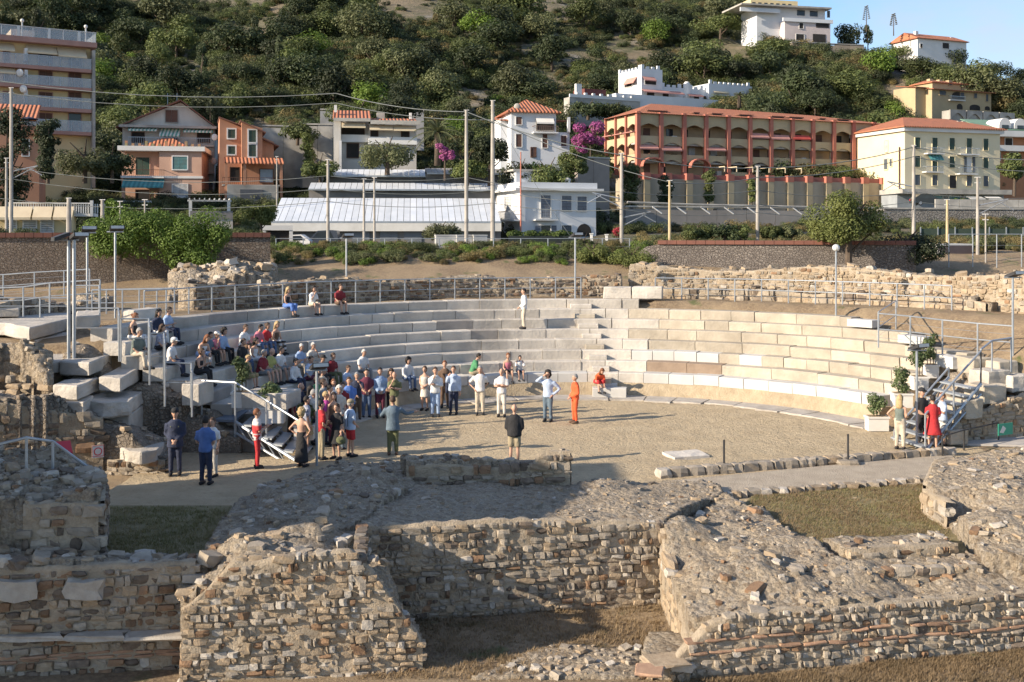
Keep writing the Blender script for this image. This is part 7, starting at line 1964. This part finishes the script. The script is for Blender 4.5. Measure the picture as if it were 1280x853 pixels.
LAB = bpy.data.scenes.new('fusing')
def fuse(b, vox, mats, name):
    """grow one continuous surface round overlapping lofts"""
    me = b.mesh('fuse', []); o = bpy.data.objects.new('fuse', me); LAB.collection.objects.link(o)
    m = o.modifiers.new('r', 'REMESH'); m.mode = 'VOXEL'; m.voxel_size = vox; m.use_smooth_shade = True
    s = o.modifiers.new('s', 'SMOOTH'); s.iterations = 3; s.factor = .5
    with bpy.context.temp_override(scene=LAB, view_layer=LAB.view_layers[0]):
        dg = bpy.context.evaluated_depsgraph_get(); dg.update()
        out = bpy.data.meshes.new_from_object(o.evaluated_get(dg)); out.name = name
    out.materials.clear()
    for q in mats: out.materials.append(q)
    bpy.data.objects.remove(o); bpy.data.meshes.remove(me)
    return out
ARMS = {'down': ((.05, -.02, -.29), (.06, .06, -.54)), 'clasp': ((.06, -.02, -.28), (-.14, .20, -.42)), 'hips': ((.22, -.10, -.24), (.00, .05, -.44)), 'crossed': ((.06, .07, -.27), (-.22, .20, -.20)), 'brow': ((.20, .13, .02), (-.08, .15, .22)), 'open': ((.22, .08, -.17), (.46, .22, -.12)), 'raise': ((.16, .10, -.22), (.24, .28, .02)), 'phone': ((.04, .06, -.27), (-.07, .28, -.14)), 'lap': ((.05, .06, -.27), (-.06, .27, -.42)), 'chin': ((.02, .20, -.22), (-.12, .19, .03)), 'back': ((.10, -.12, -.25), (-.10, -.17, -.46)), 'prop': ((.10, -.10, -.27), (.12, -.14, -.50)), 'hook': ((.05, .18, -.20), (-.02, .06, .02))}
def head_mesh(b, c, f, up, s):
    """head with chin, nose, ears, eyes and mouth; f forward, up the neck line"""
    sd = f.cross(up)
    T = lambda x, y, z: c + (sd * x + f * y + up * z) * s
    def shape(u, q):
        x, y, z = q
        if z < 0: k = 1 + z * 2.6; x *= max(.55, k); y *= max(.7, 1 + z * 1.2)
        return T(x, y + (.012 if z < -.04 else 0), z) - c
    b.cm = 0; b.ball(c, (.075, .095, .118), 12, 9, shape)
    b.add([T(-.014, .088, -.02), T(.014, .088, -.02), T(0, .118, -.018), T(0, .092, .022), T(0, .09, -.035)], [(0, 2, 3), (2, 1, 3), (0, 4, 2), (4, 1, 2)])
    for sg in (-1, 1):
        b.ball(T(sg * .076, -.005, 0), (.014 * s, .02 * s, .03 * s), 6, 5)
        b.cm = 1; b.ball(T(sg * .032, .082, .018), (.013 * s, .010 * s, .009 * s), 6, 4); b.cm = 0
    b.cm = 2; b.ball(T(0, .083, -.055), (.024 * s, .010 * s, .007 * s), 6, 4); b.cm = 0
def hand(b, w, d, s, side):
    """palm and five bent fingers from the wrist w along d"""
    d = d.normalized(); a = d.orthogonal().normalized() if abs(d.z) > .95 else d.cross(Vector((0, 0, 1))).normalized(); n = a.cross(d)
    b.tube([w - d * .02 * s, w + d * .045 * s, w + d * .085 * s], [.026 * s, .036 * s, .032 * s], 6, 1.0)
    for i in range(4):
        o = a * (i - 1.5) * .017 * s; L = (.06, .07, .075, .058)[i] * s
        p = w + d * .08 * s + o; q = p + d * L * .55 - n * .006 * s; r_ = q + d * L * .4 - n * .022 * s
        b.tube([p, q, r_], [.0095 * s, .009 * s, .007 * s], 5)
    p = w + d * .025 * s + a * side * .03 * s; b.tube([p, p + (d * .6 + a * side * .8) * .035 * s, p + (d * 1.0 + a * side * .6) * .06 * s], [.011 * s, .010 * s, .008 * s], 5)
def person(label, pos, face, H=1.72, pose='stand', arms=('down', 'down'), top=('white', 'short'), bot=('jeans', 'long'), hair=('brown', 'short'), shoe='black', sk=0, lean=.0, hat=None, extra=None, female=False, fat=1.0, drop=.386, stride=.0, group=None):
    s = H / 1.75; pos = Vector(pos)
    th = face; R = Matrix.Rotation(th, 3, 'Z')
    W = lambda v: pos + R @ (Vector(v) * s)
    t = thing('person', label, 'person', pos, group)
    sit = pose == 'sit'
    pz = .10 if sit else .93
    up = Vector((0, math.sin(lean), math.cos(lean))); base = Vector((0, 0, pz))
    sw = (.165 if female else .19)
    SP = lambda h_, x=0, y=0: base + up * h_ + Vector((x, 0, 0)) + Vector((0, math.cos(lean), -math.sin(lean))) * y
    def ring(h_, rx, ry, g=0.0, n=12): return [W(SP(h_, math.cos(k * 2 * math.pi / n) * (rx + g), math.sin(k * 2 * math.pi / n) * (ry + g))) for k in range(n)]
    wz = (.125 if female else .145) * fat; chest = (.155 if female else .172) * (1 + (fat - 1) * .5)
    tor = [(-.06, .13, .10), (.0, .168 * (1 + (fat - 1) * .6), .118 * fat), (.15, wz, .105 * fat), (.32, chest, .122), (.43, sw * .90, .105), (.50, sw * .62, .085)]
    if sit:
        hips = [Vector((x, 0, pz)) for x in (-.09, .09)]; knees = [Vector((x, .42, pz + .03)) for x in (-.12, .13)]
        fz = -drop / s + .07; an = [Vector((x, .45 + (.06 if x > 0 else 0), max(fz, pz - .40))) for x in (-.11, .13)]
    else:
        hips = [Vector((x, 0, .92)) for x in (-.09, .09)]; knees = [Vector((-.10, .03 + stride, .49)), Vector((.10, .02 - stride * .6, .49))]; an = [Vector((-.11, stride * 1.6, .075)), Vector((.11, -stride * 1.6, .075))]
    toes = [a + Vector((0, .17, -.045)) for a in an]
    sh = [SP(.43, x) for x in (-sw * .97, sw * .97)]
    el, wr = [], []
    for i, sg in enumerate((-1, 1)):
        e, w_ = ARMS[arms[i]]
        el.append(sh[i] + Vector((e[0] * sg, e[1], e[2]))); wr.append(sh[i] + Vector((w_[0] * sg, w_[1], w_[2])))
    headc = SP(.51) + Vector((0, .01 + .1 * math.sin(lean), 0)) + up * .178
    neck = [SP(.47), SP(.55), headc - up * .05]
    # the body: one surface
    b = MB(); b.loft([ring(*q) for q in tor])
    for i in range(2):
        b.tube([W(hips[i]), W(hips[i].lerp(knees[i], .5)), W(knees[i]), W(knees[i].lerp(an[i], .35)), W(an[i])], [.088 * s, .076 * s, .054 * s, .056 * s, .037 * s], 8)
        b.tube([W(an[i] - Vector((0, .05, .02))), W(toes[i])], [.042 * s, .032 * s], 8)
        b.tube([W(sh[i]), W(sh[i].lerp(el[i], .5)), W(el[i]), W(el[i].lerp(wr[i], .4)), W(wr[i])], [.056 * s, .048 * s, .038 * s, .038 * s, .027 * s], 8)
    b.tube([W(p) for p in neck], [.065 * s, .052 * s, .055 * s], 8)
    me = fuse(b, .034 * s, [SKIN[sk], EYE, LIP], 'body')
    fdir = (R @ Vector((0, math.cos(lean * .6), -math.sin(lean * .6)))).normalized(); ud = (R @ Vector((0, math.sin(lean * .6), math.cos(lean * .6)))).normalized()
    hb = MB(); head_mesh(hb, W(headc), fdir, ud, s * 1.07)
    for i in range(2): hand(hb, W(wr[i]), W(wr[i]) - W(el[i]), s, -1 if i else 1)
    hm = hb.mesh('h', [SKIN[sk], EYE, LIP], smooth=True)
    bm = bmesh.new(); bm.from_mesh(me); bm.from_mesh(hm); bm.to_mesh(me); bm.free(); bpy.data.meshes.remove(hm)
    for v in me.vertices: v.co -= pos
    link('body', me, t)
    def garment(nm, mb_, vox, m):
        g = fuse(mb_, vox, [m], nm)
        for v in g.vertices: v.co -= pos
        return link(nm, g, t)
    # top
    tc, ts = top; G_ = .022
    if ts != 'none':
        b = MB(); lo = -.10 if ts in ('jacket', 'long', 'short') and not sit else -.02
        rg = [(lo, .168 * (1 + (fat - 1) * .6), .122 * fat)] + [q for q in tor[1:5]] + [(.50, sw * .60, .085), (.535, sw * .36, .06)]
        if ts == 'strap': rg = [(lo, .168, .122)] + tor[1:4] + [(.42, sw * .8, .10)]
        if ts == 'jacket': rg[0] = (-.20 if not sit else -.03, .19, .14); G_ = .034
        b.loft([ring(h_, a, c_, G_) for h_, a, c_ in rg])
        if ts in ('short', 'long', 'jacket'):
            for i in range(2):
                if ts == 'short': b.tube([W(sh[i] - Vector((0, 0, .0))), W(sh[i].lerp(el[i], .45)), W(sh[i].lerp(el[i], .85))], [.078 * s, .070 * s, .066 * s], 8)
                else: b.tube([W(sh[i]), W(sh[i].lerp(el[i], .5)), W(el[i]), W(el[i].lerp(wr[i], .5)), W(el[i].lerp(wr[i], .93))], [(.078 + G_ - .022) * s, .070 * s, .060 * s, .055 * s, .046 * s], 8)
        garment('jacket' if ts == 'jacket' else 'shirt', b, .034 * s, cloth(tc))
    bc, bs = bot; b = MB()
    if bs in ('long', 'short'):
        b.loft([ring(h_, a, c_, .020) for h_, a, c_ in ((-.08, .13, .10), (0, .168 * (1 + (fat - 1) * .6), .118 * fat), (.10, .150 * fat, .112 * fat))])
        for i in range(2):
            if bs == 'long': b.tube([W(hips[i]), W(hips[i].lerp(knees[i], .5)), W(knees[i]), W(knees[i].lerp(an[i], .5)), W(knees[i].lerp(an[i], .96))], [.104 * s, .092 * s, .074 * s, .068 * s, .062 * s], 8)
            else: b.tube([W(hips[i]), W(hips[i].lerp(knees[i], .5)), W(hips[i].lerp(knees[i], .92))], [.106 * s, .100 * s, .094 * s], 8)
        garment('trousers' if bs == 'long' else 'shorts', b, .034 * s, cloth(bc))
    else:
        hem = {'skirt': .52, 'dress': .50, 'gown': .14}[bs]
        if sit:
            for i in range(2): b.tube([W(hips[i]), W(hips[i].lerp(knees[i], .5)), W(knees[i] + Vector((0, .03, 0))), W(knees[i].lerp(an[i], .6 if bs == 'gown' else .2))], [.12 * s, .11 * s, .10 * s, .09 * s], 8)
            b.loft([ring(h_, a, c_, .02) for h_, a, c_ in ((-.06, .15, .12), (.12, .145, .112))])
        else:
            fl = {'skirt': .21, 'dress': .30, 'gown': .24}[bs]; n = 16
            rr = []
            for q in range(6):
                f_ = q / 5; z = hem + (1.06 - hem) * f_; rx = fl + (.150 - fl) * f_ ** .7; rr.append([W((math.cos(k * 2 * math.pi / n) * rx * (1 + .07 * math.sin(k * 5) * (1 - f_)), math.sin(k * 2 * math.pi / n) * rx * .8, z)) for k in range(n)])
            b.loft(rr)
        garment('skirt', b, .034 * s, cloth(bc))
    b = MB()
    for i in range(2): b.tube([W(an[i] + Vector((0, -.07, -.03))), W(an[i] + Vector((0, .03, -.025))), W(toes[i] + Vector((0, .02, 0)))], [.048 * s, .055 * s, .036 * s], 8)
    b.build('shoes', cloth(shoe), t, True)
    # hair
    hc, hs = hair; sd = fdir.cross(ud); Q = lambda x, y, z: W(headc) + (sd * x + fdir * y + ud * z) * s * 1.09
    if hs != 'bald':
        b = MB()
        def cut(u, q):
            x, y, z = q
            if y > .02: z = max(z, .045 + (.02 if y > .06 else 0)); y = min(y, .082)
            elif z < -.05 and hs == 'short': z = -.05; x *= .9; y *= .92
            return Q(x, y - .008, z + .012) - W(headc)
        g = {'short': .0, 'curly': .028, 'long': .012, 'bun': .006}[hs]
        b.ball(W(headc), (.083 + g, .103 + g, .122 + g), 12, 9, cut)
        if hs == 'long': b.loft([[Q(math.cos(k * .785) * rx, -.06 + math.sin(k * .785) * ry - off, z) for k in range(8)] for z, rx, ry, off in ((.06, .085, .05, 0), (-.06, .095, .055, .005), (-.18, .10, .05, .02), (-.29, .07, .03, .03))])
        if hs == 'bun': b.ball(Q(0, -.115, .05), (.05 * s, .05 * s, .05 * s), 8, 6)
        if hs == 'curly':
            r = random.Random(int(pos.x * 100)); 
            for _ in range(26):
                v = Vector((r.gauss(0, 1), r.gauss(0, 1), r.gauss(0, 1) + .4)).normalized()
                if v.y > .45 and v.z < .5: continue
                b.ball(Q(v.x * .10, v.y * .115 - .01, v.z * .13 + .01), (.034 * s,) * 3, 6, 4)
        b.build('hair', HAIRM[hc], t, True)
    if hat:
        b = MB(); n = 12
        b.loft([[Q(math.cos(k * 2 * math.pi / n) * rx, math.sin(k * 2 * math.pi / n) * ry, z) for k in range(n)] for z, rx, ry in ((.045, .092, .112), (.09, .09, .108), (.13, .066, .08), (.145, .02, .03))])
        b.slab([Q(-.075, .07, .055), Q(-.05, .17, .045), Q(.05, .17, .045), Q(.075, .07, .055)], .012); b.build('cap', cloth(hat), t, True, fix=True)
    if extra: extra(t, W, wr, sh, SP, s)
    return t
def towards(p, q): return math.atan2(-(q.x - p.x), q.y - p.y)
SPEAK = G(491, 569, 0)
def stand(label, px, py, z=0.0, face=None, **kw):
    p = G(px, py, z); p.z = z
    f_ = towards(p, SPEAK) if face is None else math.radians(face)
    return person(label, p, f_, **kw)
def sit(label, px, k, face=None, off=.2, turn=0.0, **kw):
    ph, _ = phi_at(px, k, off); R_, z = row(k); p = pol(ph, R_ + off, z)
    f_ = towards(p, TC) if face is None else math.radians(face)
    kw.setdefault('lean', .18); kw.setdefault('arms', ('lap', 'lap'))
    if k == 0: kw.setdefault('drop', .62)
    return person(label, p, f_ + math.radians(turn), pose='sit', **kw)
# --- things people carry
def bag(col):
    def f(t, W, wr, sh, SP, s):
        b = MB(); c = W(wr[0] + Vector((0, .02, -.2))); b.ball(c, (.15, .07, .13), 10, 7); o = b.build('bag', cloth(col), None, True); tag(o, 'dark handbag hanging from the hand of the woman in black', 'handbag')
    return f
def over_jacket(t, W, wr, sh, SP, s):
    b = MB(); b.loft([[W(sh[1] + Vector((.06 + .07 * math.cos(k * .785), -.10 + .05 * math.sin(k * .785), z))) for k in range(8)] for z in (.06, -.15, -.45, -.62)]); o = b.build('jacket', cloth('navy'), None, True, fix=True); tag(o, 'dark jacket slung over the shoulder of the man in a blue shirt', 'jacket')
def strap(t, W, wr, sh, SP, s):
    for x in (-.08, .08):
        b = MB(); b.tube([W(SP(.02, x, -.14)), W(SP(.3, x, -.15)), W(SP(.47, x, -.08)), W(SP(.5, x, .0))], .016, 5); b.build('brace', cloth('slate'), t)
def phone(lab):
    def f(t, W, wr, sh, SP, s):
        c = W((wr[0] + wr[1]) / 2 + Vector((0, .10, .06))); f_ = Frame(c, c + Vector((1, 0, 0))); b = MB(f_); b.box(-.05, .05, -.01, .01, -.02, .15); tag(b.build('phone', mat('phone_glass', (.5, .5, .52), (.4, .4, .42), 3, .2), None), lab, 'phone')
    return f
def belt_sash(t, W, wr, sh, SP, s):
    b = MB(); b.tube([W(SP(.02, x, y)) for x, y in ((-.17, .05), (0, .14), (.17, .05))], .02, 5); b.build('belt', cloth('white'), t)
    b = MB()
    for x in (-.10, .10): b.ball(W(SP(.36, x, .14)), (.012, .012, .012), 5, 4)
    b.build('badge', cloth('yellow'), t)
# --- seated on the left rows
sit('dark haired woman in a black sleeveless top beside the handrail cage', 164, 6, top=('black', 'strap'), bot=('white', 'long'), hair=('auburn', 'bun'), female=True, H=1.65)
sit('bearded man in a blue shirt seated high on the left rows', 207, 6, top=('lightblue', 'short'), bot=('navy', 'long'), hair=('black', 'short'), arms=('lap', 'crossed'))
sit('long dark haired woman in a navy jacket beside the bearded man', 195, 6, top=('navy', 'jacket'), bot=('white', 'long'), hair=('black', 'long'), female=True, H=1.66, turn=-20)
sit('grey haired man in a grey green shirt seen from behind the cage', 170, 5, top=('sage', 'short'), bot=('beige', 'long'), hair=('grey', 'short'), fat=1.2, turn=-25)
sit('young woman in a patterned top below the bearded man', 198, 5, top=('check', 'short'), bot=('black', 'long'), hair=('brown', 'long'), female=True, H=1.62)
sit('person in a white cap and white shirt at the end of the fifth row', 212, 4, top=('white', 'short'), bot=('navy', 'long'), hair=('white', 'short'), hat='white', H=1.66)
sit('woman in black looking at a phone by the handrail', 247, 3, top=('black', 'strap'), bot=('black', 'long'), hair=('brown', 'bun'), arms=('phone', 'phone'), female=True, H=1.65, extra=phone('small phone held by the woman in black by the handrail'))
sit('woman in white bending forward in denim shorts', 250, 4, top=('white', 'strap'), bot=('lightblue', 'short'), hair=('auburn', 'long'), female=True, H=1.65, lean=.55, turn=-25)
sit('dark haired boy in a grey top between two women', 259, 4, top=('slate', 'short'), bot=('black', 'long'), hair=('black', 'short'), H=1.55)
sit('child in a white cap and pink top on the fifth row', 267, 4, top=('pink', 'short'), bot=('brown', 'short'), hair=('brown', 'short'), hat='white', H=1.5, arms=('lap', 'chin'))
sit('woman with dark curly hair in a light blue blouse', 276, 4, top=('lightblue', 'long'), bot=('black', 'long'), hair=('black', 'curly'), female=True, H=1.68)
sit('man in a white polo shirt and shorts seated beside the pink blouse', 303, 4, top=('white', 'short'), bot=('brown', 'short'), hair=('brown', 'short'))
sit('woman in a pink blouse and jeans on the fifth row', 320, 4, top=('pink', 'short'), bot=('jeans', 'long'), hair=('black', 'short'), female=True, H=1.66, lean=.3)
sit('woman in a bright red top beside the pink blouse', 331, 4, top=('red', 'short'), bot=('jeans', 'long'), hair=('brown', 'bun'), female=True, H=1.65)
sit('blonde woman in black and white striped trousers', 343, 4, top=('brown', 'strap'), bot=('striped', 'long'), hair=('blonde', 'long'), female=True, H=1.68)
sit('older woman in a flowery green dress behind the planter', 306, 2, top=('floral', 'short'), bot=('floral', 'dress'), hair=('blonde', 'short'), female=True, H=1.62)
sit('heavy man in a dark red shirt and shorts on the third row', 326, 2, top=('darkred', 'short'), bot=('grey', 'short'), hair=('grey', 'short'), fat=1.3)
sit('bald man in a yellow green shirt on the third row', 336, 2, top=('yellow', 'short'), bot=('khaki', 'short'), hair=('grey', 'bald'), sk=2)
sit('man in a white open shirt with dark hair on the third row', 348, 2, top=('white', 'short'), bot=('grey', 'short'), hair=('black', 'short'), fat=1.1)
sit('large white haired man in a pale blue shirt', 373, 2, top=('lightblue', 'short'), bot=('beige', 'long'), hair=('white', 'short'), fat=1.35, arms=('lap', 'crossed'))
sit('thin white haired man in an off white shirt, hand at his chin', 388, 2, top=('offwhite', 'short'), bot=('beige', 'long'), hair=('white', 'short'), arms=('chin', 'lap'))
sit('man with sunglasses in a crisp white shirt on the second row', 366, 1, top=('white', 'long'), bot=('navy', 'long'), hair=('black', 'short'))
sit('dark haired man in a sky blue polo shirt on the second row', 385, 1, top=('skyblue', 'short'), bot=('maroon', 'long'), hair=('black', 'short'))
sit('woman in a black cap and checked top beside the lamp post', 400, 1, top=('check', 'short'), bot=('black', 'long'), hair=('brown', 'short'), hat='black', female=True, H=1.65)
sit('man in a dark red T-shirt next to folded pale cloth', 413, 1, top=('darkred', 'short'), bot=('olive', 'long'), hair=('brown', 'short'), arms=('lap', 'prop'))
sit('white haired man in a white shirt behind the standing men', 452, 1, top=('white', 'short'), bot=('grey', 'long'), hair=('white', 'short'))
sit('curly haired man in a white shirt seated on the lowest row', 508, 0, top=('white', 'long'), bot=('jeans', 'long'), hair=('black', 'curly'))
sit('blonde woman in a long blue skirt alone on the topmost row', 357, 7, top=('black', 'strap'), bot=('blue', 'gown'), hair=('blonde', 'long'), female=True, H=1.62, turn=15)
sit('dark haired girl in a white jacket in the middle of the topmost trio', 390, 7, top=('white', 'short'), bot=('beige', 'short'), hair=('black', 'long'), female=True, H=1.62, arms=('lap', 'chin'))
sit('man in a red T-shirt and dark shorts on the topmost row', 423, 7, top=('darkred', 'short'), bot=('brown', 'short'), hair=('brown', 'short'), arms=('lap', 'lap'), lean=.25)
sit('boy in a white and navy sports shirt on the lowest row', 649, 0, top=('white', 'short'), bot=('navy', 'short'), hair=('black', 'short'), H=1.4, arms=('hook', 'hook'))
sit('fair haired woman in a pink top seated behind the man with folded arms', 634, 0, top=('pink', 'strap'), bot=('black', 'short'), hair=('auburn', 'bun'), female=True, H=1.62)
sit('person in a green T-shirt twisting sideways on the lowest row', 590, 0, top=('green', 'short'), bot=('khaki', 'short'), hair=('black', 'short'), turn=75, lean=.35)
person('woman in an orange red top bent over on the white step', pol(3.0, R0 - .45, .55), math.radians(200), H=1.6, pose='sit', arms=('lap', 'lap'), top=('orange', 'short'), bot=('red', 'skirt'), hair=('auburn', 'long'), lean=.75, female=True, drop=.5)
# --- standing crowd
ph, p = phi_at(655, 4, .22); p.z = row(4)[1]
person('man in a white shirt and beige trousers standing on an upper row', p, math.radians(100), H=1.76, top=('white', 'long'), bot=('beige', 'long'), hair=('black', 'short'), arms=('clasp', 'clasp'))
WH = dict(face=188)
stand('man in a white shirt and bright blue trousers with arms folded', 544, 521, H=1.80, top=('white', 'long'), bot=('lightblue', 'long'), hair=('brown', 'short'), arms=('crossed', 'chin'), **WH)
stand('man in a blue shirt holding a jacket over his shoulder', 567, 518, H=1.78, top=('skyblue', 'long'), bot=('navy', 'long'), hair=('brown', 'short'), arms=('down', 'hook'), fat=1.1, extra=over_jacket, face=175)
stand('man in a white shirt and beige trousers with hands on hips', 600, 519, H=1.80, top=('white', 'short'), bot=('beige', 'long'), hair=('grey', 'short'), arms=('back', 'hips'), face=180)
stand('man in a white polo and white trousers with folded arms', 627, 521, H=1.75, top=('white', 'short'), bot=('offwhite', 'long'), hair=('white', 'bald'), arms=('crossed', 'crossed'), face=170)
stand('man in a pale blue shirt shading his eyes with a hand', 685, 527, H=1.80, top=('skyblue', 'long'), bot=('slate', 'long'), hair=('black', 'curly'), arms=('hips', 'brow'), face=160)
stand('man in a bright orange jumpsuit standing on the sand', 719, 529, H=1.72, top=('orange', 'long'), bot=('orange', 'long'), hair=('grey', 'short'), arms=('clasp', 'clasp'), face=110, shoe='brown')
stand('speaker in a grey jacket facing the rows with arms spread', 491, 569, H=1.78, top=('slate', 'jacket'), bot=('olive', 'long'), hair=('brown', 'short'), arms=('raise', 'open'), face=5, shoe='brown')
stand('bald man in a black shirt and khaki shorts seen from behind', 643, 582, H=1.76, top=('black', 'long'), bot=('khaki', 'short'), hair=('grey', 'bald'), arms=('clasp', 'clasp'), face=-5, fat=1.25)
stand('bearded man in a blue shirt and maroon trousers', 475, 522, H=1.80, top=('lightblue', 'long'), bot=('maroon', 'long'), hair=('black', 'short'), arms=('clasp', 'clasp'), face=195)
stand('man in a maroon shirt and pale jeans', 458, 523, H=1.78, top=('maroon', 'short'), bot=('jeans', 'long'), hair=('black', 'short'), arms=('clasp', 'clasp'), face=195)
stand('stout man in a royal blue T-shirt', 436, 537, H=1.78, top=('blue', 'short'), bot=('navy', 'long'), hair=('brown', 'short'), arms=('clasp', 'clasp'), fat=1.35, face=200)
stand('man in a dark shirt holding a hand to his mouth between two men', 446, 526, H=1.72, top=('navy', 'short'), bot=('brown', 'long'), hair=('grey', 'short'), arms=('chin', 'clasp'), face=195)
stand('dark haired woman behind the man with crossed arms', 489, 518, H=1.66, top=('brown', 'short'), bot=('black', 'long'), hair=('brown', 'curly'), female=True, face=185)
stand('balding man in a dark green shirt with arms crossed', 493, 524, H=1.70, top=('olive', 'short'), bot=('khaki', 'long'), hair=('brown', 'bald'), arms=('crossed', 'chin'), face=185)
stand('woman in a cream sleeveless top and white skirt against the lowest row', 531, 513, H=1.66, top=('offwhite', 'strap'), bot=('offwhite', 'skirt'), hair=('brown', 'bun'), arms=('clasp', 'clasp'), female=True, face=165)
stand('man in a brown waistcoat behind the man with bright blue trousers', 556, 510, H=1.80, top=('brown', 'short'), bot=('brown', 'long'), hair=('auburn', 'short'), face=180)
stand('man in a red polo and khaki trousers by the lamp post', 401, 575, H=1.76, top=('red', 'short'), bot=('khaki', 'long'), hair=('black', 'short'), arms=('down', 'clasp'), face=-60)
stand('woman in a magenta blouse among the crowd', 407, 556, H=1.68, top=('magenta', 'short'), bot=('navy', 'long'), hair=('blonde', 'short'), female=True, face=-80)
stand('woman in a black dress carrying a dark handbag', 421, 574, H=1.64, top=('black', 'short'), bot=('black', 'dress'), hair=('brown', 'short'), female=True, arms=('down', 'phone'), face=150, extra=bag('olive'))
stand('man in a cap, white shirt with braces and red shorts', 438, 571, H=1.70, top=('skyblue', 'short'), bot=('red', 'short'), hair=('grey', 'short'), hat='khaki', arms=('clasp', 'clasp'), face=-50, fat=1.15, extra=strap)
stand('curly blonde woman in a dark backless dress, hands on hips', 377, 584, H=1.68, top=('black', 'none'), bot=('black', 'gown'), hair=('blonde', 'curly'), arms=('hips', 'hips'), female=True, face=-25)
stand('woman in a red and white top and red trousers', 321, 586, H=1.70, top=('redwhite', 'short'), bot=('red', 'long'), hair=('auburn', 'short'), arms=('phone', 'phone'), female=True, face=-70, extra=phone('pale sheet held by the woman in red trousers'))
stand('officer in dark uniform and peaked cap standing at the pier', 219, 594, H=1.84, top=('navy', 'jacket'), bot=('navy', 'long'), hair=('black', 'short'), hat='black', arms=('clasp', 'clasp'), face=190, extra=belt_sash)
stand('policeman in a blue shirt and dark trousers seen from behind', 257, 606, H=1.82, top=('police', 'short'), bot=('navy', 'long'), hair=('black', 'short'), arms=('clasp', 'clasp'), face=-8)
stand('woman in white half hidden behind the policeman', 266, 596, H=1.62, top=('white', 'short'), bot=('offwhite', 'long'), hair=('brown', 'short'), female=True, face=160)
stand('red haired woman in a red dress by the left stair', 365, 552, H=1.68, top=('darkred', 'strap'), bot=('brown', 'gown'), hair=('auburn', 'long'), female=True, face=-70, arms=('hips', 'down'))
stand('man in a navy shirt beside the red haired woman', 376, 545, H=1.74, top=('navy', 'short'), bot=('grey', 'long'), hair=('grey', 'bald'), face=-80)
stand('dark haired woman in red and white behind the lamp post', 388, 546, H=1.66, top=('redwhite', 'short'), bot=('darkred', 'long'), hair=('black', 'long'), female=True, face=-80)
stand('woman in a pale check dress close to the left stair', 383, 562, H=1.64, top=('check', 'short'), bot=('floral', 'dress'), hair=('black', 'short'), female=True, face=-60)
stand('white haired woman in the middle of the crowd', 424, 548, H=1.70, top=('offwhite', 'short'), bot=('grey', 'long'), hair=('white', 'curly'), female=True, face=200)
stand('long haired woman in brown next to the magenta blouse', 417, 557, H=1.66, top=('brown', 'strap'), bot=('maroon', 'long'), hair=('brown', 'long'), female=True, face=190)
stand('small child in grey between the black dress and the braces', 427, 562, H=1.15, top=('grey', 'short'), bot=('slate', 'long'), hair=('grey', 'short'), face=-60)
stand('woman in dark red behind the stout man in blue', 428, 541, H=1.68, top=('darkred', 'short'), bot=('black', 'long'), hair=('brown', 'short'), female=True, face=190)
for lab, px, py, kw in (
    ('man in a pale shirt at the edge of the crowd beside the stair rail', 392, 556, dict(H=1.74, top=('offwhite', 'short'), bot=('navy', 'long'), hair=('grey', 'short'), face=-70)),
    ('woman with dark bobbed hair in a violet top in the crowd', 412, 545, dict(H=1.66, top=('magenta', 'strap'), bot=('black', 'long'), hair=('black', 'short'), female=True, face=-90)),
    ('tall man in grey behind the woman in magenta', 404, 542, dict(H=1.82, top=('grey', 'short'), bot=('jeans', 'long'), hair=('brown', 'short'), face=-90)),
    ('woman in a white blouse standing before the lowest row', 417, 534, dict(H=1.65, top=('white', 'short'), bot=('beige', 'skirt'), hair=('auburn', 'bun'), female=True, face=200)),
    ('man with a beard in a dark green polo at the back of the crowd', 396, 534, dict(H=1.76, top=('green', 'short'), bot=('khaki', 'long'), hair=('black', 'short'), face=-90))):
    stand(lab, px, py, **kw)
sit('woman in a lilac blouse on the lowest row behind the crowd', 432, 0, top=('skyblue', 'short'), bot=('white', 'long'), hair=('brown', 'short'), female=True, H=1.64)
sit('man in a straw coloured shirt on the lowest row behind the crowd', 400, 0, top=('beige', 'short'), bot=('grey', 'long'), hair=('grey', 'short'))
sit('young man in a black T-shirt on the fourth row', 300, 3, top=('black', 'short'), bot=('jeans', 'long'), hair=('brown', 'short'))
sit('woman in a white dress on the fourth row beside the black T-shirt', 316, 3, top=('white', 'strap'), bot=('white', 'dress'), hair=('black', 'long'), female=True, H=1.64)
# --- group by the right stair
stand('blonde woman in a grey top and cream trousers by the right stair', 1125, 562, H=1.68, top=('sage', 'strap'), bot=('beige', 'long'), hair=('blonde', 'long'), arms=('hips', 'clasp'), female=True, face=-35)
stand('man in black with a cap at the foot of the right stair', 1152, 556, H=1.78, top=('black', 'short'), bot=('black', 'long'), hair=('grey', 'short'), hat='black', arms=('clasp', 'clasp'), face=205)
stand('woman in a bright red dress with dark hair', 1166, 563, H=1.70, top=('red', 'short'), bot=('red', 'dress'), hair=('black', 'short'), arms=('clasp', 'clasp'), female=True, face=-5)
stand('short haired woman in a pale top beside the red dress', 1178, 558, H=1.68, top=('skyblue', 'short'), bot=('offwhite', 'skirt'), hair=('auburn', 'short'), female=True, face=100, arms=('phone', 'down'))
bpy.data.scenes.remove(LAB)
